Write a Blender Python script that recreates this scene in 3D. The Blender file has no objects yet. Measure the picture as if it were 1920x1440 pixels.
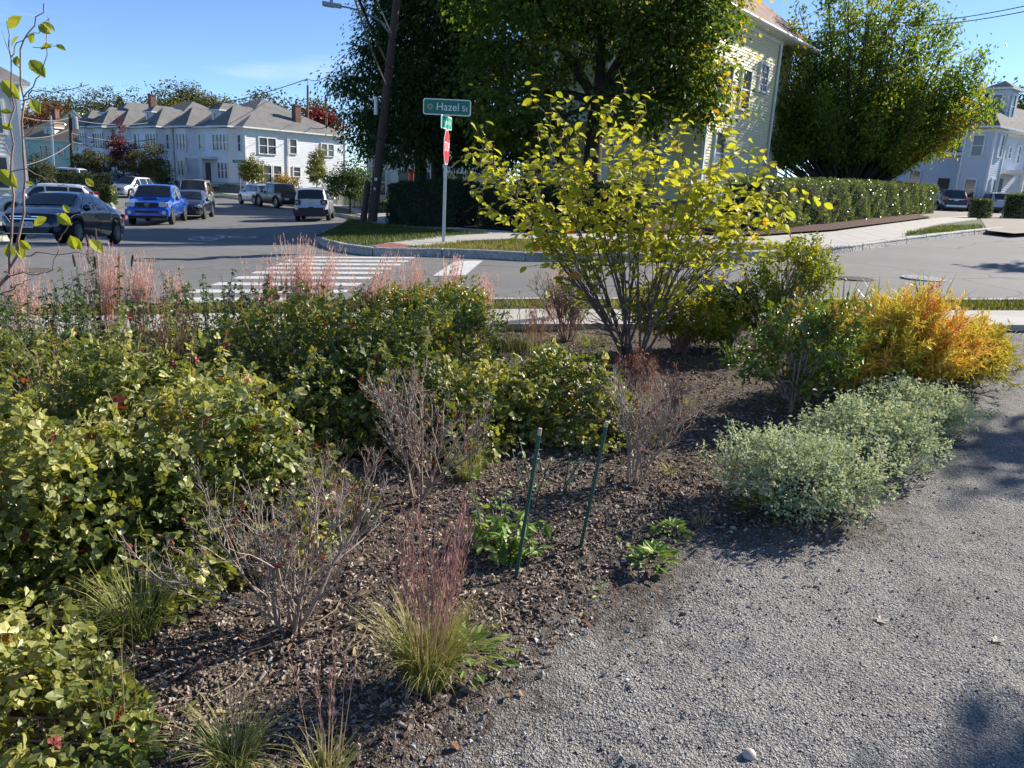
import bpy, math, random
import numpy as np
from mathutils import Vector, Matrix
from mathutils.geometry import delaunay_2d_cdt

# ------------------------------------------------------------------ camera
sc = bpy.context.scene
col = sc.collection
FPX = 1443.0                      # focal length in pixels of a 1920 wide picture
EYE = 1.55
PITCH, ROLL = math.radians(14.75), math.radians(3.0)
cp, sp, cr, sr = math.cos(PITCH), math.sin(PITCH), math.cos(ROLL), math.sin(ROLL)
FW = np.array([0, cp, -sp]); UP0 = np.array([0, sp, cp]); RT0 = np.array([1.0, 0, 0])
RT = cr * RT0 + sr * UP0
UP = cr * UP0 - sr * RT0
cam_d = bpy.data.cameras.new('camera')
cam = bpy.data.objects.new('camera', cam_d); col.objects.link(cam)
cam.matrix_world = Matrix(((RT[0], UP[0], -FW[0], 0), (RT[1], UP[1], -FW[1], 0), (RT[2], UP[2], -FW[2], EYE), (0, 0, 0, 1)))
cam_d.sensor_width = 36.0
cam_d.lens = 36.0 * FPX / 1920.0
cam_d.clip_start = 0.05
cam_d.clip_end = 5000
sc.camera = cam

# ------------------------------------------------------------------ sun and sky
SUN_AZ, SUN_EL = math.radians(58), math.radians(30)
SUN = Vector((math.cos(SUN_EL) * math.sin(SUN_AZ), math.cos(SUN_EL) * math.cos(SUN_AZ), math.sin(SUN_EL)))
sun_d = bpy.data.lights.new('sun', 'SUN')
sun_d.energy = 4.8
sun_d.angle = math.radians(0.55)
sun_d.color = (1.0, 0.93, 0.82)
sun = bpy.data.objects.new('sun', sun_d); col.objects.link(sun)
sun.rotation_euler = SUN.to_track_quat('Z', 'Y').to_euler()
world = bpy.data.worlds.new('World'); sc.world = world
world.use_nodes = True
wn, wl = world.node_tree.nodes, world.node_tree.links
wn.clear()
sky = wn.new('ShaderNodeTexSky'); sky.sky_type = 'NISHITA'; sky.sun_disc = False
sky.sun_elevation = SUN_EL; sky.sun_rotation = SUN_AZ
sky.altitude = 20; sky.air_density = 0.6; sky.dust_density = 0.1; sky.ozone_density = 5.0
wtc = wn.new('ShaderNodeTexCoord')
wmap = wn.new('ShaderNodeMapping'); wmap.inputs['Scale'].default_value = (1.2, 1.2, 9.0); wmap.inputs['Rotation'].default_value = (0.0, 0.1, 0.4)
wno = wn.new('ShaderNodeTexNoise'); wno.inputs['Scale'].default_value = 2.2; wno.inputs['Detail'].default_value = 6; wno.inputs['Roughness'].default_value = 0.55
wcr = wn.new('ShaderNodeValToRGB'); wcr.color_ramp.elements[0].position = 0.6; wcr.color_ramp.elements[1].position = 0.86
wcr.color_ramp.elements[0].color = (0, 0, 0, 1); wcr.color_ramp.elements[1].color = (0.4, 0.4, 0.4, 1)
wmx = wn.new('ShaderNodeMixRGB'); wmx.inputs['Color2'].default_value = (6.0, 6.4, 7.0, 1)
wbg = wn.new('ShaderNodeBackground'); wbg.inputs['Strength'].default_value = 0.105
wout = wn.new('ShaderNodeOutputWorld')
wl.new(wtc.outputs['Generated'], wmap.inputs['Vector']); wl.new(wmap.outputs['Vector'], wno.inputs['Vector'])
wl.new(wno.outputs['Fac'], wcr.inputs['Fac']); wl.new(wcr.outputs['Color'], wmx.inputs['Fac'])
wl.new(sky.outputs['Color'], wmx.inputs['Color1']); wl.new(wmx.outputs['Color'], wbg.inputs['Color'])
wl.new(wbg.outputs['Background'], wout.inputs['Surface'])
vs = sc.view_settings
vs.view_transform = 'Standard'; vs.look = 'None'; vs.exposure = 1.0; vs.gamma = 1.0; vs.use_curve_mapping = False
sc.cycles.max_bounces = 8; sc.cycles.transparent_max_bounces = 8
sc.cycles.diffuse_bounces = 4; sc.cycles.transmission_bounces = 4; sc.cycles.glossy_bounces = 3
sc.cycles.caustics_reflective = False; sc.cycles.caustics_refractive = False

# ------------------------------------------------------------------ terrain height and picking points on it
def sstep(t):
    t = np.clip(t, 0, 1)
    return t * t * (3 - 2 * t)
def g(x, y):
    """height of the land: it rises to the right and dips down the street on the left"""
    x = np.asarray(x, float); y = np.asarray(y, float)
    left = 1 / (1 + np.exp(np.clip((x + 5.5) / 2.0, -40, 40)))
    return 0.99 * np.tanh(x / 22) - 0.58 * sstep((y - 17) / 10) * left + 0.35 * sstep((y - 62) / 28) * left
CAM = np.array([0, 0, EYE])
def ray(px, py):
    return FW + RT * (px - 960) / FPX - UP * (py - 720) / FPX
def at(px, py, Y):
    d = ray(px, py); return CAM + d * (Y / d[1])
def G(px, py):
    d = ray(px, py); lo = t = 0.3
    while True:
        p = CAM + d * t
        if p[2] < g(p[0], p[1]) or t > 900: break
        lo = t; t *= 1.03
    hi = t
    for _ in range(30):
        m = (lo + hi) / 2; p = CAM + d * m
        if p[2] < g(p[0], p[1]): hi = m
        else: lo = m
    p = CAM + d * hi
    return np.array([p[0], p[1], float(g(p[0], p[1]))])
def gz(x, y, dz=0.0):
    return (float(x), float(y), float(g(x, y)) + dz)

# ------------------------------------------------------------------ object helpers
def link(o, parent=None):
    col.objects.link(o)
    if parent is not None: o.parent = parent
    return o
def tag(o, label=None, cat=None, group=None, kind=None):
    if label: o['label'] = label
    if cat: o['category'] = cat
    if group: o['group'] = group
    if kind: o['kind'] = kind
    return o
def thing(name, label, cat, loc=(0, 0, 0), rotz=0.0, group=None):
    o = bpy.data.objects.new(name, None); col.objects.link(o)
    o.empty_display_size = 0.1
    o.location = loc; o.rotation_euler = (0, 0, rotz)
    return tag(o, label, cat, group)

def nrm(a):
    a = np.asarray(a, float)
    return a / np.maximum(np.linalg.norm(a, axis=-1, keepdims=True), 1e-9)

class MB:
    """collects faces, then makes one mesh object"""
    def __init__(s):
        s.v, s.q, s.t, s.n = [], [], [], 0
        s.qm, s.tm, s.qt, s.tt = [], [], [], []
    def add(s, V, Q=None, T=None, m=0, tint=0.5, tt=None):
        V = np.asarray(V, float).reshape(-1, 3)
        if Q is not None and len(Q):
            Q = np.asarray(Q, np.int64).reshape(-1, 4) + s.n
            s.q.append(Q); s.qm.append(np.full(len(Q), m)); s.qt.append(np.broadcast_to(np.asarray(tint, float), (len(Q),)))
        if T is not None and len(T):
            T = np.asarray(T, np.int64).reshape(-1, 3) + s.n
            s.t.append(T); s.tm.append(np.full(len(T), m)); s.tt.append(np.broadcast_to(np.asarray(tint if tt is None else tt, float), (len(T),)))
        s.v.append(V); s.n += len(V)
    def mesh(s, name, mats, smooth=False):
        me = bpy.data.meshes.new(name)
        V = np.concatenate(s.v) if s.v else np.zeros((0, 3))
        Q = np.concatenate(s.q) if s.q else np.zeros((0, 4), np.int64)
        T = np.concatenate(s.t) if s.t else np.zeros((0, 3), np.int64)
        nq, nt = len(Q), len(T)
        me.vertices.add(len(V)); me.vertices.foreach_set('co', V.astype(np.float32).ravel())
        me.loops.add(nq * 4 + nt * 3)
        me.loops.foreach_set('vertex_index', np.concatenate([Q.ravel(), T.ravel()]).astype(np.int32))
        me.polygons.add(nq + nt)
        st = np.concatenate([np.arange(nq) * 4, nq * 4 + np.arange(nt) * 3]).astype(np.int32)
        me.polygons.foreach_set('loop_start', st)
        mi = np.concatenate(s.qm + s.tm) if nq + nt else np.zeros(0)
        me.polygons.foreach_set('material_index', mi.astype(np.int32))
        me.polygons.foreach_set('use_smooth', np.full(nq + nt, smooth))
        a = me.attributes.new('tint', 'FLOAT', 'FACE')
        tv = np.concatenate(s.qt + s.tt) if nq + nt else np.zeros(0)
        a.data.foreach_set('value', tv.astype(np.float32))
        me.update(calc_edges=True)
        for m_ in (mats if isinstance(mats, (list, tuple)) else [mats]): me.materials.append(m_)
        return me
    def build(s, name, mats, parent=None, smooth=False, loc=None):
        o = bpy.data.objects.new(name, s.mesh(name, mats, smooth))
        link(o, parent)
        if loc is not None: o.location = loc
        return o

BOXQ = [(0, 3, 2, 1), (4, 5, 6, 7), (0, 1, 5, 4), (1, 2, 6, 5), (2, 3, 7, 6), (3, 0, 4, 7)]
def box(mb, c, s, rz=0.0, m=0, tint=0.5, taper=1.0):
    x, y, z = np.asarray(s, float) / 2
    V = np.array([(-x, -y, -z), (x, -y, -z), (x, y, -z), (-x, y, -z), (-x * taper, -y * taper, z), (x * taper, -y * taper, z), (x * taper, y * taper, z), (-x * taper, y * taper, z)])
    if rz:
        c_, s_ = math.cos(rz), math.sin(rz)
        V = np.stack([V[:, 0] * c_ - V[:, 1] * s_, V[:, 0] * s_ + V[:, 1] * c_, V[:, 2]], 1)
    mb.add(V + np.asarray(c, float), BOXQ, m=m, tint=tint)
def bar(mb, a, b, w, h, m=0, tint=.5):
    """square bar from a to b"""
    a = np.asarray(a, float); b = np.asarray(b, float); d = nrm(b - a)
    ref = np.array([0, 0, 1.0]) if abs(d[2]) < .9 else np.array([1.0, 0, 0])
    s = nrm(np.cross(d, ref)); u = np.cross(s, d)
    V = [p + s * i * w / 2 + u * j * h / 2 for p in (a, b) for i, j in ((-1, -1), (1, -1), (1, 1), (-1, 1))]
    mb.add(V, BOXQ, m=m, tint=tint)
def tube(mb, P, R, n=5, m=0, tint=.5, cap=True):
    P = np.asarray(P, float); k = len(P); R = np.broadcast_to(np.asarray(R, float), (k,))
    T = nrm(np.gradient(P, axis=0))
    ref = np.array([0, 0, 1.0]) if abs(T[:, 2].mean()) < .85 else np.array([1.0, 0.1, 0])
    A = nrm(np.cross(T, ref)); B = np.cross(T, A)
    an = 2 * np.pi * np.arange(n) / n
    V = P[:, None] + R[:, None, None] * (np.cos(an)[None, :, None] * A[:, None] + np.sin(an)[None, :, None] * B[:, None])
    i = np.arange(k - 1)[:, None] * n; j = np.arange(n)[None]; j2 = (j + 1) % n
    Q = np.stack([i + j, i + n + j, i + n + j2, i + j2], -1).reshape(-1, 4)
    mb.add(V.reshape(-1, 3), Q, m=m, tint=tint)
    if cap and n > 3:
        e = V[-1]; mb.add(np.vstack([e, e.mean(0)]), T=[(a_, n, (a_ + 1) % n) for a_ in range(n)], m=m, tint=tint)
        e = V[0]; mb.add(np.vstack([e, e.mean(0)]), T=[((a_ + 1) % n, n, a_) for a_ in range(n)], m=m, tint=tint)
def lathe(mb, prof, n=16, m=0, tint=.5, axis='z', c=(0, 0, 0)):
    """prof: list of (radius, height)"""
    pr = np.asarray(prof, float); k = len(pr)
    an = 2 * np.pi * np.arange(n) / n
    V = np.stack([pr[:, 0, None] * np.cos(an), pr[:, 0, None] * np.sin(an), np.repeat(pr[:, 1, None], n, 1)], -1)
    if axis == 'y': V = V[..., [0, 2, 1]]
    if axis == 'x': V = V[..., [2, 0, 1]]
    i = np.arange(k - 1)[:, None] * n; j = np.arange(n)[None]; j2 = (j + 1) % n
    Q = np.stack([i + j, i + j2, i + n + j2, i + n + j], -1).reshape(-1, 4)
    mb.add(V.reshape(-1, 3) + np.asarray(c, float), Q, m=m, tint=tint)
def prism(mb, pts, h0, h1, axis='z', m=0, tint=.5):
    """extrude a convex-ish outline (list of 2-D points) along an axis"""
    P = np.asarray(pts, float); n = len(P)
    def mk(h):
        z = np.full(n, h)
        if axis == 'z': return np.stack([P[:, 0], P[:, 1], z], 1)
        if axis == 'x': return np.stack([z, P[:, 0], P[:, 1]], 1)
        return np.stack([P[:, 0], z, P[:, 1]], 1)
    V = np.vstack([mk(h0), mk(h1), mk(h0).mean(0), mk(h1).mean(0)])
    Q = [(i, (i + 1) % n, n + (i + 1) % n, n + i) for i in range(n)]
    T = [((i + 1) % n, i, 2 * n) for i in range(n)] + [(n + i, n + (i + 1) % n, 2 * n + 1) for i in range(n)]
    mb.add(V, Q, T, m=m, tint=tint)

# leaf templates: (along, sideways, up), faces
LT = {
    'dia': (np.array([(0, 0, 0), (.45, .5, .12), (1, 0, -.12), (.45, -.5, .12)]), [], [(0, 2, 1), (0, 3, 2)]),
    'lance': (np.array([(0, 0, 0), (.3, .5, .06), (.65, .42, .02), (1, 0, -.18), (.65, -.42, .02), (.3, -.5, .06), (.5, 0, -.02)]), [], [(0, 6, 1), (1, 6, 2), (2, 6, 3), (3, 6, 4), (4, 6, 5), (5, 6, 0)]),
    'oval': (np.array([(0, 0, 0), (.13, .27, .03), (.4, .5, .06), (.72, .4, 0), (1, 0, -.16), (.72, -.4, 0), (.4, -.5, .06), (.13, -.27, .03), (.4, 0, -.05), (.72, 0, -.08)]),
             [(1, 8, 9, 2), (2, 9, 4, 3), (7, 6, 9, 8), (6, 5, 4, 9)], [(0, 8, 1), (0, 7, 8)]),
}
def _tri3():
    V, T, n = [], [], 0
    base = np.array([(0, 0, 0), (.42, .18, .04), (.62, .44, .06), (.98, .30, .0), (1.16, 0, -.12), (1.02, -.26, -.02), (.70, -.45, .05), (.42, -.2, .04), (.62, 0, -.05)])
    for a, L in ((0, .62), (1.15, .5), (-1.15, .5)):
        c, s = math.cos(a), math.sin(a)
        W = base * L
        W = np.stack([W[:, 0] * c - W[:, 1] * s + .12, W[:, 0] * s + W[:, 1] * c, W[:, 2] - (abs(a) * .04)], 1)
        V.append(W)
        T += [tuple(n + k for k in t) for t in ((0, 8, 1), (1, 8, 2), (2, 8, 3), (3, 8, 4), (4, 8, 5), (5, 8, 6), (6, 8, 7), (7, 8, 0))]
        n += 9
    return np.vstack(V), [], T
LT['tri3'] = _tri3()
def _tri3s():
    V, T, n = [], [], 0
    base = np.array([(0, 0, 0), (.65, .4, .06), (1.05, 0, -.08), (.65, -.4, .06)])
    for a, L in ((0, .62), (1.15, .5), (-1.15, .5)):
        c, s = math.cos(a), math.sin(a); W = base * L
        V.append(np.stack([W[:, 0] * c - W[:, 1] * s + .12, W[:, 0] * s + W[:, 1] * c, W[:, 2]], 1))
        T += [(n, n + 2, n + 1), (n, n + 3, n + 2)]; n += 4
    return np.vstack(V), [], T
LT['tri3s'] = _tri3s()

def leaves(mb, pos, d, up, L, W, kind='oval', tint=.5, m=0):
    pos = np.asarray(pos, float).reshape(-1, 3); N = len(pos)
    if N == 0: return
    d = nrm(np.broadcast_to(d, (N, 3))); up = np.broadcast_to(up, (N, 3))
    s = np.cross(up, d); bad = np.linalg.norm(s, axis=1) < 1e-3
    s[bad] = [1, 0, 0]; s = nrm(s); u = np.cross(d, s)
    L = np.broadcast_to(np.asarray(L, float), (N,)); W = np.broadcast_to(np.asarray(W, float), (N,))
    tv, tq, tt = LT[kind]; k = len(tv)
    V = pos[:, None] + (tv[None, :, 0, None] * L[:, None, None]) * d[:, None] + (tv[None, :, 1, None] * W[:, None, None]) * s[:, None] + (tv[None, :, 2, None] * L[:, None, None]) * u[:, None]
    off = (np.arange(N) * k)[:, None, None]
    tint = np.broadcast_to(np.asarray(tint, float), (N,))
    Q = (np.asarray(tq, np.int64).reshape(1, -1, 4) + off).reshape(-1, 4) if len(tq) else None
    T = (np.asarray(tt, np.int64).reshape(1, -1, 3) + off).reshape(-1, 3) if len(tt) else None
    mb.add(V.reshape(-1, 3), Q, T, m=m, tint=np.repeat(tint, len(tq)) if len(tq) else .5, tt=np.repeat(tint, len(tt)) if len(tt) else None)

def blades(mb, base, az, lean0, lean1, L, W, K=4, tint=.5, m=0, taper=1.0):
    """ribbons that bend from lean0 to lean1 (radians from upright) towards az"""
    base = np.asarray(base, float).reshape(-1, 3); N = len(base)
    f = lambda a: np.broadcast_to(np.asarray(a, float), (N,))
    az, lean0, lean1, L, W = map(f, (az, lean0, lean1, L, W))
    h = np.stack([np.cos(az), np.sin(az), np.zeros(N)], 1); s = np.stack([-np.sin(az), np.cos(az), np.zeros(N)], 1)
    tw = np.random.default_rng(N).uniform(-1, 1, N)[:, None]
    sd = nrm(s + h * tw * .8)
    p = base.copy(); rows = []
    for k in range(K + 1):
        t = k / K
        w = W * (1 - t ** 1.6 * taper) * .5
        rows.append(np.stack([p - sd * w[:, None], p + sd * w[:, None]], 1))
        th = lean0 + (lean1 - lean0) * (t + .5 / K)
        p = p + (L / K)[:, None] * (h * np.sin(th)[:, None] + np.array([0, 0, 1]) * np.cos(th)[:, None])
    V = np.stack(rows, 1)                      # N,K+1,2,3
    off = (np.arange(N) * (K + 1) * 2)[:, None, None]
    Q = np.array([(2 * k, 2 * k + 1, 2 * k + 3, 2 * k + 2) for k in range(K)])[None] + off
    t_ = np.asarray(tint, float)
    if t_.ndim == 2: t_ = t_.reshape(-1)
    else: t_ = np.repeat(np.broadcast_to(t_, (N,)), K)
    mb.add(V.reshape(-1, 3), Q.reshape(-1, 4), m=m, tint=t_)

def grow(R, p, d, L, r, lev, spec, out):
    """recursive stem; out collects (points, radii, level). spec per level: (children, angle, length ratio, wander, upward pull)"""
    nc, ang, ratio, wander, pull = spec[min(lev, len(spec) - 1)]
    n = 6 if lev == 0 else 5
    pts = [np.asarray(p, float)]; d = nrm(d)
    for i in range(n):
        d = nrm(d + R.normal(0, wander, 3) + np.array([0, 0, pull]))
        pts.append(pts[-1] + d * L / n)
    pts = np.array(pts); rad = r * np.linspace(1, .45 if lev < len(spec) - 1 else .3, n + 1)
    out.append((pts, rad, lev))
    if lev + 1 < len(spec):
        for c in range(nc):
            t = R.uniform(.25, .98) * n
            i = min(int(t), n - 1); q = pts[i] + (pts[i + 1] - pts[i]) * (t - i)
            dd = nrm(pts[i + 1] - pts[i])
            a = R.normal(0, 1, 3); a = nrm(a - dd * (a @ dd))
            th = ang * R.uniform(.6, 1.3)
            grow(R, q, dd * math.cos(th) + a * math.sin(th), L * ratio * R.uniform(.6, 1.2) * (1 - .45 * t / n), max(r * .55 * (1 - .3 * t / n), .0012), lev + 1, spec, out)

# ------------------------------------------------------------------ materials
def _nodes(name):
    m = bpy.data.materials.new(name); m.use_nodes = True
    nt = m.node_tree; b = nt.nodes['Principled BSDF']
    return m, nt, b
def mat(name, c1, c2=None, rough=.7, scale=8.0, bump=0.0, bscale=None, metal=0.0, spec=.5, coat=0.0, detail=5, stretch=None, c3=None, dist=0.02, emit=None):
    m, nt, b = _nodes(name); N, K = nt.nodes, nt.links
    b.inputs['Base Color'].default_value = (*c1, 1); b.inputs['Roughness'].default_value = rough
    b.inputs['Metallic'].default_value = metal; b.inputs['Specular IOR Level'].default_value = spec
    b.inputs['Coat Weight'].default_value = coat; b.inputs['Coat Roughness'].default_value = .05
    tc = N.new('ShaderNodeTexCoord'); vec = tc.outputs['Object']
    if stretch:
        mp = N.new('ShaderNodeMapping'); mp.inputs['Scale'].default_value = stretch
        K.new(vec, mp.inputs['Vector']); vec = mp.outputs['Vector']
    if c2 is not None:
        no = N.new('ShaderNodeTexNoise'); no.inputs['Scale'].default_value = scale; no.inputs['Detail'].default_value = detail; no.inputs['Roughness'].default_value = .65
        K.new(vec, no.inputs['Vector'])
        rp = N.new('ShaderNodeValToRGB'); e = rp.color_ramp.elements
        e[0].position = .32; e[0].color = (*c1, 1); e[1].position = .68; e[1].color = (*c2, 1)
        if c3 is not None:
            x = e.new(.5); x.color = (*c3, 1)
        K.new(no.outputs['Fac'], rp.inputs['Fac']); K.new(rp.outputs['Color'], b.inputs['Base Color'])
    if bump:
        n2 = N.new('ShaderNodeTexNoise'); n2.inputs['Scale'].default_value = bscale or scale * 3; n2.inputs['Detail'].default_value = 6
        K.new(vec, n2.inputs['Vector'])
        bp = N.new('ShaderNodeBump'); bp.inputs['Strength'].default_value = bump; bp.inputs['Distance'].default_value = dist
        K.new(n2.outputs['Fac'], bp.inputs['Height']); K.new(bp.outputs['Normal'], b.inputs['Normal'])
    return m
def tintmat(name, stops, rough=.7, spec=.3, bump=0, bscale=60):
    """colour by the per-piece tint value"""
    m, nt, b = _nodes(name); N, K = nt.nodes, nt.links
    at_ = N.new('ShaderNodeAttribute'); at_.attribute_name = 'tint'
    rp = N.new('ShaderNodeValToRGB'); e = rp.color_ramp.elements
    e[0].position, e[0].color = stops[0][0], (*stops[0][1], 1)
    e[1].position, e[1].color = stops[-1][0], (*stops[-1][1], 1)
    for p_, c_ in stops[1:-1]:
        x = e.new(p_); x.color = (*c_, 1)
    K.new(at_.outputs['Fac'], rp.inputs['Fac'])
    K.new(rp.outputs['Color'], b.inputs['Base Color'])
    b.inputs['Roughness'].default_value = rough; b.inputs['Specular IOR Level'].default_value = spec
    if bump:
        n2 = N.new('ShaderNodeTexNoise'); n2.inputs['Scale'].default_value = bscale
        tc = N.new('ShaderNodeTexCoord'); K.new(tc.outputs['Object'], n2.inputs['Vector'])
        bp = N.new('ShaderNodeBump'); bp.inputs['Strength'].default_value = bump; bp.inputs['Distance'].default_value = .01
        K.new(n2.outputs['Fac'], bp.inputs['Height']); K.new(bp.outputs['Normal'], b.inputs['Normal'])
    return m, nt, b, rp
def leafmat(name, stops, rough=.45, spec=.4, trans=.45, warm=(1.15, 1.1, .45), gain=1.0):
    """thin leaf: reflects on both sides and lets part of the light through"""
    m, nt, b, rp = tintmat(name, stops, rough, spec); N, K = nt.nodes, nt.links
    tl = N.new('ShaderNodeBsdfTranslucent')
    mu = N.new('ShaderNodeMixRGB'); mu.blend_type = 'MULTIPLY'; mu.inputs['Fac'].default_value = 1
    mu.inputs['Color2'].default_value = (*[w * gain for w in warm], 1)
    K.new(rp.outputs['Color'], mu.inputs['Color1']); K.new(mu.outputs['Color'], tl.inputs['Color'])
    mx = N.new('ShaderNodeMixShader'); mx.inputs['Fac'].default_value = trans
    K.new(b.outputs['BSDF'], mx.inputs[1]); K.new(tl.outputs['BSDF'], mx.inputs[2])
    K.new(mx.outputs['Shader'], N['Material Output'].inputs['Surface'])
    return m
def paint(name, c, rough=.25, metal=.0, coat=1.0):
    m = mat(name, c, rough=rough, metal=metal, coat=coat)
    return m
def glassmat(name, c=(.02, .025, .03), rough=.05):
    return mat(name, c, rough=rough, spec=.8)
def text_mesh(name, body, size, mat_, parent, loc, rot, extrude=.002, align='CENTER', xs=1.0):
    cu = bpy.data.curves.new(name, 'FONT'); cu.body = body; cu.size = size; cu.extrude = extrude
    cu.align_x = align; cu.align_y = 'CENTER'; cu.resolution_u = 3
    tmp = bpy.data.objects.new(name + '_tmp', cu); col.objects.link(tmp)
    dg = bpy.context.evaluated_depsgraph_get()
    me = bpy.data.meshes.new_from_object(tmp.evaluated_get(dg))
    bpy.data.objects.remove(tmp); bpy.data.curves.remove(cu)
    me.materials.clear(); me.materials.append(mat_)
    o = bpy.data.objects.new(name, me); link(o, parent)
    o.location = loc; o.rotation_euler = rot; o.scale = (xs, 1, 1)
    return o
# ================================================================== the ground
def densify(P, step):
    out = []
    P = [np.asarray(p[:2], float) for p in P]
    for a, b in zip(P, P[1:] + P[:1]):
        n = max(1, int(np.linalg.norm(b - a) / step))
        out += [a + (b - a) * i / n for i in range(n)]
    return out
def inside(P, X, Y):
    P = np.asarray([p[:2] for p in P], float); c = np.zeros(len(X), bool); j = len(P) - 1
    for i in range(len(P)):
        xi, yi = P[i]; xj, yj = P[j]
        k = ((yi > Y) != (yj > Y)) & (X < (xj - xi) * (Y - yi) / (yj - yi + 1e-12) + xi)
        c ^= k; j = i
    return c
def sheet(name, outline, dz, m, res=1.0, parent=None, kind='structure', skirt=0.0):
    O = densify(outline, res)
    A = np.array(O); lo, hi = A.min(0), A.max(0)
    xs = np.arange(lo[0], hi[0], res); ys = np.arange(lo[1], hi[1], res)
    X, Y = np.meshgrid(xs, ys); X = X.ravel() + .013; Y = Y.ravel() + .017
    k = inside(O, X, Y); X, Y = X[k], Y[k]
    pts = [Vector((float(p[0]), float(p[1]))) for p in O] + [Vector((float(a), float(b))) for a, b in zip(X, Y)]
    n = len(O)
    vs_, _, fs, *_ = delaunay_2d_cdt(pts, [(i, (i + 1) % n) for i in range(n)], [], 1, 1e-5)
    V = np.array([(v[0], v[1], 0) for v in vs_]); V[:, 2] = g(V[:, 0], V[:, 1]) + dz
    mb = MB(); mb.add(V, T=[f for f in fs if len(f) == 3])
    o = mb.build(name, m, parent, smooth=True)
    if kind: o['kind'] = kind
    if skirt:
        s2 = MB(); a = np.array([(p[0], p[1], float(g(*p)) + dz) for p in O]); b = a - [0, 0, skirt]
        s2.add(np.vstack([a, b]), [(i, (i + 1) % n, n + (i + 1) % n, n + i) for i in range(n)])
    return o

M_ground = mat('lawn_soil', (.045, .062, .018), (.09, .085, .035), rough=.95, scale=.8, bump=.4, bscale=14)
def asphalt(name):
    """worn asphalt: aggregate, patches, tar-sealed cracks"""
    m, nt, b = _nodes(name); N, K = nt.nodes, nt.links
    tc = N.new('ShaderNodeTexCoord')
    def noise(sc_, det, src=None):
        n_ = N.new('ShaderNodeTexNoise'); n_.inputs['Scale'].default_value = sc_; n_.inputs['Detail'].default_value = det
        K.new(src or tc.outputs['Object'], n_.inputs['Vector']); return n_
    def ramp(src, p0, c0, p1, c1):
        r = N.new('ShaderNodeValToRGB'); e = r.color_ramp.elements; e[0].position, e[0].color = p0, (*c0, 1); e[1].position, e[1].color = p1, (*c1, 1); K.new(src, r.inputs['Fac']); return r.outputs['Color']
    def mul(a, b_):
        x = N.new('ShaderNodeMixRGB'); x.blend_type = 'MULTIPLY'; x.inputs['Fac'].default_value = 1; K.new(a, x.inputs['Color1']); K.new(b_, x.inputs['Color2']); return x.outputs['Color']
    c = ramp(noise(70, 4).outputs['Fac'], .3, (.115, .113, .108), .7, (.205, .20, .19))
    c = mul(c, ramp(noise(.35, 5).outputs['Fac'], .35, (.86, .86, .87), .65, (1.08, 1.07, 1.05)))
    c = mul(c, ramp(noise(4.5, 5).outputs['Fac'], .3, (.9, .9, .9), .7, (1.05, 1.05, 1.05)))
    wob_ = noise(.9, 4)
    mxv = N.new('ShaderNodeMixRGB'); mxv.inputs['Fac'].default_value = .35; K.new(tc.outputs['Object'], mxv.inputs['Color1']); K.new(wob_.outputs['Color'], mxv.inputs['Color2'])
    vo = N.new('ShaderNodeTexVoronoi'); vo.feature = 'DISTANCE_TO_EDGE'; vo.inputs['Scale'].default_value = .42; K.new(mxv.outputs['Color'], vo.inputs['Vector'])
    c = mul(c, ramp(vo.outputs['Distance'], .003, (.50, .50, .50), .007, (1, 1, 1)))
    K.new(c, b.inputs['Base Color']); b.inputs['Roughness'].default_value = .86
    bp = N.new('ShaderNodeBump'); bp.inputs['Strength'].default_value = .4; bp.inputs['Distance'].default_value = .004; K.new(noise(190, 3).outputs['Fac'], bp.inputs['Height']); K.new(bp.outputs['Normal'], b.inputs['Normal'])
    return m
M_road = asphalt('asphalt')
M_conc = mat('concrete', (.36, .335, .30), (.46, .43, .385), rough=.88, scale=2.0, bump=.25, bscale=90, dist=.004)
M_granite = mat('granite', (.26, .25, .235), (.52, .50, .465), rough=.85, scale=16, bump=1.0, bscale=14, dist=.05)
M_white = mat('road_paint', (.30, .30, .29), (.62, .62, .60), rough=.8, scale=14, bump=.3, bscale=150, dist=.004, c3=(.56, .56, .54), detail=8)
M_redbrick = mat('tactile_paving', (.20, .075, .06), (.27, .11, .085), rough=.85, scale=9, bump=.3)
M_iron = mat('cast_iron', (.075, .058, .048), (.12, .1, .085), rough=.7, scale=30, bump=.4)
M_redmulch = mat('red_mulch', (.05, .018, .011), (.13, .05, .032), rough=.95, scale=16, bump=1, bscale=40, dist=.05)
M_dirtapron = mat('worn_driveway', (.30, .25, .20), (.21, .185, .16), rough=.9, scale=1.2, bump=.3, bscale=60)

# the whole land, out to the horizon
rr = np.concatenate([np.linspace(0, 60, 25), np.geomspace(68, 2500, 22)])
aa = np.linspace(0, 2 * np.pi, 73)[:-1]
RR, AA = np.meshgrid(rr[1:], aa, indexing='ij')
X = np.concatenate([[0], (RR * np.sin(AA)).ravel()]); Y = np.concatenate([[20], (20 + RR * np.cos(AA)).ravel()])
nA = len(aa)
Q = [(1 + i * nA + j, 1 + i * nA + (j + 1) % nA, 1 + (i + 1) * nA + (j + 1) % nA, 1 + (i + 1) * nA + j) for i in range(len(rr) - 2) for j in range(nA)]
T = [(0, 1 + (j + 1) % nA, 1 + j) for j in range(nA)]
mb = MB(); mb.add(np.stack([X, Y, g(X, Y) - .10], 1), [q[::-1] for q in Q], [t[::-1] for t in T])
tag(mb.build('ground', M_ground, smooth=True), kind='structure')

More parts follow.
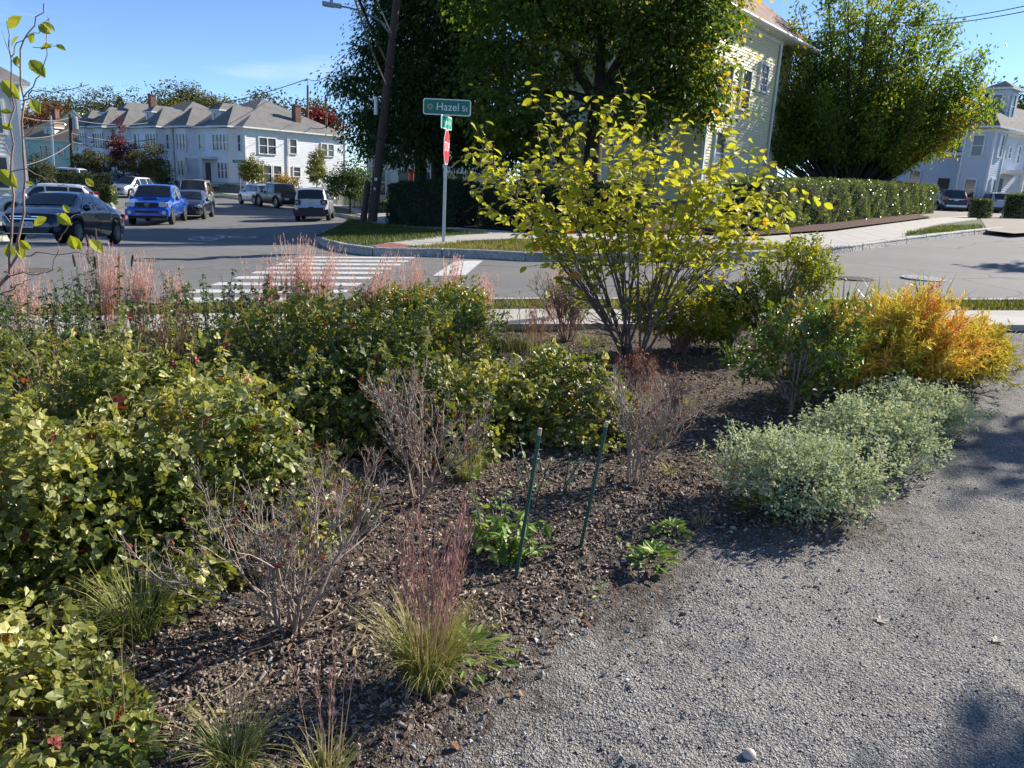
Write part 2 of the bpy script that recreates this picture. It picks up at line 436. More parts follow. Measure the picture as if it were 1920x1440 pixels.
# --- kerb lines, picked on the land
KERB_R = [G(*p) for p in [(1880, 435), (1840, 439), (1790, 445), (1700, 457), (1600, 472), (1480, 484), (1350, 489), (1200, 491), (1000, 490), (900, 484), (800, 481), (740, 481), (690, 479), (640, 471), (606, 462), (590, 453), (600, 444), (628, 431), (648, 420)]]
KERB_R = [np.array([p[0], p[1]]) for p in KERB_R]
e = KERB_R[-1]
KERB_UP = [e + np.array([.3, 1.5]), e + np.array([.1, 3.2])]
b0 = KERB_UP[-1]
KERB_UP += [np.array(p) for p in [(-12.2, 50), (-16.5, 60), (-22.5, 68), (-33, 78.5), (-60, 104)]]
LEFT = [np.array(p, float) for p in [(-64, 91), (-38, 66.5), (-30.0, 57.5), (-24.8, 48), (-19.6, 34), (-16.9, 26.4), (-15.9, 22.5), (-16.2, 19.5), (-18, 17.6), (-22, 16.6), (-60, 12)]]
NEAR = [np.array(p, float) for p in [(-60, 2.6), (-9, 8.55), (-5, 9.25), (-1.9, 9.75), (0, 9.95), (3, 10.1), (6.8, 10.3), (14, 10.9), (60, 16)]]

road_out = NEAR + [np.array([90, 30.]), np.array([90, 52.]), np.array([40, 38.])] + KERB_R[:1] + KERB_R + KERB_UP + LEFT
road_out = [NEAR[i] for i in range(len(NEAR))] + [np.array([90, 25.]), np.array([90, 70.]), KERB_R[0] + np.array([14, 9])] + KERB_R + KERB_UP + LEFT
road = sheet('road', road_out, 0.0, M_road, res=1.2)

def kerb_run(P, w=.16, h=.17, stone=1.9, inward=1, parent=None, m=None):
    """granite kerb stones set end to end along a line, the road on one side"""
    P = [np.asarray(p, float) for p in P]
    seg = np.array([np.linalg.norm(b - a) for a, b in zip(P, P[1:])]); cum = np.concatenate([[0], np.cumsum(seg)])
    def pt(s):
        i = min(max(np.searchsorted(cum, s) - 1, 0), len(seg) - 1); t = (s - cum[i]) / max(seg[i], 1e-6)
        return P[i] + (P[i + 1] - P[i]) * t
    R = np.random.default_rng(len(P)); s = 0
    while s < cum[-1] - .3:
        L = min(stone * R.uniform(.75, 1.2), cum[-1] - s)
        mb = MB(); rows = []
        n = 4
        for k in range(n + 1):
            ss = s + .012 + (L - .024) * k / n
            a = pt(ss); b = pt(min(ss + .05, cum[-1])); c_ = pt(max(ss - .05, 0)); d = nrm(b - c_); nn = np.array([-d[1], d[0]]) * inward
            j = R.normal(0, .006, 2)
            z = float(g(*a)); hh = h + R.normal(0, .004)
            f, bk = a + nn * (.0 + j[0]), a + nn * w
            rows.append([(*f, z - .06), (*(f + nn * .012), z + hh * .9), (*(f + nn * .03), z + hh), (*bk, z + hh), (*bk, z - .06)])
        V = np.array(rows).reshape(-1, 3)
        Q = [(k * 5 + i, k * 5 + i + 1, k * 5 + 6 + i, k * 5 + 5 + i) for k in range(n) for i in range(4)]
        T = []
        for e0 in (0, n * 5): T += [(e0, e0 + 1, e0 + 2), (e0, e0 + 2, e0 + 3), (e0, e0 + 3, e0 + 4)]
        mb.add(V, Q, T)
        mb.build('kerb_stone', m or M_granite, parent)
        s += L
    return parent
def setting(name):
    o = bpy.data.objects.new(name, None); col.objects.link(o); o['kind'] = 'structure'; return o
kerb = setting('kerb')
kerb_run(KERB_R + KERB_UP[:3], parent=kerb, inward=-1)
kerb_run(KERB_UP[2:], parent=kerb, inward=-1, stone=6)
kerb_run(LEFT[::-1][3:9][::1], parent=kerb, inward=1, stone=2.5)
kerb_run(NEAR[1:8], parent=kerb, inward=-1, h=.10)

# --- blocks inside the kerbs
M_lawn = mat('lawn', (.035, .065, .014), (.085, .10, .03), rough=.95, scale=1.6, bump=.5, bscale=40, c3=(.055, .085, .02))
far_block = KERB_R + KERB_UP + [np.array([-60, 170.]), np.array([150, 170.]), np.array([150, 80.]), KERB_R[0] + np.array([40, 28.])]
tag(sheet('lawn', far_block, .125, M_lawn, res=1.6), kind='structure')
left_block = LEFT + [np.array([-150, 20.]), np.array([-150, 160.]), np.array([-75, 104.])]
tag(sheet('lawn', left_block, .135, M_lawn, res=2.5), kind='structure')
near_strip = NEAR[1:8] + [np.array([14, 7.]), np.array([-9, 5.2])]
tag(sheet('lawn', NEAR[1:8] + [np.array([14, 9.4]), np.array([6.8, 8.9]), np.array([0, 8.6]), np.array([-9, 6.9])], .06, mat('verge_grass', (.11, .115, .03), (.075, .1, .022), rough=.95, scale=5, bump=.8, bscale=50), res=.5), kind='structure')

def slabs(name, left_line, right_line, n, dz, m, gap=.012, parent=None):
    """concrete slabs laid one after the other between two edge lines"""
    def res(P):
        P = [np.asarray(p[:2], float) for p in P]
        seg = np.array([np.linalg.norm(b - a) for a, b in zip(P, P[1:])]); cum = np.concatenate([[0], np.cumsum(seg)])
        def pt(u):
            s = u * cum[-1]; i = min(max(np.searchsorted(cum, s) - 1, 0), len(seg) - 1)
            return P[i] + (P[i + 1] - P[i]) * (s - cum[i]) / max(seg[i], 1e-6)
        return pt, cum[-1]
    pl, la = res(left_line); pr, lb = res(right_line)
    R = np.random.default_rng(n)
    for k in range(n):
        gu = gap / max(la, lb)
        V = []
        for u in np.linspace(k / n + gu, (k + 1) / n - gu, 4):
            a, b = pl(u), pr(u)
            for w in np.linspace(0, 1, 4):
                q = a + (b - a) * w; V.append((q[0], q[1], float(g(*q)) + dz))
        mb = MB(); V = np.array(V)
        mb.add(V, [(i * 4 + j, i * 4 + j + 1, i * 4 + 5 + j, i * 4 + 4 + j) for i in range(3) for j in range(3)])
        rim = [0, 1, 2, 3, 7, 11, 15, 14, 13, 12, 8, 4]
        mb.add(np.vstack([V[rim], V[rim] - [0, 0, .07]]), [(i, (i + 1) % 12, 12 + (i + 1) % 12, 12 + i) for i in range(12)])
        mb.build('slab', m, parent)
sidewalk = setting('sidewalk')
upper = [G(*p) for p in [(700, 473), (760, 463), (830, 453), (960, 446), (1100, 447), (1250, 452), (1420, 455), (1560, 444), (1690, 424), (1760, 414), (1830, 409)]]
lower = [G(*p) for p in [(745, 476), (790, 474), (860, 464), (960, 459), (1100, 462), (1250, 467), (1400, 469), (1480, 473), (1540, 475.5), (1610, 467), (1690, 454), (1725, 436), (1760, 427), (1830, 417)]]
slabs('slab', upper, lower, 26, .158, M_conc, parent=sidewalk)
bl = [G(*p) for p in [(925, 449), (850, 440), (760, 432.5), (715, 428), (690, 422), (676, 408), (655, 398)]]
br = [G(*p) for p in [(960, 444), (900, 439), (800, 431), (752, 424), (742, 408), (712, 399), (675, 392)]]
slabs('slab', bl, br, 14, .156, M_conc, parent=sidewalk)
far_l = [KERB_UP[1] + np.array([1.6, 1.0])] + [p + np.array([1.9, 1.2]) for p in KERB_UP[2:]]
far_r = [p + np.array([1.2, .9]) for p in far_l]
slabs('slab', far_l, far_r, 30, .15, M_conc, parent=sidewalk)
slabs('slab', [p + np.array([-1.0, 0]) for p in LEFT[2:7]], [p + np.array([-2.6, 0]) for p in LEFT[2:7]], 18, .155, M_conc, parent=sidewalk)
near_up = [np.array(p) for p in [(-7.5, 8.05), (0, 9.15), (3, 9.25), (6.0, 9.35), (12, 9.75)]]
near_lo = [np.array(p) for p in [(-7.2, 6.9), (.1, 8.15), (3, 8.25), (5.6, 8.35), (12, 8.7)]]
slabs('slab', near_up, near_lo, 14, .075, M_conc, parent=sidewalk)
tag(sheet('ramp_paving', [G(*p) for p in [(692, 475), (735, 469), (775, 474), (752, 481)]], .166, M_redbrick, .3), kind='structure')
tag(sheet('driveway', [G(*p) for p in [(1752, 417), (1836, 413), (1850, 440), (1900, 446), (1990, 440), (1990, 398), (1700, 388), (1690, 405)]], .14, M_dirtapron, 1.0, skirt=.18), kind='structure')
tag(sheet('mulch_strip', [G(*p) for p in [(1330, 449), (1425, 453), (1560, 442), (1690, 423), (1745, 414), (1700, 405), (1560, 410), (1440, 420)]], .19, M_redmulch, .6), kind='structure')
tag(sheet('mulch_strip', [G(*p) for p in [(752, 425), (800, 430), (900, 437), (960, 442), (1100, 445), (1330, 449), (1350, 435), (1000, 425), (860, 420), (752, 415)]], .18, M_redmulch, .6), kind='structure')

# --- painted marks and covers on the road
cross_l = [(556, 482.5), (537, 488.5), (522, 495), (503, 502.5), (475, 511), (443, 520.5), (402, 532.5), (360, 546), (322, 561.5), (280, 579)]
cross_r = [(776, 483.5), (765, 490), (751, 496.5), (735, 504), (716, 512), (697, 521.5), (675, 533.5), (650, 547), (622, 562.5), (590, 580)]
for (a, b) in zip(cross_l, cross_r):
    A, B = G(*a)[:2], G(*b)[:2]; d = nrm(B - A); n_ = np.array([-d[1], d[0]]) * .17
    s_ = sheet('crosswalk_stripe', [A - n_, B - n_, B + n_, A + n_], .004, M_white, .8, parent=road, kind=None)
A, B = G(880, 489)[:2], G(842, 517)[:2]; n_ = np.array([.27, .05])
sheet('stop_line', [A - n_, B - n_, B + n_, A + n_], .004, M_white, .6, parent=road, kind=None)
def disc_pts(c, r, n=22): return [np.array(c[:2]) + r * np.array([math.cos(2 * math.pi * i / n), math.sin(2 * math.pi * i / n)]) for i in range(n)]
M_cov = mat('pale_cover', (.30, .295, .28), (.38, .37, .35), rough=.75, scale=20, bump=.3)
for px, py, r, lab, mm in ((58, 508, .36, 'dark iron manhole cover in the road in front of the navy sedan', M_iron), (282, 488, .3, 'faint small round cover at the tree shadow edge on the road', M_iron),
                           (1606, 523, .34, 'dark iron manhole cover in the road beyond the strap leaved plants', M_iron), (1738, 523, .40, 'pale concrete manhole cover in the road at the right', M_cov)):
    c = G(px, py); root = thing('manhole_cover', lab, 'manhole cover', gz(c[0], c[1]))
    mb = MB(); lathe(mb, [(0, .012), (r * .82, .012), (r * .82, .004), (r * .86, .004), (r * .86, .012), (r, .012), (r, -.01)], 26)
    for k in range(-2, 3): box(mb, (k * r * .3, 0, .014), (r * .08, r * 1.2, .006))
    mb.build('cover', mm, root)
# bicycle symbol painted on the road
bm_ = MB(); c0 = G(412, 446)
U = nrm(np.array(G(455, 444)[:2]) - np.array(G(372, 448)[:2])); Wd = np.array([-U[1], U[0]])
def bp(u, v): q = c0[:2] + U * u + Wd * v; return (q[0], q[1], float(g(*q)) + .005)
def ring(cu, cv, ru, rv, t):
    n = 24; V = []
    for i in range(n):
        a = 2 * math.pi * i / n
        V += [bp(cu + ru * math.cos(a), cv + rv * math.sin(a)), bp(cu + (ru - t) * math.cos(a), cv + (rv - t * 2.2) * math.sin(a))]
    bm_.add(V, [(2 * i, 2 * ((i + 1) % n), 2 * ((i + 1) % n) + 1, 2 * i + 1) for i in range(n)])
def stroke(a, b, t):
    d = nrm(np.array(b) - np.array(a)); n_ = np.array([-d[1], d[0]]) * t / 2
    bm_.add([bp(*(np.array(p) + s_ * n_)) for p, s_ in ((a, -1), (b, -1), (b, 1), (a, 1))], [(0, 1, 2, 3)])
ring(-.72, -.3, .46, .8, .1); ring(.72, -.3, .46, .8, .1)
for a, b in (((-.72, -.3), (-.3, .9)), ((-.3, .9), (.45, .9)), ((-.72, -.3), (0, -.3)), ((0, -.3), (.45, .9)), ((-.3, .9), (0, -.3)), ((.72, -.3), (.4, 1.3)), ((.4, 1.3), (.75, 1.4)), ((-.3, .9), (-.38, 1.25)), ((-.6, 1.25), (-.15, 1.25))):
    stroke(a, b, .12)
o = bm_.build('bicycle_symbol', M_white, road)
# ================================================================== houses
M_glass = mat('window_glass', (.045, .055, .065), (.10, .12, .14), rough=.08, scale=.8, spec=.7)
M_trim = mat('white_trim', (.78, .78, .76), (.68, .68, .66), rough=.6, scale=3)
M_roof = mat('grey_shingles', (.125, .12, .115), (.19, .185, .18), rough=.95, scale=1.2, bump=.5, bscale=7, dist=.04)
M_roofb = mat('brown_shingles', (.20, .13, .10), (.30, .20, .16), rough=.95, scale=1.2, bump=.5, bscale=8, dist=.04)
M_rooft = mat('tan_shingles', (.20, .15, .10), (.27, .21, .15), rough=.95, scale=1.0, bump=.4, bscale=6)
M_sgrey = mat('pale_grey_siding', (.68, .69, .72), (.76, .77, .79), rough=.65, scale=.7)
M_swhite = mat('white_siding', (.72, .71, .69), (.78, .77, .75), rough=.65, scale=.7)
M_smint = mat('mint_siding', (.42, .58, .50), (.48, .63, .55), rough=.65, scale=.7)
M_scream = mat('cream_siding', (.66, .60, .36), (.72, .66, .43), rough=.6, scale=.9)
M_sbeige = mat('beige_siding', (.52, .47, .43), (.58, .53, .48), rough=.65, scale=.8)
M_brick = mat('chimney_brick', (.13, .065, .05), (.20, .11, .085), rough=.9, scale=7, bump=.5, bscale=16)
M_conc2 = mat('house_foundation', (.25, .24, .23), (.34, .33, .31), rough=.9, scale=3)
M_dwood = mat('weathered_wood', (.10, .09, .085), (.18, .16, .145), rough=.9, scale=5, stretch=(12, 12, 1))
M_black = mat('black_metal', (.012, .012, .013), rough=.5)
M_steel = mat('galvanised_steel', (.42, .43, .44), (.52, .53, .54), rough=.42, scale=9, metal=.75)
M_redpost = mat('red_painted_post', (.34, .045, .03), (.42, .07, .05), rough=.6, scale=6)

def siding(mb, a, b, z0, z1, nrm2, ex=.13, z1b=None):
    """lapped boards from a to b; z1b: height at b when the top slopes"""
    a = np.asarray(a, float); b = np.asarray(b, float); o = np.array([nrm2[0], nrm2[1]]) * .022
    n = max(1, int(round((max(z1, z1b or z1) - z0) / ex))); V, Q = [], []
    for i in range(n):
        lo, hi = z0 + i * ex, min(z0 + (i + 1) * ex, max(z1, z1b or z1))
        k = len(V)
        V += [(*(a + o), lo), (*(b + o), lo), (*b, hi), (*a, hi), (*a, lo), (*b, lo)]
        Q += [(k, k + 1, k + 2, k + 3), (k + 4, k + 5, k + 1, k)]
    mb.add(V, Q)
_wc = {}
def window(parent, x, y, z, w, h, face, mt=None, double=True, lites=0):
    """face: rotation of the window's outward side (0 looks to -y in the house frame)"""
    key = (round(w, 2), round(h, 2), double, lites, mt.name if mt else '')
    if key not in _wc:
        f = MB(); t = .11
        box(f, (-w / 2 - t / 2, -.03, h / 2), (t, .1, h + 2 * t)); box(f, (w / 2 + t / 2, -.03, h / 2), (t, .1, h + 2 * t))
        box(f, (0, -.03, h + t / 2), (w, .1, t)); box(f, (0, -.045, -t / 2), (w + 2 * t + .06, .14, t * .8))
        if double: box(f, (0, -.02, h * .5), (w, .06, .07))
        for i in range(lites): box(f, (-w / 2 + w * (i + 1) / (lites + 1), -.02, h * .5), (.03, .05, h))
        if lites > 2:
            for i in range(3): box(f, (0, -.021, h * (i + 1) / 4), (w, .045, .03))
        p = MB(); box(p, (0, .0, h / 2), (w, .03, h))
        _wc[key] = (f.mesh('window', mt or M_trim), p.mesh('pane', M_glass))
    fm, pm = _wc[key]
    o = bpy.data.objects.new('window', fm); link(o, parent); o.location = (x, y, z); o.rotation_euler = (0, 0, face)
    link(bpy.data.objects.new('pane', pm), o)
    return o
def hip(mb, x0, x1, y0, y1, z, rise, over=.45, inset=None, m=0):
    """hip roof over a rectangle, ridge along the longer side"""
    x0 -= over; x1 += over; y0 -= over; y1 += over
    if inset is None: inset = min(x1 - x0, y1 - y0) / 2
    if x1 - x0 >= y1 - y0: r = [((x0 + inset), (y0 + y1) / 2), ((x1 - inset), (y0 + y1) / 2)]
    else: r = [((x0 + x1) / 2, y0 + inset), ((x0 + x1) / 2, y1 - inset)]
    t = .14
    V = [(x0, y0, z), (x1, y0, z), (x1, y1, z), (x0, y1, z), (*r[0], z + rise), (*r[1], z + rise), (x0, y0, z - t), (x1, y0, z - t), (x1, y1, z - t), (x0, y1, z - t)]
    if x1 - x0 >= y1 - y0: Q = [(0, 1, 5, 4), (2, 3, 4, 5)]; T = [(1, 2, 5), (3, 0, 4)]
    else: Q = [(1, 2, 5, 4), (3, 0, 4, 5)]; T = [(0, 1, 4), (2, 3, 5)]
    mb.add(V, Q, T, m=m)
    mb.add(V, [(6, 7, 1, 0), (7, 8, 2, 1), (8, 9, 3, 2), (9, 6, 0, 3), (9, 8, 7, 6)], m=m + 1)
def block(root, name, x0, x1, y0, y1, z0, z1, m, ex=.16, kindless=False):
    mb = MB()
    for a, b, n_ in (((x0, y0), (x1, y0), (0, -1)), ((x1, y0), (x1, y1), (1, 0)), ((x1, y1), (x0, y1), (0, 1)), ((x0, y1), (x0, y0), (-1, 0))):
        siding(mb, a, b, z0, z1, n_, ex)
    o = mb.build(name, m, root)
    c = MB()
    for x in (x0, x1):
        for y in (y0, y1): box(c, (x, y, (z0 + z1) / 2), (.16, .16, z1 - z0))
    box(c, ((x0 + x1) / 2, (y0 + y1) / 2, z1 - .12), (x1 - x0 + .12, y1 - y0 + .12, .24))
    c.build('corner_trim', M_trim, root)
    f = MB(); box(f, ((x0 + x1) / 2, (y0 + y1) / 2, z0 - .6), (x1 - x0 - .06, y1 - y0 - .06, 1.2)); f.build('foundation', M_conc2, root)
    return o
def chimney(root, x, y, z0, z1, s=.7):
    mb = MB(); box(mb, (x, y, (z0 + z1) / 2), (s, s, z1 - z0)); box(mb, (x, y, z1), (s + .12, s + .12, .16))
    o = mb.build('chimney', M_brick, root)
    p = MB(); lathe(p, [(.1, z1), (.1, z1 + .45), (0, z1 + .45)], 8, c=(x, y, 0)); p.build('flue', M_black, o)
def dormer(root, x, y, z, w=1.7, h=1.3, d=2.6, m=None, roofm=None):
    mb = MB(); box(mb, (x, y + d / 2, z + h / 2), (w, d, h)); o = mb.build('dormer', m or M_sgrey, root)
    r = MB(); hip(r, x - w / 2, x + w / 2, y, y + d + 1.0, z + h + .14, .75, .28); r.build('dormer_roof', [roofm or M_roof, M_trim], o)
    f = window(root, x, y - .02, z + .25, .62, .85, 0)

# --- row of pale grey hipped houses across the end of the street
A0, A1 = at(461, 300, 80.0), at(158, 300, 103.0)
dv = nrm(A1[:2] - A0[:2]); rot_row = math.atan2(dv[1], dv[0]) + math.pi    # house x runs from far left end to corner
Lrow = float(np.linalg.norm(A1[:2] - A0[:2]))
base_row = -1.0
def front_house(u0, u1, label, depth, sidewin, chim, porch_u):
    """one of the row: u measured from the corner house's corner along the front"""
    org = A0[:2] + dv * u1
    root = thing('terraced_house', label, 'house', (org[0], org[1], base_row), rot_row, 'pale grey houses along the end of the street')
    w = u1 - u0; H = 6.3
    block(root, 'wall', 0, w, 0, depth, .7, H, M_sgrey)
    r = MB(); hip(r, 0, w, 0, depth, H + .14, 3.4, .5); r.build('roof', [M_roof, M_trim], root)
    # two bays with their own little hips
    for bx in (w * .2, w * .78):
        mb = MB(); bw, bd = 2.9, .75
        for a, b, n_ in (((bx - bw / 2, 0), (bx - bw / 2 + .6, -bd), (-.78, -.62)), ((bx - bw / 2 + .6, -bd), (bx + bw / 2 - .6, -bd), (0, -1)), ((bx + bw / 2 - .6, -bd), (bx + bw / 2, 0), (.78, -.62))):
            siding(mb, a, b, .8, H, n_, .16)
        mb.build('bay', M_sgrey, root)
        r = MB(); hip(r, bx - bw / 2, bx + bw / 2, -bd, 4.2, H + .15, 2.1, .5); r.build('bay_roof', [M_roof, M_trim], root)
        for z in (1.35, 4.1):
            for i in (-1, 0, 1): window(root, bx + i * .66, -bd - .03, z, .44, 1.5, 0)
    for x in (w * .40, w * .60):
        window(root, x, -.03, 4.1, .8, 1.5, 0)
    window(root, w * .93, -.03, 1.35, .5, 1.5, 0); window(root, w * .93, -.03, 4.1, .5, 1.5, 0)
    dormer(root, w * .5, 1.0, H + .5)
    # porch
    p = MB(); box(p, (porch_u * w, -1.0, .55), (3.2, 2.0, .3)); box(p, (porch_u * w, -1.0, 3.3), (3.5, 2.2, .25))
    for i in (-1, 1): box(p, (porch_u * w + i * 1.45, -1.85, 1.95), (.2, .2, 2.5))
    po = p.build('porch', M_trim, root)
    rl = MB()
    for i in range(11): box(rl, (porch_u * w - 1.3 + i * .26, -1.88, 1.1), (.05, .05, .75))
    box(rl, (porch_u * w, -1.88, 1.5), (2.8, .07, .07)); rl.build('railing', M_trim, po)
    dmb = MB(); box(dmb, (porch_u * w - .3, -.03, 1.75), (.95, .08, 2.1)); dmb.build('door', M_black, po)
    dsp = MB(); tube(dsp, [(w * .99, -.12, .2), (w * .99, -.12, H)], .06, 6); dsp.build('downspout', M_trim, root)
    if sidewin:
        for (yy, z, ww, hh) in ((2.0, 4.0, .9, 1.5), (3.0, 4.0, .9, 1.5), (2.4, 1.2, .9, 1.6), (3.6, 1.2, .9, 1.6), (5.6, 4.2, .8, 1.4), (6.0, 1.9, .8, .9), (8.4, 1.6, .8, .9), (9.6, 4.2, .7, 1.2), (10.5, 4.2, .7, 1.2)):
            window(root, w + .03, yy, z, ww, hh, math.pi / 2)
        d2 = MB(); tube(d2, [(w + .1, 4.9, .2), (w + .1, 4.9, H)], .06, 6); d2.build('downspout', M_trim, root)
    if chim: chimney(root, w * chim[0], depth * chim[1], H + chim[2], H + chim[3])
    return root
front_house(0.0, 13.6, 'pale grey corner house with sunlit side wall at the end of the street', 12.5, True, (.86, .60, 1.2, 2.9), .5)
front_house(14.2, 28.0, 'pale grey middle house of the row, behind the slim brown utility pole', 12.0, False, None, .5)
front_house(28.6, Lrow, 'pale grey house at the far left end of the row, with tall brick chimney', 12.0, False, (.82, .5, 2.2, 4.5), .45)

# --- mint green house
p = at(54, 300, 106); root = thing('mint_house', 'mint green house with tan roof far behind the white crossover', 'house', (p[0] - 3, p[1], -2.3), math.radians(-14))
block(root, 'wall', 0, 16, 0, 9, .5, 5.9, M_smint)
r = MB(); hip(r, 0, 16, 0, 9, 6.0, 3.0, .5); r.build('roof', [M_rooft, M_trim], root)
for x in (3.4, 6.2, 9.0, 12.0):
    for z in (1.2, 3.9): window(root, x, -.03, z, .8, 1.3, 0)
window(root, 7.1, -.03, 1.2, .8, 1.3, 0); window(root, 7.1, -.03, 3.9, .8, 1.3, 0)
dormer(root, 6.6, .8, 6.2, m=M_trim, roofm=M_rooft); chimney(root, 4.2, 4.5, 7.5, 10.0)
e_ = MB(); siding(e_, (12.8, -1.2), (16.4, -1.2), .5, 5.7, (0, -1), .16); siding(e_, (16.4, -1.2), (16.4, 0), .5, 5.7, (1, 0), .16); siding(e_, (12.8, 0), (12.8, -1.2), .5, 5.7, (-1, 0), .16); e_.build('bay', M_swhite, root)
window(root, 14.6, -1.23, 3.9, .8, 1.3, 0)
r = MB(); hip(r, 12.8, 16.4, -1.2, 3, 5.8, 1.6, .4); r.build('bay_roof', [M_rooft, M_trim], root)
# --- small pale house up the hill
p = at(136, 232, 150); root = thing('hill_house', 'small pale gabled house among trees above the mint house', 'house', (p[0], p[1], p[2] - 5.5), math.radians(25))
block(root, 'wall', -3, 3, 0, 8, 0, 5.2, M_swhite, ex=.3)
gmb = MB(); gmb.add([(-3, 0, 5.2), (3, 0, 5.2), (0, 0, 8.0)], T=[(0, 1, 2)]); gmb.build('gable', M_swhite, root)
gr = MB(); gr.add([(-3.4, -.4, 4.8), (0, -.4, 8.05), (0, 8.4, 8.05), (-3.4, 8.4, 4.8), (3.4, -.4, 4.8), (3.4, 8.4, 4.8)], [(0, 1, 2, 3), (1, 4, 5, 2)]); gr.build('roof', M_roof, root)
window(root, 0, -.03, 3.0, .9, 1.4, 0)
# --- white house at the left edge
p = at(46, 300, 41); root = thing('white_house', 'white clapboard house cut off by the left edge of the photo', 'house', (p[0], p[1], float(g(p[0], p[1])) - .2), math.radians(37))
block(root, 'wall', -9, 0, 0, 10, .7, 6.6, M_swhite, ex=.2)
r = MB(); hip(r, -9, 0, 0, 10, 6.7, 3.2, .55); r.build('roof', [M_roof, M_trim], root)
for x in (-1.2, -2.3, -5.0):
    for z in (1.5, 4.2): window(root, x, -.03, z, .8, 1.5, 0)
for z in (1.5, 4.2): window(root, .03, 3.0, z, .8, 1.5, math.pi / 2)
# --- white house behind the leaning pole
p = at(690, 300, 52); root = thing('white_house', 'white house half hidden behind the leaning utility pole and dark trees', 'house', (p[0], p[1], float(g(p[0], p[1])) - .1), math.radians(8))
block(root, 'wall', 0, 9, 0, 10, .6, 6.4, M_swhite, ex=.2)
r = MB(); hip(r, 0, 9, 0, 10, 6.5, 3.0, .5); r.build('roof', [M_roof, M_trim], root)
for x in (.7, 2.4, 3.6, 6.2):
    for z in (1.3, 4.0): window(root, x, -.03, z, .85, 1.6, 0)
p_ = MB()
for x in (4.6, 6.2, 7.8): box(p_, (x, -1.6, 1.7), (.22, .22, 2.4))
box(p_, (6.2, -1.0, 3.0), (3.8, 1.9, .2)); box(p_, (6.2, -1.0, .3), (3.8, 1.9, .4))
po = p_.build('porch', M_trim, root)
st = MB()
for k in range(3): box(st, (2.2, -.5 - k * .3, .45 - k * .17), (1.3, .3, .17))
st.build('step', M_conc2, root)
hr = MB(); tube(hr, [(1.5, -1.4, .1), (1.5, -1.4, .95), (1.5, -.1, 1.5), (1.5, -.1, .6)], .025, 5); hr.build('handrail', M_black, root)
p = at(772, 330, 44); rp = thing('painted_post', 'short red painted post behind the dark hedge left of the tree trunks', 'post', gz(p[0], p[1]))
mb = MB(); lathe(mb, [(.2, -.2), (.2, 2.35), (.24, 2.36), (.24, 2.5), (0, 2.55)], 12); mb.build('shaft', M_redpost, rp)

# --- cream house behind the maples; its right wall follows the cross street
p = at(1317, 300, 34.0); rotc = math.atan2(.80, .60)
root = thing('cream_house', 'cream clapboard house with brown roof behind the maples', 'house', (p[0], p[1], float(g(p[0], p[1]))), rotc)
# house frame: +x runs away along the cross street, +y runs to the left (away from that street); its -y side faces the street
block(root, 'wall', 0, 7.4, 0, 9.5, .8, 8.4, M_scream, ex=.125)
block(root, 'rear_wing', 7.4, 11.0, .7, 9.0, .8, 8.3, M_scream, ex=.125)
r = MB(); hip(r, -.2, 11.2, 0, 9.5, 8.5, 4.6, .55); r.build('roof', [M_roofb, M_trim], root)
gt = MB(); tube(gt, [(-.7, -.58, 8.45), (11.6, -.58, 8.45)], .07, 6); gt.build('gutter', M_trim, root)
chimney(root, 8.3, 3.3, 9.5, 13.2, .85)
window(root, 5.6, -.03, 5.9, .9, 1.1, 0, double=False, lites=3)
window(root, 1.5, -.03, 2.0, .95, 1.7, 0); window(root, 3.6, -.03, 4.9, .95, 1.6, 0); window(root, 1.5, -.03, 4.9, .95, 1.6, 0)
for yy in (2.0, 4.2):
    window(root, -.03, yy, 1.9, .95, 1.7, -math.pi / 2); window(root, -.03, yy, 5.0, .95, 1.6, -math.pi / 2)
pc = MB()
for yy in (3.4, 6.2, 9.0):
    box(pc, (-2.3, yy, 2.4), (.26, .26, 3.0)); box(pc, (-2.3, yy, 5.6), (.26, .26, 2.6))
box(pc, (-1.2, 6.2, 7.0), (2.6, 6.2, .35)); box(pc, (-1.2, 6.2, 4.0), (2.6, 6.2, .3)); box(pc, (-1.2, 6.2, .6), (2.6, 6.2, .5))
pcc = pc.build('porch', M_trim, root)
pr = MB()
for k in range(20): box(pr, (-2.32, 3.5 + k * .28, 4.6), (.05, .05, .8))
box(pr, (-2.32, 6.2, 5.05), (.08, 5.6, .08)); pr.build('railing', M_trim, pcc)
pb = MB()
for k in range(26): box(pb, (-2.5, 3.3 + k * .23, .1), (.04, .2, 1.6))
pb.build('porch_boarding', mat('brown_boards', (.16, .07, .035), (.22, .10, .05), rough=.8, scale=5), pcc)
sp = MB(); tube(sp, [(7.3, -.1, .4), (7.3, -.1, 8.3)], .06, 6); sp.build('downspout', M_trim, root)
ac = MB(); box(ac, (9.2, .45, .9), (.9, .5, .8)); ac.build('vent_box', M_trim, root)

# --- pale blue house with balcony, far right, and the beige house beside it
p = at(1846, 300, 64.0); rotb = math.radians(-50)
root = thing('balcony_house', 'pale blue house with wooden balcony and turret dormer beyond the parked cars', 'house', (p[0], p[1], 1.0), rotb)
M_sblue = mat('pale_blue_siding', (.50, .56, .66), (.57, .62, .70), rough=.6, scale=.8)
block(root, 'wall', -1.7, 0, 1.6, 9, .2, 6.4, M_sblue, ex=.17)
block(root, 'bay', -1.4, .7, -.7, 1.6, .2, 6.38, M_sblue, ex=.17)
r = MB(); hip(r, -1.7, .5, -.7, 9, 6.55, 2.0, .65); r.build('roof', [M_roof, M_trim], root)
for z in (1.0, 4.35):
    window(root, -.4, -.73, z, .75, 1.5, 0); window(root, .73, .55, z, .75, 1.6, math.pi / 2)
window(root, .03, 4.6, 4.5, .6, .8, math.pi / 2); window(root, .03, 6.6, 4.2, .7, 1.3, math.pi / 2)
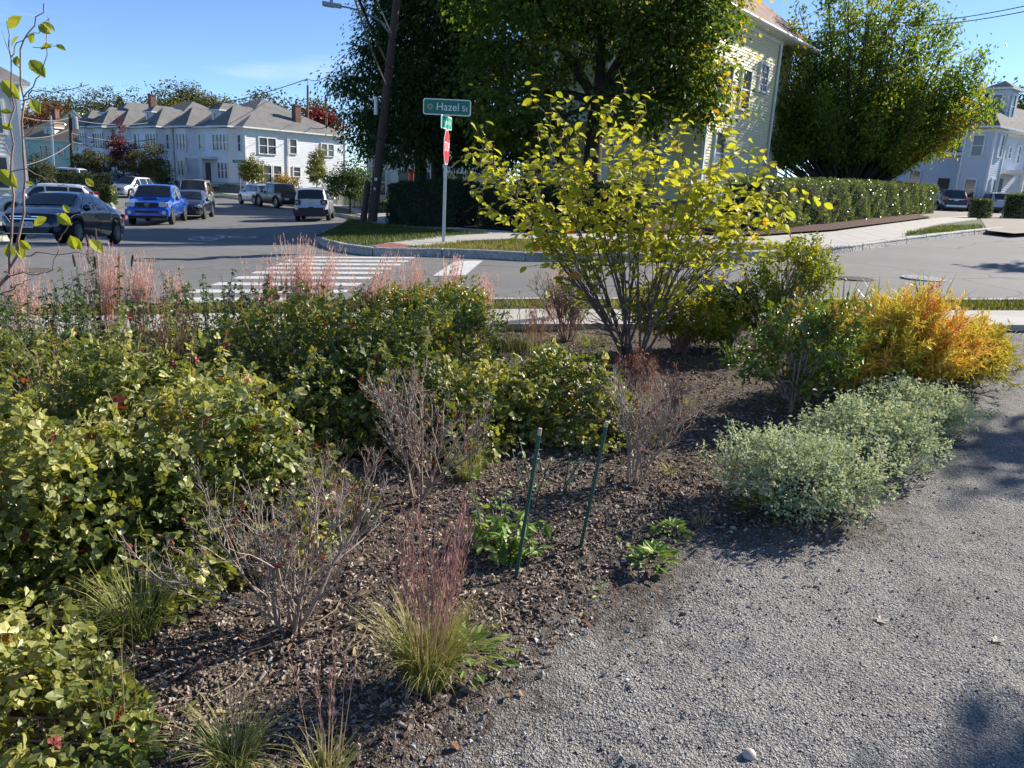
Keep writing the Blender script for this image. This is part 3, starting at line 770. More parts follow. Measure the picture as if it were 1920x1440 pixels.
tw = MB(); box(tw, (-.5, 2.6, 8.0), (1.5, 2.0, 3.0)); t_ = tw.build('turret', M_sblue, root)
r = MB(); hip(r, -1.25, .25, 1.6, 3.6, 9.65, .6, .3); r.build('turret_roof', [M_roof, M_trim], t_)
window(root, .28, 2.6, 7.5, .7, 1.6, math.pi / 2); window(root, -.5, 1.57, 7.5, .6, 1.6, 0)
pp = MB(); box(pp, (1.2, 4.6, 3.3), (2.3, 4.6, .3)); box(pp, (2.1, 2.6, 1.8), (.25, .25, 2.8)); box(pp, (2.1, 6.7, 1.8), (.25, .25, 2.8)); box(pp, (1.2, 4.6, .2), (2.3, 4.6, .7)); pp.build('porch', M_trim, root)
dd = MB(); box(dd, (.05, 4.0, 1.7), (.08, 1.0, 2.2)); dd.build('door', M_black, root)
bx0, bx1, by0 = -9.2, -1.75, .6
block(root, 'side_wing', bx0, bx1, by0, 6.6, .2, 4.35, M_sblue, ex=.17)
fl = MB(); box(fl, ((bx0 + bx1) / 2 + .2, by0 + 2.8, 4.5), (bx1 - bx0 + .7, 7.0, .22)); fl.build('balcony_floor', M_trim, root)
bal = MB()
for k in range(44): box(bal, (bx0 + .1 + k * .162, by0 - .5, 5.2), (.1, .035, 1.05))
box(bal, ((bx0 + bx1) / 2 + .2, by0 - .5, 5.77), (bx1 - bx0 + .4, .09, .07)); box(bal, ((bx0 + bx1) / 2 + .2, by0 - .5, 4.72), (bx1 - bx0 + .4, .08, .07))
for k in range(5): box(bal, (bx0 + k * 1.75, by0 - .54, 5.2), (.13, .13, 1.3))
bo = bal.build('balcony_rail', M_dwood, root)
block(root, 'upper_wing', -7.5, -1.75, 3.6, 8.6, 4.7, 6.9, M_sblue, ex=.17)
r = MB(); hip(r, -7.5, -1.75, 3.6, 8.6, 7.0, 1.6, .5); r.build('wing_roof', [M_roof, M_trim], root)
for x in (-7.4, -5.4): window(root, x, by0 - .03, 1.6, .8, 1.5, 0)
gd = MB(); box(gd, (-3.0, by0 - .04, 1.5), (.9, .08, 2.2)); gd.build('door', M_black, root)
p = at(1893, 300, 70.0)
root = thing('beige_house', 'beige house with white porch columns at the right edge', 'house', (p[0] + 1.2, p[1] - .5, 1.1), math.radians(38))
block(root, 'wall', 0, 9, 0, 9, .6, 6.0, M_sbeige, ex=.17)
r = MB(); hip(r, 0, 9, 0, 9, 6.15, 3.4, .5); r.build('roof', [M_roof, M_trim], root)
for x in (1.8, 4.4): window(root, x, -.03, 3.9, 1.0, 1.6, 0); window(root, x, -.03, 1.0, 1.0, 1.5, 0)
pp = MB()
for x in (.4, 2.2, 4.2): box(pp, (x, -2.0, 1.8), (.34, .34, 2.6))
box(pp, (2.8, -1.1, 3.25), (6, 2.4, .3)); box(pp, (2.8, -1.1, .2), (6, 2.4, .5)); pp.build('porch', M_trim, root)

# ================================================================== poles, lamp, wires
M_pole = mat('pole_wood', (.055, .035, .025), (.12, .08, .058), rough=.92, scale=3, bump=.7, bscale=14, stretch=(9, 9, .6))
M_polel = mat('pole_wood_pale', (.13, .09, .07), (.2, .15, .12), rough=.92, scale=3, bump=.5, bscale=14, stretch=(9, 9, .6))
M_wire = mat('cable_rubber', (.015, .015, .016), rough=.6)
M_wireg = mat('cable_grey', (.2, .2, .2), rough=.6)
M_lamp = mat('lamp_grey', (.3, .31, .32), rough=.4, metal=.4)
def pole(px, py, topx, topy, r0, r1, label, m, Y=None, name='utility_pole', top=None):
    b = G(px, py) if Y is None else at(px, py, Y)
    base = np.array([b[0], b[1], float(g(b[0], b[1])) if Y is None else b[2]])
    t = at(topx, topy, b[1]) if top is None else np.asarray(top)
    root = thing(name, label, 'utility pole', tuple(base))
    mb = MB(); v = t - base
    tube(mb, [-v / np.linalg.norm(v) * .3] + [v * k / 8 for k in range(9)], [r0] + list(np.linspace(r0, r1, 9)), 12)
    mb.build('shaft', m, root, smooth=True)
    return root, base, t
# leaning pole with the street lamp
root, pb_, pt_ = pole(697, 423, 752, -70, .21, .15, 'leaning dark wooden utility pole carrying the street lamp', M_pole)
Yp = pb_[1]
def on_pole(py):   # a point of the leaning pole at picture height py
    f = (423 - py) / (423 + 70.0); return pb_ + (pt_ - pb_) * f
arm = MB(); q0 = on_pole(50) ; q1 = at(640, 12, Yp - .3)
mid = (q0 + q1) / 2 + np.array([0, 0, .34])
P_ = [q0 * (1 - t) ** 2 + mid * 2 * t * (1 - t) + q1 * t * t for t in np.linspace(0, 1, 9)]
tube(arm, [p - pb_ for p in P_], .035, 6); bar(arm, on_pole(62) - pb_, P_[2] - pb_, .04, .04)
ao = arm.build('lamp_arm', M_lamp, root)
lh = MB(); d_ = nrm(P_[-1] - P_[-2]); e1 = P_[-1] - pb_; bar(lh, e1, e1 + d_ * .75, .26, .14); box(lh, e1 + d_ * .4 + np.array([0, 0, .13]), (.1, .1, .14)); bar(lh, e1 + d_ * .3 - np.array([0, 0, .07]), e1 + d_ * .7 - np.array([0, 0, .07]), .18, .05)
lh.build('lamp_head', M_lamp, root)
bx_ = MB(); c_ = on_pole(190) - pb_ + np.array([-.35, -.1, 0]); lathe(bx_, [(0, -.35), (.1, -.35), (.1, .35), (0, .36)], 10, c=c_); bx_.build('cable_splice', M_steel, root)
br_ = MB()
for py in (65, 118, 152):
    c_ = on_pole(py) - pb_; tube(br_, [c_ + np.array([-.25, -.1, .03]), c_ + np.array([.25, -.1, -.03])], .03, 5)
br_.build('bracket', M_black, root)
bd_ = MB()
for py in (250, 330, 345):
    c_ = on_pole(py) - pb_; box(bd_, c_, (.47, .47, .07))
bd_.build('strap', M_black, root)
tg = MB(); c_ = on_pole(330) - pb_; box(tg, c_ + np.array([0, -.24, 0]), (.12, .02, .12)); box(tg, c_ + np.array([-.05, -.24, -.4]), (.08, .02, .1)); tg.build('pole_tag', M_trim, root)
pole(680, 424, 690, 340, .15, .13, 'short cut stub lashed beside the leaning utility pole', M_pole, name='pole_stub')
r2, b2, t2 = pole(577, 362, 577, 160, .17, .12, 'tall wooden utility pole in front of the corner house', M_polel)
tp = MB(); tube(tp, [t2 - b2, t2 - b2 + np.array([0, 0, .7])], .03, 5); tp.build('pole_top_pin', M_black, r2)
r3, b3, t3 = pole(615, 362, 611, 182, .16, .12, 'second tall wooden pole right of the corner house', M_polel)
r4, b4, t4 = pole(357, 352, 357, 203, .14, .10, 'slim brown utility pole in front of the middle row house', M_polel)
r5, b5, t5 = pole(137, 350, 131, 214, .17, .14, 'dark utility pole with transformer can before the mint house', M_pole)
tr = MB(); lathe(tr, [(0, -.6), (.28, -.6), (.28, .5), (.2, .6), (0, .6)], 12, c=t5 - b5 + np.array([.45, 0, -.8])); tr.build('transformer', M_lamp, r5)
r6, b6, t6 = pole(103, 345, 95, 216, .11, .09, 'pale grey metal lamp pole left of the transformer pole', M_steel, name='lamp_pole')
la = MB(); tube(la, [t6 - b6 - [0, 0, 1.0], t6 - b6 + np.array([.6, 0, -.8]), t6 - b6 + np.array([1.1, 0, -.85])], .05, 5); lathe(la, [(0, -.08), (.25, -.06), (.2, .06), (0, .1)], 10, c=t6 - b6 + np.array([1.3, 0, -.85])); la.build('lamp_head', M_lamp, r6)
sg = MB(); box(sg, t6 - b6 + np.array([.55, 0, -6.0]), (.7, .05, 1.3)); sg.build('sign_board', M_trim, r6)
def wire(a, b, sag, r, label, m=M_wire):
    a = np.asarray(a, float); b = np.asarray(b, float); c = (a + b) / 2
    mb = MB(); P = [a + (b - a) * t - np.array([0, 0, sag * 4 * t * (1 - t)]) - c for t in np.linspace(0, 1, 22)]
    tube(mb, P, r, 4); o = mb.build('overhead_cable', m, loc=tuple(c))
    tag(o, label, 'cable', 'overhead cables between the poles'); return o
top2 = t2 + np.array([0, 0, .7])
wire(on_pole(-60), top2, 1.6, .03, 'thin cable sagging from the leaning pole down to the top of the tall pole')
wire(on_pole(120), b2 + (t2 - b2) * .63, 1.1, .035, 'cable from the leaning pole to the middle of the tall pole')
wire(top2, at(190, 205, 118), 1.5, .045, 'topmost cable from the tall pole over the row roofs')
for k, (f, yy, X2, s, r, lab) in enumerate(((.62, 289, 357, .9, .05, 'upper of the cables crossing the corner house front'), (.56, 298, 357, 1.1, .085, 'thick black cable bundle crossing the corner house front'), (.5, 307, 357, 1.3, .055, 'cable just under the thick bundle on the corner house'), (.45, 322, 357, 1.5, .045, 'lowest cable crossing the corner house front'))):
    q = b4 + (t4 - b4) * (1 - (yy - 203) / 149.0 * .62)
    wire(b2 + (t2 - b2) * f, q, s, r, lab)
for f, g2, s, lab in ((.95, .93, .9, 'high cable from the slim pole left to the transformer pole'), (.75, .74, 1.1, 'grey cable from the slim pole left across the row house eaves'), (.66, .62, 1.0, 'dark cable from the slim pole left across the row house windows')):
    wire(b4 + (t4 - b4) * f, b5 + (t5 - b5) * g2, s, .05, lab, M_wireg)
for g2, py, lab in ((.95, 190, 'high cable from the transformer pole out at the left edge'), (.8, 250, 'middle cable from the transformer pole out at the left edge'), (.6, 330, 'low cable from the transformer pole out at the left edge')):
    wire(b5 + (t5 - b5) * g2, at(-60, py - 20, 60), 1.0, .035, lab, M_wireg)
wire(on_pole(60), on_pole(60) + np.array([1.2, -26, 3.6]), .5, .028, 'pale cable rising from the lamp bracket towards the viewer', M_wireg)
wire(on_pole(118), on_pole(118) + np.array([1.5, -26, 3.9]), .5, .05, 'thick cable bundle rising from the leaning pole towards the viewer')
wire(on_pole(152), on_pole(152) + np.array([2.2, -26, 4.6]), .8, .03, 'lowest cable rising from the leaning pole towards the viewer', M_wireg)
wire(b3 + (t3 - b3) * .92, on_pole(60), .5, .02, 'cable from the second tall pole up to the leaning pole')
wire(at(1640, 40, 40), at(2050, -20, 22), .3, .014, 'upper thin cable in the sky above the right tree')
wire(at(1640, 46, 40), at(2050, -8, 22), .3, .014, 'lower thin cable in the sky above the right tree')

# ================================================================== signs
M_sgreen = mat('sign_green', (.0, .155, .10), rough=.45)
M_sgreen2 = mat('sign_green_bright', (.0, .33, .21), rough=.45)
M_sred = mat('sign_red', (.52, .012, .03), rough=.45)
M_swt = mat('sign_white', (.78, .79, .78), rough=.5)
M_seal = mat('sign_seal', (.42, .36, .26), (.3, .27, .22), rough=.6, scale=60)
sb = G(831, 466)
root = thing('street_sign', 'steel post with green Hazel St blade and edge-on red stop sign', 'street sign', tuple(sb))
mpx = sb[1] / FPX * 1.0
def rr_outline(w, h, r, n=5):
    P = []
    for cx, cy, a0 in ((w / 2 - r, h / 2 - r, 0), (-w / 2 + r, h / 2 - r, 90), (-w / 2 + r, -h / 2 + r, 180), (w / 2 - r, -h / 2 + r, 270)):
        for i in range(n): a = math.radians(a0 + 90 * i / (n - 1)); P.append((cx + r * math.cos(a), cy + r * math.sin(a)))
    return P
topp = at(832, 214, sb[1]); hp = topp[2] - sb[2]
pm_ = MB(); prism(pm_, [(-.035, -.02), (.035, -.02), (.035, .02), (.02, .032), (-.02, .032), (-.035, .02)], -.3, hp)
po_ = pm_.build('post', M_steel, root)
sc_ = sb[1] / FPX
def blade(z, w, h, rz, bodyc, y=-.02, name='street_name_blade', rim=.022):
    e = thing(name, None, None); e.parent = root; e.location = (0, 0, z); e.rotation_euler = (0, 0, rz)
    del_ = MB(); prism(del_, rr_outline(w, h, .05), -.006, .006, 'y'); del_.build('rim', M_swt, e)
    f_ = MB(); prism(f_, rr_outline(w - 2 * rim, h - 2 * rim, .04), -.010, -.0062, 'y'); prism(f_, rr_outline(w - 2 * rim, h - 2 * rim, .04), .0062, .010, 'y'); f_.build('face', bodyc, e)
    return e
hz = at(832, 201, sb[1])[2] - sb[2]
bl_ = blade(hz, 1.09, .35, math.radians(-2), M_sgreen)
bl_.location = (.0, -.03, hz)
text_mesh('lettering', 'Hazel', .235, M_swt, bl_, (.02, -.012, 0.0), (math.pi / 2, 0, 0))
text_mesh('lettering', 'St', .17, M_swt, bl_, (.41, -.012, -.02), (math.pi / 2, 0, 0))
sl = MB(); prism(sl, disc_pts((-.385, 0), .062, 16), -.0125, -.0105, 'y'); sl.build('town_seal', M_seal, bl_)
s2 = MB(); prism(s2, disc_pts((-.385, 0), .036, 12), -.0135, -.0126, 'y'); s2.build('town_seal', M_sgreen, bl_)
z2 = at(832, 230, sb[1])[2] - sb[2]
b2_ = blade(z2, .90, .29, math.radians(80), M_sgreen2); b2_.location = (.0, -.06, z2)
text_mesh('lettering', 'Boylston St', .15, M_swt, b2_, (.02, -.012, 0), (math.pi / 2, 0, 0), xs=.85)
ck = MB(); box(ck, (0, 0, (hz + z2) / 2), (.05, .05, .16)); ck.build('bracket', M_steel, root)
st_ = thing('stop_sign', None, None); st_.parent = root
z3 = at(832, 276, sb[1])[2] - sb[2]
st_.location = (.02, -.045, z3); st_.rotation_euler = (0, 0, math.radians(86))
oc = lambda r: [(r * math.cos(math.radians(22.5 + 45 * i)), r * math.sin(math.radians(22.5 + 45 * i))) for i in range(8)]
o_ = MB(); prism(o_, oc(.415), -.004, .004, 'y'); o_.build('rim', M_swt, st_)
o_ = MB(); prism(o_, oc(.39), -.0075, -.0045, 'y'); o_.build('face', M_sred, st_)
text_mesh('lettering', 'STOP', .30, M_swt, st_, (0, -.009, 0), (math.pi / 2, 0, 0), xs=.92)
# far street sign
fb = G(452, 368); root = thing('street_sign', 'small far green street sign on a thin post before the corner house', 'street sign', tuple(fb))
ht = at(452, 303, fb[1])[2] - fb[2]
mb = MB(); tube(mb, [(0, 0, -.2), (0, 0, ht + .1)], .035, 6); mb.build('post', M_steel, root)
mb = MB(); box(mb, (0, -.05, ht), (1.35, .02, .27)); fo = mb.build('street_name_blade', M_sgreen, root)
text_mesh('lettering', 'N Payson Rd', .19, M_swt, fo, (0, -.065, ht), (math.pi / 2, 0, 0))
mb = MB(); box(mb, (0, 0, ht - .36), (.03, .7, .24), rz=.5); mb.build('street_name_blade', M_sgreen, root)

# ================================================================== fences
M_chain = mat('chain_link_wire', (.16, .16, .155), rough=.5, metal=.4)
def chain_fence(pts, h, label, m, step=.09, wr=.006, post=2.2, r=.03):
    pts = [np.asarray(p[:2], float) for p in pts]
    root = thing('chain_link_fence', label, 'fence', gz(*pts[0])); o = np.array(gz(*pts[0]))
    mesh = MB(); rail = MB()
    for a, b in zip(pts, pts[1:]):
        L = float(np.linalg.norm(b - a)); d = (b - a) / L; n = max(1, int(L / post))
        P = lambda s, z: np.array([*(a + d * s), float(g(*(a + d * s))) + z]) - o
        for k in range(n + 1):
            pm = MB(); tube(pm, [P(L * k / n, -.1), P(L * k / n, h + .06)], r, 6); pm.build('fence_post', m, root)
        tube(rail, [P(s, h) for s in np.linspace(0, L, 6)], r * .7, 5)
        for k in range(int(-h / step / 1.0), int(L / step)):
            for sg_ in (1, -1):
                s0, s1 = k * step, k * step + h
                if sg_ < 0: s0, s1 = s1, s0
                lo, hi = 0.0, 1.0
                if s0 != s1:
                    ta, tb = (0 - s0) / (s1 - s0), (L - s0) / (s1 - s0)
                    lo, hi = max(0, min(ta, tb)), min(1, max(ta, tb))
                if hi - lo < .02: continue
                A, B = P(s0 + (s1 - s0) * lo, h * lo + .03), P(s0 + (s1 - s0) * hi, h * hi + .03)
                tube(mesh, [A, B], wr, 3, cap=False)
    rail.build('top_rail', m, root)
    tag(mesh.build('wire_mesh', m, root), kind='stuff')
    return root
chain_fence([G(700, 402), G(655, 392), G(632, 388)], 1.25, 'grey chain link fence beside the pavement left of the leaning pole', M_chain, .16, .007)
pf = G(30, 432)
lf = [LEFT[4] + np.array([-3.4, -.5]), LEFT[5] + np.array([-3.6, 0]), LEFT[6] + np.array([-4.0, -1.2])]
chain_fence(lf, 1.15, 'low black chain link fence in the front yard behind the navy sedan', M_black, .14, .006, 1.6)
fp = [KERB_UP[5] + nrm(np.array([.78, .62])) * 0 + np.array([-6, 16.0]), KERB_UP[5] + np.array([3.0, 12.6]), KERB_UP[5] + np.array([6.2, 9.6])]
fp = [G(372, 361), G(478, 366), G(560, 367)]
chain_fence(fp, 1.1, 'long low grey fence in front of the corner house', M_chain, .3, .008, 2.6)
# ================================================================== trees and hedges
M_bark = mat('bark_dark', (.035, .027, .021), (.085, .066, .052), rough=.95, scale=4, bump=.9, bscale=16, stretch=(6, 6, .8))
M_bark2 = mat('bark_grey', (.12, .10, .09), (.22, .19, .17), rough=.95, scale=6, bump=.6, bscale=20, stretch=(6, 6, .8))
M_lmaple = leafmat('maple_leaves', [(0, (.045, .085, .022)), (.5, (.085, .14, .026)), (.8, (.19, .21, .03)), (1, (.42, .32, .035))], rough=.5, spec=.25, trans=.48, gain=1.5)
M_ldark = leafmat('dark_leaves', [(0, (.04, .075, .03)), (.6, (.068, .112, .036)), (.93, (.12, .16, .04)), (1, (.34, .17, .03))], rough=.5, spec=.25, trans=.42, gain=1.4)
M_lright = leafmat('cherry_leaves', [(0, (.065, .125, .022)), (.5, (.13, .20, .03)), (.8, (.26, .29, .036)), (1, (.46, .26, .04))], rough=.42, spec=.35, trans=.5, gain=1.45)
M_lolive = leafmat('olive_leaves', [(0, (.05, .06, .018)), (.5, (.10, .105, .026)), (1, (.20, .14, .04))], rough=.55, trans=.35)
M_lyel = leafmat('yellow_leaves', [(0, (.14, .15, .02)), (.5, (.26, .24, .03)), (1, (.48, .33, .04))], rough=.5, trans=.4)
M_lgold = leafmat('golden_leaves', [(0, (.40, .27, .03)), (1, (.62, .40, .04))], rough=.5, trans=.4)
M_lred = leafmat('red_leaves', [(0, (.12, .018, .022)), (.6, (.22, .035, .035)), (1, (.30, .10, .06))], rough=.5, trans=.35)
M_lorange = leafmat('orange_leaves', [(0, (.10, .06, .02)), (.5, (.24, .085, .025)), (1, (.36, .14, .03))], rough=.55, trans=.35)
M_lfar = leafmat('far_leaves', [(0, (.06, .075, .028)), (.5, (.11, .115, .04)), (1, (.24, .19, .06))], rough=.6, trans=.35)
M_hedge = leafmat('privet_leaves', [(0, (.08, .13, .035)), (.6, (.17, .22, .07)), (1, (.42, .44, .22))], rough=.28, spec=.8, trans=.25)
M_hedged = leafmat('yew_leaves', [(0, (.016, .036, .012)), (.7, (.032, .060, .018)), (1, (.06, .085, .02))], rough=.5, spec=.3, trans=.2)
M_hcore = mat('hedge_twigs', (.010, .014, .006), (.018, .020, .009), rough=1, scale=10, bump=1, bscale=22, dist=.08)

def crown_leaves(R, mb, blobs, n, size, droop=.5, kind='dia', clump=26, crad=.5, aspect=.62, warm_dir=None, shell=.45, tint_mu=.4, tint_sd=.2):
    """leaf clumps through ellipsoid volumes; every clump has its own hue and tilt"""
    B = np.asarray(blobs, float); vol = (B[:, 3] * B[:, 4] * B[:, 5]) ** (2 / 3.); vol /= vol.sum()
    P, D, U, TI = [], [], [], []
    for b, v in zip(B, vol):
        nc = max(3, int(n * v / clump))
        dr = nrm(R.normal(0, 1, (nc, 3))); rad = shell + (1 - shell) * R.uniform(0, 1, nc) ** .6
        rad *= 1 + .16 * np.sin(dr[:, 0] * 7 + b[0]) * np.cos(dr[:, 2] * 6 + b[1])
        c = b[:3] + dr * rad[:, None] * b[3:6]
        ct = np.clip(R.normal(tint_mu, tint_sd, nc), 0, .95)
        if warm_dir is not None: ct = np.clip(ct + .75 * np.clip((dr @ np.asarray(warm_dir)) + .25 * np.tanh(b[0] - 1.5), 0, 1) * (rad > .6) * R.uniform(.2, 1, nc), 0, 1)  # yellower towards the sun: sunlit look put into the tint, plus some real yellowing
        k = clump
        off = R.normal(0, 1, (nc, k, 3)) * crad * R.uniform(.5, 1.3, (nc, 1, 1)); off[..., 2] *= .55
        p = c[:, None] + off
        up = nrm(dr[:, None] * .5 + np.array([0, 0, .8]) + R.normal(0, .45, (nc, k, 3)))
        d = nrm(nrm(off + 1e-6) * .8 + dr[:, None] * .5 + np.array([0, 0, -droop]) + R.normal(0, .35, (nc, k, 3)))
        P.append(p.reshape(-1, 3)); D.append(d.reshape(-1, 3)); U.append(up.reshape(-1, 3))
        TI.append(np.clip(ct[:, None] + R.normal(0, .10, (nc, k)), 0, 1).ravel())
    P, D, U, TI = map(np.concatenate, (P, D, U, TI))
    L = size * R.uniform(.7, 1.25, len(P))
    leaves(mb, P, D, U, L, L * aspect, kind, TI)
    return len(P)
def limbs(R, mb, base, blobs, r0, fork, n_sub=5, sides=7):
    """trunk from base to fork, then a limb into every blob with side branches"""
    base = np.asarray(base, float); fork = np.asarray(fork, float)
    tube(mb, [base + np.array([0, 0, -.2]), base + np.array([0, 0, .15]), base + (fork - base) * .35 + R.normal(0, .05, 3), base + (fork - base) * .7 + R.normal(0, .06, 3), fork], [r0 * 1.35, r0 * 1.1, r0, r0 * .92, r0 * .85], sides + 3)
    for b in blobs:
        e = np.asarray(b[:3], float); mid = fork + (e - fork) * .5 + np.array([0, 0, .12 * np.linalg.norm(e - fork)]) + R.normal(0, .12, 3)
        ts = np.linspace(0, 1, 6)[:, None]
        P = fork * (1 - ts) ** 2 + mid * 2 * ts * (1 - ts) + e * ts ** 2 + R.normal(0, .05, (6, 3)) * (ts * (1 - ts) * 4)
        rr_ = r0 * min(.75, .25 + .12 * float(np.mean(b[3:6])))
        tube(mb, P, np.linspace(rr_, rr_ * .35, 6), sides)
        for k in range(n_sub):
            d = nrm(R.normal(0, 1, 3)); q = P[R.integers(3, 6)]; tip = e + d * np.asarray(b[3:6]) * R.uniform(.55, .95)
            m2 = (q + tip) / 2 + R.normal(0, .1, 3)
            tube(mb, [q, m2, tip], [rr_ * .32, rr_ * .2, .012], 4, cap=False)
def tree(name, label, base, blobs, n, size, lm, bm, r0=.16, fork_h=None, group=None, seed=1, sub=5, cat='tree', **kw):
    """blobs in world coordinates"""
    R = np.random.default_rng(seed); base = np.asarray(base, float)
    root = thing(name, label, cat, tuple(base), group=group)
    bl = [tuple(np.asarray(b[:3]) - base) + tuple(b[3:6]) for b in blobs]
    low = min(b[2] - b[5] for b in bl)
    fk = np.array([0, 0, fork_h if fork_h else max(.4, low * 1.0 + .2)])
    t = MB(); limbs(R, t, (0, 0, 0), bl, r0, fk, sub); t.build('trunk', bm, root, smooth=True)
    c = MB(); crown_leaves(R, c, bl, n, size, **kw); c.build('crown', lm, root)
    return root
def B_(px, py, Y, rx, rz, ry=None):
    p = at(px, py, Y); return (*p, rx, ry if ry else rx, rz)

# the big maple in front of the cream house
base = np.array(gz(*at(1112, 300, 30.5)[:2], .1))
tree('maple_tree', 'big maple with right side yellowing and tinted sunlit in front of the cream house', base,
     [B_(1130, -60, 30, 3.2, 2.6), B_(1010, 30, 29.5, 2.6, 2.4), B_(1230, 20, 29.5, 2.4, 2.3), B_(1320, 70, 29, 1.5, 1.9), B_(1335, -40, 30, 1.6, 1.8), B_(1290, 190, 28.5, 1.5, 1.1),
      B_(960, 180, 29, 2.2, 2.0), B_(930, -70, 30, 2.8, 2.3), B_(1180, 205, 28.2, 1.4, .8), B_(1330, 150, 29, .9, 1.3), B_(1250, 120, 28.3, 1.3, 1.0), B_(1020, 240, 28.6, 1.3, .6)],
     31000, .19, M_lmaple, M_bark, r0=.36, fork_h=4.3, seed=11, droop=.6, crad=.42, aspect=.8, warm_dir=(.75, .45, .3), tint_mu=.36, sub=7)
# two dark trees on the left behind the tall hedge
base = np.array(gz(*at(786, 330, 37)[:2], .1))
tree('shade_tree', 'dark shade tree on the left behind the clipped hedge, hanging over the leaning pole', base,
     [B_(800, 60, 37.2, 2.88, 3.12, 1.79), B_(735, 190, 36.6, 1.80, 1.56, 1.12), B_(690, 240, 36.2, 1.20, 1.32, 0.74), B_(760, 280, 35.4, 1.56, 0.96, 0.97), B_(815, 190, 36.0, 2.04, 1.92, 1.26), B_(790, -60, 37.2, 2.64, 2.64, 1.64), B_(650, 165, 37.0, 0.90, 0.54, 0.56), B_(690, 130, 37.0, 1.08, 1.08, 0.67), B_(720, 60, 37.2, 1.08, 1.44, 0.67)],
     38000, .18, M_ldark, M_bark, r0=.30, fork_h=3.4, seed=12, droop=.9, crad=.36, aspect=.5, tint_mu=.4, sub=7)
base = np.array(gz(*at(818, 330, 38.5)[:2], .1))
tree('shade_tree', 'dark broad tree with second trunk right of the street sign, before the cream house porch', base,
     [B_(880, 40, 38.4, 3.12, 3.12, 1.93), B_(880, 190, 37.2, 2.76, 1.92, 1.71), B_(860, 270, 36.5, 2.40, 1.20, 1.49), B_(960, 275, 36.6, 2.16, 1.08, 1.34), B_(900, -70, 38.4, 2.88, 2.64, 1.79), B_(800, 130, 38.4, 1.92, 1.80, 1.19)],
     34000, .19, M_ldark, M_bark, r0=.32, fork_h=3.4, seed=13, droop=.7, crad=.42, aspect=.6, tint_mu=.36, sub=7)
# the broad fan-shaped tree on the right: upright shoots hung with drooping leaves
def fan_tree(label, base, targets, n_leaf, size, lm, bm, seed):
    R = np.random.default_rng(seed); base = np.asarray(base, float)
    root = thing('cherry_tree', label, 'tree', tuple(base)); t = MB(); c = MB()
    tube(t, [(0, 0, -.2), (0, 0, .2), (.03, 0, .7)], [.24, .19, .17], 10)
    P_all, D_all, T_all = [], [], []
    per = n_leaf // (len(targets) * 9)
    for (tp, rr_) in targets:
        e = np.asarray(tp, float) - base; s0 = np.array([.03, 0, .55])
        hdir = e.copy(); hdir[2] *= .55
        mid = s0 + (e - s0) * .45 + np.array([0, 0, -.07 * np.linalg.norm(e)]) + R.normal(0, .15, 3)
        ts = np.linspace(0, 1, 9)[:, None]
        P = s0 * (1 - ts) ** 2 + mid * 2 * ts * (1 - ts) + e * ts ** 2
        tube(t, P, np.linspace(.10, .015, 9), 6)
        ct = R.uniform(.2, .62) + (.2 if e[0] > 1.2 and R.random() < .5 else 0)
        for k in range(9):
            if k == 0: Q = P[3:]
            else:
                i = R.integers(3, 9); q = P[i]; d = nrm(nrm(e) * .9 + np.array([0, 0, .5]) + R.normal(0, .5, 3)); L = rr_ * R.uniform(.8, 1.7)
                q1 = q + d * L * .5; q2 = q1 + nrm(d + np.array([0, 0, .35])) * L * .5
                tube(t, [q, q1, q2], [.03, .018, .008], 4, cap=False); Q = np.array([q, q1, q2])
            u = R.uniform(0.05, 1, per) ** .8 * (len(Q) - 1); i0 = np.minimum(u.astype(int), len(Q) - 2)
            pp_ = Q[i0] + (Q[i0 + 1] - Q[i0]) * (u - i0)[:, None] + R.normal(0, .34, (per, 3))
            dd_ = nrm(R.normal(0, .7, (per, 3)) + np.array([0, 0, -.6]))
            P_all.append(pp_); D_all.append(dd_)
            T_all.append(np.clip(ct + R.normal(0, .1) + R.normal(0, .09, per) + .25 * (u / (len(Q) - 1) > .85) * R.random(per), 0, 1))
    P_all, D_all, T_all = map(np.concatenate, (P_all, D_all, T_all))
    kk = P_all[:, 2] > 2.7 + .35 * np.sin(P_all[:, 0] * 2.1) + R.normal(0, .2, len(P_all)); P_all, D_all, T_all = P_all[kk], D_all[kk], T_all[kk]
    L = size * R.uniform(.7, 1.3, len(P_all))
    leaves(c, P_all, D_all, nrm(R.normal(0, 1, P_all.shape) + np.array([.3, -.3, .5])), L, L * .42, 'dia', T_all)
    t.build('trunk', bm, root, smooth=True); c.build('crown', lm, root)
R_ = np.random.default_rng(5)
base = np.array(gz(*at(1588, 345, 44)[:2], .1))
edge = [(1410, 245), (1404, 180), (1420, 120), (1440, 90), (1470, 45), (1505, 25), (1545, -5), (1590, -30), (1640, -30), (1690, -15), (1730, 15), (1768, 45), (1795, 90), (1822, 115), (1838, 150), (1850, 175), (1835, 195), (1805, 208), (1740, 225), (1680, 235), (1470, 240), (1425, 235), (1396, 215), (1392, 160), (1400, 255)]
tg_ = []
for px, py in edge:
    for _ in range(2): tg_.append((at(px + R_.uniform(-12, 12) - (px - 1600) * .03, py + 22 + R_.uniform(-8, 18), 44 + R_.uniform(-2.4, 2.0)), .65))
for k in range(78):
    a = R_.uniform(0, 1); px, py = edge[R_.integers(0, len(edge))]
    f = R_.uniform(.35, .9); Y = 44 + R_.uniform(-3.6, 3.0) * (1.1 - f * .6)
    tg_.append((at(1600 + (px - 1600) * f, 215 + (py - 215) * f + 8, Y), .95))
fan_tree('broad dense tree with upright leafy shoots behind the long sunlit hedge', base, tg_, 78000, .235, M_lright, M_bark, 21)

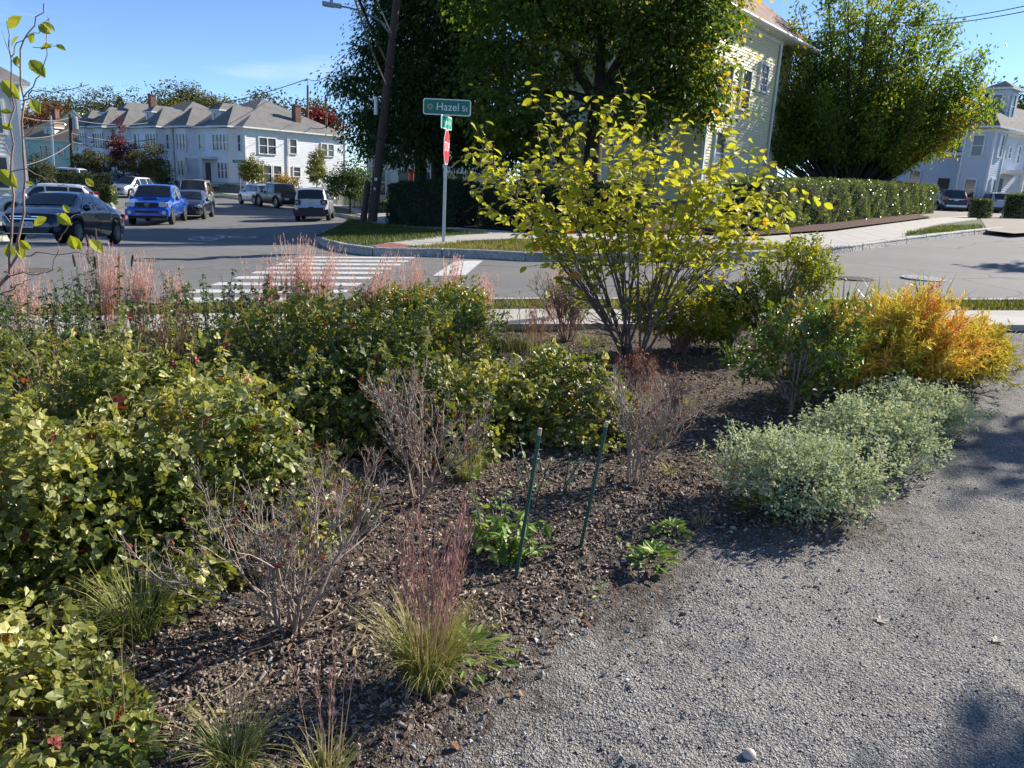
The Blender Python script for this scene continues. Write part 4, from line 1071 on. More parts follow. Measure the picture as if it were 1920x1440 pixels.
def small_tree(label, px, py, crown, n, size, lm, seed, r0=.07, name='street_tree', bm=None, group=None, **kw):
    """crown: list of (px, py, rx, rz) at the trunk's distance"""
    b = G(px, py); bl = [B_(c[0], c[1], b[1] + (c[4] if len(c) > 4 else 0), c[2], c[3]) for c in crown]
    kw.setdefault('crad', .22)
    return tree(name, label, b, bl, n, size, lm, bm or M_bark, r0=r0, seed=seed, group=group, sub=4, **kw)
small_tree('small yellowing street tree with round crown before the corner house', 472, 371, [(471, 322, 1.15, 1.25), (470, 312, .7, 1.1)], 2600, .2, M_lyel, 31, tint_mu=.15, tint_sd=.12)
small_tree('slim upright yellow green tree beside the two wooden poles', 594, 368, [(594, 318, 1.0, 1.7), (596, 300, .7, 1.3)], 2600, .2, M_lyel, 32, tint_mu=.2, tint_sd=.15)
small_tree('low golden yellow shrub against the white corner house wall', 536, 366, [(527, 335, 1.0, .45), (545, 340, .9, .4), (536, 345, .7, .6)], 900, .2, M_lgold, 33, name='golden_shrub', cat='shrub')
small_tree('dark young tree with thin trunk on the lawn left of the leaning pole', 657, 405, [(645, 340, 1.1, .9), (668, 320, .9, 1.0), (632, 335, .6, .6), (672, 355, .8, .6)], 3600, .15, M_ldark, 34, crad=.25, droop=.8, r0=.06)
small_tree('young tree with deep red crown before the row houses', 232, 352, [(224, 250, .5, 1.6), (212, 275, .9, 1.0), (240, 282, 1.0, .9), (225, 300, 1.3, 1.0)], 3400, .2, M_lred, 35, tint_mu=.4, name='red_tree')
small_tree('olive green bushy tree left of the red tree', 178, 352, [(165, 300, 1.5, 1.1), (190, 312, 1.6, 1.3), (150, 305, .9, .9)], 3600, .2, M_lolive, 36, name='bushy_tree')
small_tree('pale green loose tree right of the red tree behind the blue pickup', 272, 360, [(262, 305, 1.4, 1.5), (292, 318, 1.2, 1.2), (250, 325, 1.3, 1.0), (283, 292, .9, 1.1)], 5200, .19, M_lolive, 37, tint_mu=.55, name='bushy_tree')
small_tree('dark green evergreen shrub tucked right of the pale loose tree', 303, 356, [(302, 310, 1.0, 1.9), (308, 330, .9, 1.0)], 1800, .2, M_ldark, 38, name='evergreen_shrub', cat='shrub')
small_tree('slender young tree in front of the row house porch', 376, 355, [(376, 322, .6, 1.1)], 900, .2, M_lolive, 39, r0=.05)
small_tree('rounded shrub with pale tips in front of the mint house', 68, 352, [(66, 310, 1.1, .9), (85, 325, 1.2, .8), (45, 322, 1.0, .8)], 2200, .2, M_lolive, 40, name='yard_shrub', cat='shrub')
small_tree('low green bush behind the white crossover roof', 120, 352, [(122, 330, 1.4, .7), (108, 332, .9, .6)], 1300, .2, M_hedge, 41, name='yard_bush', cat='bush')
small_tree('yellowing garden shrub between the long hedge and the balcony house', 1762, 395, [(1748, 330, 1.1, .8), (1775, 318, 1.2, 1.0), (1795, 338, 1.0, .7), (1728, 322, .9, 1.0)], 3000, .17, M_lolive, 42, tint_mu=.6, name='yard_shrub', cat='shrub')
small_tree('bright green shrub at the foot of the broad right tree', 1655, 392, [(1650, 300, .9, .8), (1620, 315, 1.0, .6), (1690, 310, .8, .5)], 1700, .16, M_hedge, 43, name='yard_shrub', cat='shrub')
# trees on the skyline
sky_trees = [
    (80, 232, 175, 5.5, 5.0, M_lorange, 'russet autumn tree behind the mint house'), (112, 222, 180, 6.0, 5.0, M_lorange, 'orange autumn tree right of the russet one'),
    (90, 195, 200, 7, 6, M_ldark, 'dark green tree above the orange autumn trees'), (52, 225, 190, 6, 5, M_lolive, 'olive tree at the left end of the skyline'),
    (160, 215, 185, 6.5, 6, M_lfar, 'pale olive tree left of the row house chimney'), (195, 205, 190, 7, 6.5, M_lfar, 'large pale olive tree above the far left row house'), (222, 220, 195, 5, 5, M_lfar, 'lower pale tree beside the pointed spruce'),
    (145, 238, 165, 4.5, 4, M_hedge, 'green bush like tree under the small hill house'),
    (300, 205, 170, 5, 4.6, M_ldark, 'dark pine right of the brick chimney'), (318, 210, 165, 5.5, 4, M_lyel, 'yellow green tree behind the middle row house roof'),
    (358, 196, 170, 5, 5, M_lfar, 'pale tree behind the slim pole top'), (388, 203, 170, 6, 4, M_lfar, 'spreading pale tree right of the slim pole'), (405, 210, 165, 4, 3.4, M_lolive, 'last low olive tree before the corner house ridge'),
    (535, 210, 130, 5.5, 4.2, M_lolive, 'rounded tree behind the corner house chimney'), (607, 226, 110, 1.7, 1.4, M_lred, 'dark red tree between the two wooden poles'),
    (1880, 200, 100, 5, 4.2, M_ldark, 'dark green tree above the beige house roof'), (1925, 212, 100, 4.5, 3.5, M_ldark, 'dark tree at the right edge of the skyline')]
for i, (px, py, Y, rx, rz, lm, lab) in enumerate(sky_trees):
    c = at(px, py, Y); b = np.array([c[0], c[1], float(g(c[0], c[1]))])
    R = np.random.default_rng(100 + i)
    bl = [(c[0] + R.normal(0, rx * .35), c[1] + R.normal(0, 1.5), c[2] + R.normal(0, rz * .22), rx * R.uniform(.45, .75), rx * .6, rz * R.uniform(.45, .7)) for _ in range(6)] + [(c[0], c[1], c[2] - rz * .6, rx, rx, rz * .8)]
    tree('skyline_tree', lab, b, bl, 2600, .55, lm, M_bark, r0=.3, seed=200 + i, group='trees along the skyline', crad=.8, sub=2, clump=14, tint_sd=.22)
# pointed spruce
c = at(228, 232, 190); b = np.array([c[0], c[1], float(g(c[0], c[1]))]); root = thing('spruce_tree', 'small pointed spruce standing above the row house roofs', 'tree', tuple(b))
R = np.random.default_rng(3); t = MB(); tipz = at(227, 181, 190)[2] - b[2]; tube(t, [(0, 0, -.2), (0, 0, tipz)], [.3, .04], 7); t.build('trunk', M_bark, root)
n = 1500; u = R.uniform(0, 1, n) ** .7; z = tipz - u * 9.5; rad = u * 3.1 * R.uniform(.4, 1, n); a = R.uniform(0, 6.283, n)
c_ = MB(); leaves(c_, np.stack([rad * np.cos(a), rad * np.sin(a), z], 1), np.stack([np.cos(a), np.sin(a), -.4 + 0 * a], 1), (0, 0, 1), .9, .35, 'dia', R.uniform(.1, .6, n)); c_.build('crown', M_ldark, root)

# trees outside the frame whose shade falls on the gravel and the road
def offtree(x, y, z, blobs, label, seed, n):
    b = np.array(gz(x, y)); tree('path_tree', label, b, [(x + q[0], y + q[1], b[2] + q[2], *q[3:]) for q in blobs], n, .2, M_lright, M_bark, r0=.10, seed=seed, crad=.14, group='trees beside the gravel path')
offtree(10.6, 8.7, 0, [(-.5, -.3, 4.5, .6, .5, .3), (.6, .6, 5.1, .5, .5, .3), (.2, -.6, 4.7, .4, .4, .3)], 'tree out of frame whose leaves shade the gravel edge', 51, 700)
offtree(8.35, 5.65, 0, [(0, -.1, 4.3, .45, .35, .35), (.7, .1, 4.7, .5, .35, .35)], 'tree out of frame shading the near corner of the gravel', 52, 2000)
offtree(18.4, 20.0, 0, [(0, 0, 5.0, 1.5, 1.0, .6), (1.5, .5, 6, 1.2, .9, .5)], 'tree out of frame shading the road at the right', 53, 1900)

# ---------------------------------------------------------------- hedges
def hedge(label, line, width, h, n, size, lm, seed, rough=.05, name='clipped_hedge', dz=0.0, h2=None):
    """a clipped hedge along a ground line: twiggy core and leaves over all its faces"""
    R = np.random.default_rng(seed); P = [np.asarray(p[:2], float) for p in line]
    o = np.array(gz(*P[0])); root = thing(name, label, 'hedge', tuple(o))
    seg = np.array([np.linalg.norm(b - a) for a, b in zip(P, P[1:])]); cum = np.concatenate([[0], np.cumsum(seg)]); Lt = cum[-1]
    def pt(s):
        i = np.clip(np.searchsorted(cum, s) - 1, 0, len(seg) - 1); A = np.array(P)[i]; Bq = np.array(P)[i + 1]
        d = nrm(Bq - A); return A + d * (s - cum[i])[:, None], np.stack([-d[:, 1], d[:, 0]], 1)
    hh = lambda s: h + (0 if h2 is None else (h2 - h) * s / Lt)
    core = MB(); ss = np.linspace(.06, Lt - .06, max(4, int(Lt / .5)))
    c, nn = pt(ss); rows = []
    for k in range(len(ss)):
        z0 = float(g(*c[k])); w = width / 2 - .07; H = hh(ss[k]) - .08
        for off, z in ((-w, .03), (-w, H), (w, H), (w, .03)): rows.append((*(c[k] + nn[k] * off), z0 + z))
    V = np.array(rows) - o; m_ = len(ss)
    core.add(V, [(4 * k + i, 4 * k + i + 1, 4 * k + 5 + i, 4 * k + 4 + i) for k in range(m_ - 1) for i in range(3)] + [(0, 3, 2, 1), (4 * m_ - 4, 4 * m_ - 3, 4 * m_ - 2, 4 * m_ - 1)])
    core.build('core', M_hcore, root)
    A = np.array([h * Lt, h * Lt, width * Lt, width * h, width * h]); k = R.choice(5, n, p=A / A.sum())
    s = R.uniform(0, Lt, n); v = R.uniform(0, 1, n); H = hh(s)
    s = np.where(k == 3, 0, np.where(k == 4, Lt, s)); off = np.where(k == 0, -width / 2, np.where(k == 1, width / 2, (R.uniform(0, 1, n) - .5) * width))
    z = np.where(k == 2, H, v * H)
    c, nn = pt(s)
    dd = np.stack([nn[:, 1], -nn[:, 0]], 1)
    nv = np.zeros((n, 3)); nv[:, :2] = np.where((k == 0)[:, None], -nn, np.where((k == 1)[:, None], nn, 0)) ; nv[k == 2, 2] = 1
    nv[k == 3, :2] = -dd[k == 3]; nv[k == 4, :2] = dd[k == 4]
    bulge = rough * (np.sin(s * 2.1 + z * 3) + np.sin(s * 5.3 - z * 4.4 + 1) * .7) + R.normal(0, .025, n) - .02
    p = np.stack([c[:, 0] + nn[:, 0] * off, c[:, 1] + nn[:, 1] * off, g(c[:, 0], c[:, 1]) + z], 1) + nv * bulge[:, None]
    up = nrm(nv + R.normal(0, .55, (n, 3)) + np.array([0, 0, .25])); d = nrm(R.normal(0, 1, (n, 3)) + nv * .6)
    lf_ = MB(); tn = np.clip(.45 + .25 * np.sin(s * 3 + z * 5) + R.normal(0, .2, n), 0, 1)
    L = size * R.uniform(.7, 1.3, n); leaves(lf_, p - o, d, up, L, L * .6, 'dia', tn)
    lf_.build('foliage', lm, root)
    return root
hl = [G(1425, 445)[:2], G(1560, 428)[:2], G(1690, 412)[:2], G(1752, 404)[:2]]
hl = [np.array(p) + np.array([-.55, .42]) for p in hl]
hz1 = at(1500, 341, hl[0][1] + 2)[2]
hedge('long clipped hedge glittering in the sun along the cross street', hl, 1.2, 1.62, 52000, .095, M_hedge, 61, rough=.07, h2=1.7)
ha = [G(742, 428)[:2], G(800, 433)[:2], G(868, 436)[:2]]
hedge('tall dark clipped hedge right of the leaning pole, behind the sign post', [np.array(p) + np.array([.1, .5]) for p in ha], 1.1, 1.62, 15000, .075, M_hedged, 62)
hb = [G(905, 438)[:2], G(1000, 440)[:2], G(1200, 445)[:2]]
hedge('dark clipped hedge right of the shaded garden entrance, behind the young yellow tree', [np.array(p) + np.array([.1, .6]) for p in hb], 1.0, 1.5, 16000, .075, M_hedged, 63)
hedge('low square hedge with a hollow between the leaning pole and the tall hedge', [G(696, 402)[:2] + np.array([.2, .5]), G(738, 404)[:2] + np.array([.2, .5])], .9, .85, 3600, .08, M_hedge, 64)
hedge('small cube shaped hedge behind the navy sedan', [G(188, 384)[:2] + np.array([-.3, .6]), G(219, 385)[:2] + np.array([-.4, .6])], 1.1, 1.25, 4200, .09, M_hedge, 65)
hedge('long low hedge along the yard left of the cube hedge', [G(155, 372)[:2], G(196, 376)[:2]], .7, .8, 2200, .09, M_hedge, 66)
hedge('dark hedge in front of the white house at the left edge', [G(-60, 392)[:2] + np.array([0, 9]), G(55, 392)[:2] + np.array([0, 9])], 1.2, 2.0, 6000, .1, M_hedged, 67)
hedge('straw green hedge at the right edge beyond the driveway', [G(1893, 414)[:2], G(1990, 416)[:2]], 1.0, 1.45, 9000, .09, M_hedge, 68)
# wire cylinder of leaves between the parked cars
c = G(1835, 414); hedge('low leafy bush behind wire netting between the driveway cars', [c[:2] + np.array([-.35, -.2]), c[:2] + np.array([.35, .2])], .7, 1.1, 2200, .09, M_hedge, 69, name='netted_bush')
# grass tufts over the lawns
def tufts(name, outline, n, h, w, m, seed, dz=.14, lean=.5):
    R = np.random.default_rng(seed); A = np.array([p[:2] for p in outline]); lo, hi = A.min(0), A.max(0)
    q = R.uniform(lo, hi, (n * 4, 2)); q = q[inside(outline, q[:, 0], q[:, 1])][:n]; n = len(q)
    b = np.stack([q[:, 0], q[:, 1], g(q[:, 0], q[:, 1]) + dz], 1); mb = MB()
    blades(mb, b, R.uniform(0, 6.28, n), R.uniform(0, .3, n), R.uniform(.3, .3 + lean * 2, n), h * R.uniform(.5, 1.3, n), w, 2, np.clip(R.normal(.5, .22, n) + .3 * np.sin(q[:, 0] * 1.7) * np.sin(q[:, 1] * 2.1), 0, 1), )
    return tag(mb.build(name, m), kind='stuff')
M_grass = leafmat('grass_blades', [(0, (.035, .075, .012)), (.6, (.08, .12, .022)), (.85, (.16, .16, .04)), (1, (.30, .24, .10))], rough=.5, trans=.4)
M_grassdry = leafmat('verge_blades', [(0, (.06, .10, .015)), (.45, (.16, .17, .03)), (1, (.36, .28, .11))], rough=.6, trans=.4)
tufts('lawn_grass', [G(*p) for p in [(592, 454), (620, 467), (690, 474), (760, 466), (860, 453), (925, 447), (850, 440), (760, 433), (690, 424), (655, 415), (645, 425), (602, 445)]], 15000, .10, .012, M_grass, 71)
tufts('verge_grass', [G(*p) for p in [(760, 478), (860, 466), (960, 461), (1100, 464), (1250, 469), (1400, 470), (1485, 471), (1470, 483), (1350, 486), (1200, 488), (1000, 487), (900, 481)]], 12000, .09, .012, M_grassdry, 72)
tufts('verge_grass', [G(*p) for p in [(1690, 452), (1700, 446), (1760, 433), (1835, 430), (1842, 436), (1780, 444)]], 5000, .12, .014, M_grass, 73)
tufts('verge_grass', [np.array(p) for p in [(-7, 8.95), (0, 9.75), (6.8, 10.1), (13, 10.6), (13, 9.9), (6.4, 9.45), (0, 9.25), (-7, 8.2)]], 16000, .09, .011, M_grassdry, 74, dz=.06)
# ================================================================== cars
M_tyre = mat('tyre_rubber', (.014, .014, .015), (.022, .022, .022), rough=.85, scale=20)
M_rim = mat('alloy_rim', (.50, .51, .53), rough=.3, metal=.85)
M_plast = mat('black_plastic', (.016, .016, .018), rough=.55)
M_cglass = mat('car_glass', (.012, .015, .018), (.022, .027, .032), rough=.04, spec=.9, scale=1.5)
M_lens = mat('headlight_lens', (.50, .53, .57), (.72, .74, .78), rough=.12, scale=22, spec=.9)
M_red = mat('tail_lens', (.36, .008, .012), (.22, .005, .008), rough=.12, scale=20, spec=.9)
M_amber = mat('amber_lens', (.5, .15, .02), rough=.2)
M_plate = mat('licence_plate', (.62, .62, .62), rough=.5)
M_pltxt = mat('plate_text', (.20, .03, .05), rough=.6)
M_chrome = mat('chrome', (.65, .66, .68), rough=.15, metal=1.0)
M_cin = mat('car_interior', (.05, .052, .055), rough=.9)

def car(name, label, loc, rotz, L, W, H, paintm, wb, sh, R, top, belt, roofw, plan, sill=.26, cab=(), ws=None, bl=None, front=(), rear=(), spokes=7, rimm=None, pick=None, arch=None, plate=None, rails=False, rimr=.66, group='cars and trucks parked around the corner'):
    """x runs forward. top/belt/roofw/plan: control points (x, value). cab: side windows (xb0, xb1, xt0, xt1). ws/bl: windscreen and rear glass x ranges"""
    root = thing(name, label, 'truck' if pick else 'car', loc, rotz, group)
    I = lambda P, x: np.interp(x, [p[0] for p in P], [p[1] for p in P])
    ax = (sh + wb / 2, sh - wb / 2); Ra = R * 1.16
    xs = set(np.linspace(-L / 2, L / 2, 44).round(4))
    for a in ax:
        for t in np.linspace(-1, 1, 11): xs.add(round(a + Ra * t, 4))
        xs.add(round(a + Ra + .004, 4)); xs.add(round(a - Ra - .004, 4))
    for P in (top, belt):
        for p in P: xs.add(round(p[0], 4))
    xs = np.array(sorted(x for x in xs if -L / 2 <= x <= L / 2))
    def section(x):
        hw = W / 2 * I(plan, x); zt = I(top, x); zb_ = min(I(belt, x), zt - .01); wr = hw * I(roofw, x)
        z0 = sill + .10 * max(0, (abs(x) - L / 2 + .5) / .5) ** 2
        for a in ax:
            if abs(x - a) < Ra: z0 = max(z0, R + math.sqrt(max(Ra * Ra - (x - a) ** 2, 0)))
        z0 = min(z0, zb_ - .05)
        k = zt - zb_
        ff = lambda t: z0 + (zb_ - z0) * t
        return [(hw * .93, z0), (hw * .985, ff(.18)), (hw, ff(.45)), (hw * .995, ff(.75)), (hw * .97, ff(.94)), (hw * .945, zb_), (hw * .945 + (wr - hw * .945) * .5, zb_ + k * .5), (wr * 1.0, zb_ + k * .86), (wr * .93, zb_ + k * .97), (wr * .55, zt + .012), (0, zt + .02)]
    S = np.array([section(x) for x in xs])           # n,11,2
    n = len(xs); m_ = S.shape[1]
    # shear the ends: bumper line stands out most
    def endx(x, z):
        e = abs(x) / (L / 2)
        return x - np.sign(x) * np.clip((e - .93) / .07, 0, 1) * np.clip((z - .52) / .5, 0, 1.2) * .16
    body = MB()
    def strip(sgn):
        V = np.stack([endx(xs[:, None] + 0 * S[..., 0], S[..., 1]), S[..., 0] * sgn, S[..., 1]], -1).reshape(-1, 3)
        Q = [(i * m_ + j, i * m_ + j + 1, (i + 1) * m_ + j + 1, (i + 1) * m_ + j) for i in range(n - 1) for j in range(m_ - 1)]
        if sgn > 0: Q = [q[::-1] for q in Q]
        body.add(V, Q)
        return V
    VL, VR = strip(1), strip(-1)
    for e0 in (0, (n - 1) * m_):
        V = np.vstack([VL[e0:e0 + m_], VR[e0:e0 + m_]])
        Q = [(j, j + 1, m_ + j + 1, m_ + j) for j in range(m_ - 1)]
        body.add(V, Q if e0 else [q[::-1] for q in Q])
    me = body.build('body', paintm, root, smooth=True)
    try: me.data.set_sharp_from_angle(angle=math.radians(32))
    except Exception: pass
    ub = MB(); box(ub, (0, 0, (sill + .62) / 2 + .05), (L * .9, W * .80, .5)); ub.build('underbody', M_plast, root)
    # glass
    def side_pt(x, t):
        hw = W / 2 * I(plan, x); zt = I(top, x); zb_ = min(I(belt, x), zt - .01); wr = hw * I(roofw, x); k = zt - zb_
        y0, z0, y1, z1, y2, z2 = hw * .945, zb_, hw * .945 + (wr - hw * .945) * .5, zb_ + k * .5, wr, zb_ + k * .86
        u = t / .86
        return (y0 + (y1 - y0) * u * 2, z0 + (z1 - z0) * u * 2) if u < .5 else (y1 + (y2 - y1) * (u - .5) * 2, z1 + (z2 - z1) * (u - .5) * 2)
    for wn_ in cab:
        for sgn in (1, -1):
            gm = MB(); V = []; na, nb = 4, 4
            xb0, xb1, xt0, xt1 = wn_[:4]
            tb0, tt1 = (wn_[4], wn_[5]) if len(wn_) > 4 else (.06, .80)
            for j in range(nb + 1):
                v = j / nb
                for i in range(na + 1):
                    u = i / na; x = (xb0 + (xb1 - xb0) * u) * (1 - v) + (xt0 + (xt1 - xt0) * u) * v
                    y, z = side_pt(x, tb0 + (tt1 - tb0) * v); V.append((x, (y + .008) * sgn, z))
            Q = [(j * (na + 1) + i, j * (na + 1) + i + 1, (j + 1) * (na + 1) + i + 1, (j + 1) * (na + 1) + i) for j in range(nb) for i in range(na)]
            gm.add(V, Q if sgn < 0 else [q[::-1] for q in Q]); gm.build('side_window', M_cglass, root)
    for nm, rng_ in (('windscreen', ws), ('rear_window', bl)):
        if not rng_: continue
        x0, x1 = rng_[:2]; f = rng_[2] if len(rng_) > 2 else .9
        gm = MB(); V = []; na, nb = 8, 6
        for j in range(nb + 1):
            x = x0 + (x1 - x0) * j / nb; hw = W / 2 * I(plan, x); zt = I(top, x); wr = hw * I(roofw, x)
            zb_ = min(I(belt, x), zt - .01); k = zt - zb_
            dx = 1e-2; sl = (I(top, x + dx) - I(top, x - dx)) / (2 * dx); nv = np.array([-sl, 1.0]); nv /= np.linalg.norm(nv)
            for i in range(na + 1):
                v = (2 * i / na - 1); yy = v * wr * f; a = abs(v) * f
                zz = np.interp(a, [0, .55, .93, 1.0], [zt + .02, zt + .012, zb_ + k * .97, zb_ + k * .86])
                V.append((x + nv[0] * .014, yy, zz + nv[1] * .014))
        Q = [(j * (na + 1) + i, j * (na + 1) + i + 1, (j + 1) * (na + 1) + i + 1, (j + 1) * (na + 1) + i) for j in range(nb) for i in range(na)]
        gm.add(V, Q); gm.build(nm, M_cglass, root)
    # wheels
    if ('wheel', R, spokes, rimm) not in _carm:
        t = MB(); lathe(t, [(R * rimr, -.10), (R * .93, -.105), (R, -.07), (R, .07), (R * .93, .105), (R * rimr, .10)], 22, axis='y')
        rm = MB(); lathe(rm, [(R * rimr, .10), (R * rimr * .93, .105), (R * rimr * .9, .05), (R * .12, .07), (R * .1, .09), (0, .09)], 20, axis='y')
        for k in range(spokes):
            a = 2 * math.pi * k / spokes; c, s = math.cos(a), math.sin(a)
            bar(rm, (c * R * .1, .09, s * R * .1), (c * R * rimr * .95, .10, s * R * rimr * .95), .055, .03)
        bk = MB(); lathe(bk, [(R * rimr * .9, .055), (0, .055)], 20, axis='y'); 
        _carm[('wheel', R, spokes, rimm)] = (t.mesh('tyre', M_tyre, True), rm.mesh('rim', rimm or M_rim), bk.mesh('hub_disc', M_plast))
    tm, rmm, bkm = _carm[('wheel', R, spokes, rimm)]
    for a in ax:
        for sgn in (1, -1):
            w = bpy.data.objects.new('wheel', tm); link(w, root); w.location = (a, sgn * (W / 2 - .115), R); w.rotation_euler = (0, 0, 0 if sgn > 0 else math.pi)
            link(bpy.data.objects.new('rim', rmm), w); link(bpy.data.objects.new('hub_disc', bkm), w)
    # mirrors, handles, seams
    wx = ws[0] - .30 if ws else .5
    zb_ = float(I(belt, wx))
    for sgn in (1, -1):
        mm = MB(); lathe(mm, [(0, -.1), (.085, -.07), (.10, 0), (.085, .07), (0, .1)], 10, c=(wx, sgn * (W / 2 + .06), zb_ + .10)); mm.build('mirror', paintm if name != 'navy_sedan' else paintm, root, smooth=True)
        for wn_ in cab[:2]:
            hh = MB(); xh = min(wn_[0], wn_[1]) + .12; box(hh, (xh, sgn * (W / 2 * float(I(plan, xh)) * .985 + .012), float(I(belt, xh)) - .14), (.17, .03, .035)); hh.build('door_handle', paintm, root)
        sm = MB()
        for x in sorted({round(v, 2) for wn_ in cab for v in (min(wn_[0], wn_[1]) - .03, max(wn_[0], wn_[1]) + .03)}):
            if min(abs(x - a) for a in ax) < Ra + .03: continue
            hwx = W / 2 * float(I(plan, x)); zb2 = float(I(belt, x)); z0 = sill
            yy = [(hwx * .985, z0 + (zb2 - z0) * .18), (hwx, z0 + (zb2 - z0) * .45), (hwx * .995, z0 + (zb2 - z0) * .75), (hwx * .97, z0 + (zb2 - z0) * .94)]
            for (ya, za), (yb, zb3) in zip(yy, yy[1:]):
                V = [(x - .007, sgn * (ya + .003), za), (x + .007, sgn * (ya + .003), za), (x + .007, sgn * (yb + .003), zb3), (x - .007, sgn * (yb + .003), zb3)]
                sm.add(V, [(0, 1, 2, 3)] if sgn < 0 else [(3, 2, 1, 0)])
        if sm.n: sm.build('door_seam', M_plast, root)
    if rails:
        rl = MB()
        for sgn in (1, -1):
            xa, xb = rails; tube(rl, [(x, sgn * W / 2 * float(I(plan, x)) * float(I(roofw, x)) * .9, float(I(top, x)) + (.05 if i not in (0, 5) else .01)) for i, x in enumerate(np.linspace(xa, xb, 6))], .02, 6)
        rl.build('roof_rail', M_plast, root)
    # front and rear fittings: (name, material, [(y,z)...], thickness, mirrored, xoffset)
    for end, items in ((1, front), (-1, rear)):
        for it in items:
            nm, mt_, pts, th, mirr = it[:5]; xo = it[5] if len(it) > 5 else 0
            for sgn in ((1, -1) if mirr else (1,)):
                P = [(y * sgn, z) for y, z in pts]
                zc = np.mean([p[1] for p in pts]); xe = L / 2 - .16 * min(max((zc - .52) / .5, 0), 1.2) + xo
                f = MB(); prism(f, P, end * (xe - .12), end * (xe + th), 'x'); f.build(nm, mt_, root)
    if plate:
        for end, zc, txt in plate:
            xe = end * (L / 2 - .16 * min(max((zc - .52) / .5, 0), 1.2) + .045)
            f = MB(); box(f, (xe, 0, zc), (.02, .31, .16)); po = f.build('licence_plate', M_plate, root)
            if txt: text_mesh('plate_lettering', txt, .10, M_pltxt, po, (xe + end * .0115, 0, zc), (math.pi / 2, 0, math.pi / 2 * end), .001, xs=.85)
    return root
_carm = {}
def rect(y0, y1, z0, z1, ch=.02): return [(y0 + ch, z0), (y1 - ch, z0), (y1, z0 + ch), (y1, z1 - ch), (y1 - ch, z1), (y0 + ch, z1), (y0, z1 - ch), (y0, z0 + ch)]
def oval(cy, cz, ry, rz, n=16): return [(cy + ry * math.cos(2 * math.pi * i / n), cz + rz * math.sin(2 * math.pi * i / n)) for i in range(n)]
def ring_emblem(root, end, L, zc, y=0, ry=.085, rz=.058, kind='ovals'):
    xe = end * (L / 2 - .16 * min(max((zc - .52) / .5, 0), 1.2) + .05)
    mb = MB()
    def ov(cy, cz, a, b, t=.010):
        tube(mb, [(xe, cy + a * math.cos(u), cz + b * math.sin(u)) for u in np.linspace(0, 2 * math.pi, 20)], t, 4, cap=False)
    if kind == 'ovals': ov(y, zc, ry, rz); ov(y, zc, ry * .36, rz * .95); ov(y, zc + rz * .45, ry * .78, rz * .5)
    else: ov(y, zc, ry, rz); bar(mb, (xe, y - ry * .9, zc), (xe, y + ry * .9, zc), .012, .012)
    mb.build('emblem', M_chrome, root)
def place(px, py, head):
    """a point of the road and the heading (degrees, 0 = +x, 90 = away)"""
    p = G(px, py); return p, math.radians(head)
def set_on_land(root, L):
    """tilt a car so its wheels follow the slope"""
    x, y, _ = root.location; h = root.rotation_euler[2]; d = np.array([math.cos(h), math.sin(h)]); n_ = np.array([-d[1], d[0]])
    zf = float(g(x + d[0] * L * .3, y + d[1] * L * .3)); zb_ = float(g(x - d[0] * L * .3, y - d[1] * L * .3))
    zl = float(g(x + n_[0] * .8, y + n_[1] * .8)); zr = float(g(x - n_[0] * .8, y - n_[1] * .8))
    root.location[2] = (zf + zb_) / 2 + 0.002
    root.rotation_euler = (math.atan2(zl - zr, 1.6), -math.atan2(zf - zb_, L * .6), h)

P_navy = paint('paint_navy', (.006, .009, .022), rough=.2, metal=.25)
P_blue = paint('paint_blue', (.008, .10, .52), rough=.25, metal=.25)
P_black = paint('paint_black', (.012, .013, .015), rough=.2)
P_tan = paint('paint_champagne', (.34, .30, .24), rough=.3, metal=.4)
P_white = paint('paint_white', (.62, .62, .62), rough=.3)
P_silver = paint('paint_silver', (.40, .42, .45), rough=.3, metal=.5)
P_ltsil = paint('paint_light_silver', (.52, .54, .57), rough=.3, metal=.35)
P_green = paint('paint_dark_green', (.030, .036, .026), rough=.35, coat=.5)
P_grey = paint('paint_dark_grey', (.05, .056, .065), rough=.25, metal=.4)
P_dred = paint('paint_red', (.20, .01, .015), rough=.25, metal=.2)

# ---- body styles
def sedan(name, label, px, py, head, pm, Y=None, **kw):
    L, W, H = 4.55, 1.76, 1.465
    p, h = place(px, py, head)
    if Y: q = at(px, 300, Y); p = np.array(gz(q[0], q[1]))
    r = car(name, label, tuple(p), h, L, W, H, pm, 2.6, .05, .315,
        top=[(-2.275, .70), (-2.2, .98), (-1.75, 1.06), (-1.55, 1.08), (-.72, 1.39), (-.2, 1.455), (.25, 1.44), (.62, 1.36), (1.28, .99), (1.7, .90), (2.1, .76), (2.275, .58)],
        belt=[(-2.275, .62), (-2.2, .88), (-1.5, .96), (0, .92), (1.2, .88), (1.7, .82), (2.1, .70), (2.275, .52)],
        roofw=[(-2.275, .92), (-1.6, .86), (-.9, .72), (0, .70), (.5, .72), (1.28, .86), (2.275, .92)],
        plan=[(-2.275, .74), (-2.1, .88), (-1.6, .97), (0, 1), (1.4, .98), (1.9, .92), (2.15, .80), (2.275, .62)], sill=.24,
        cab=[(-.02, 1.02, .02, .45), (-1.0, -.10, -.72, -.06), (-1.42, -1.06, -.98, -.80)][:3], ws=(1.22, .60, .9), bl=(-.78, -1.5, .88), **kw)
    set_on_land(r, L); return r
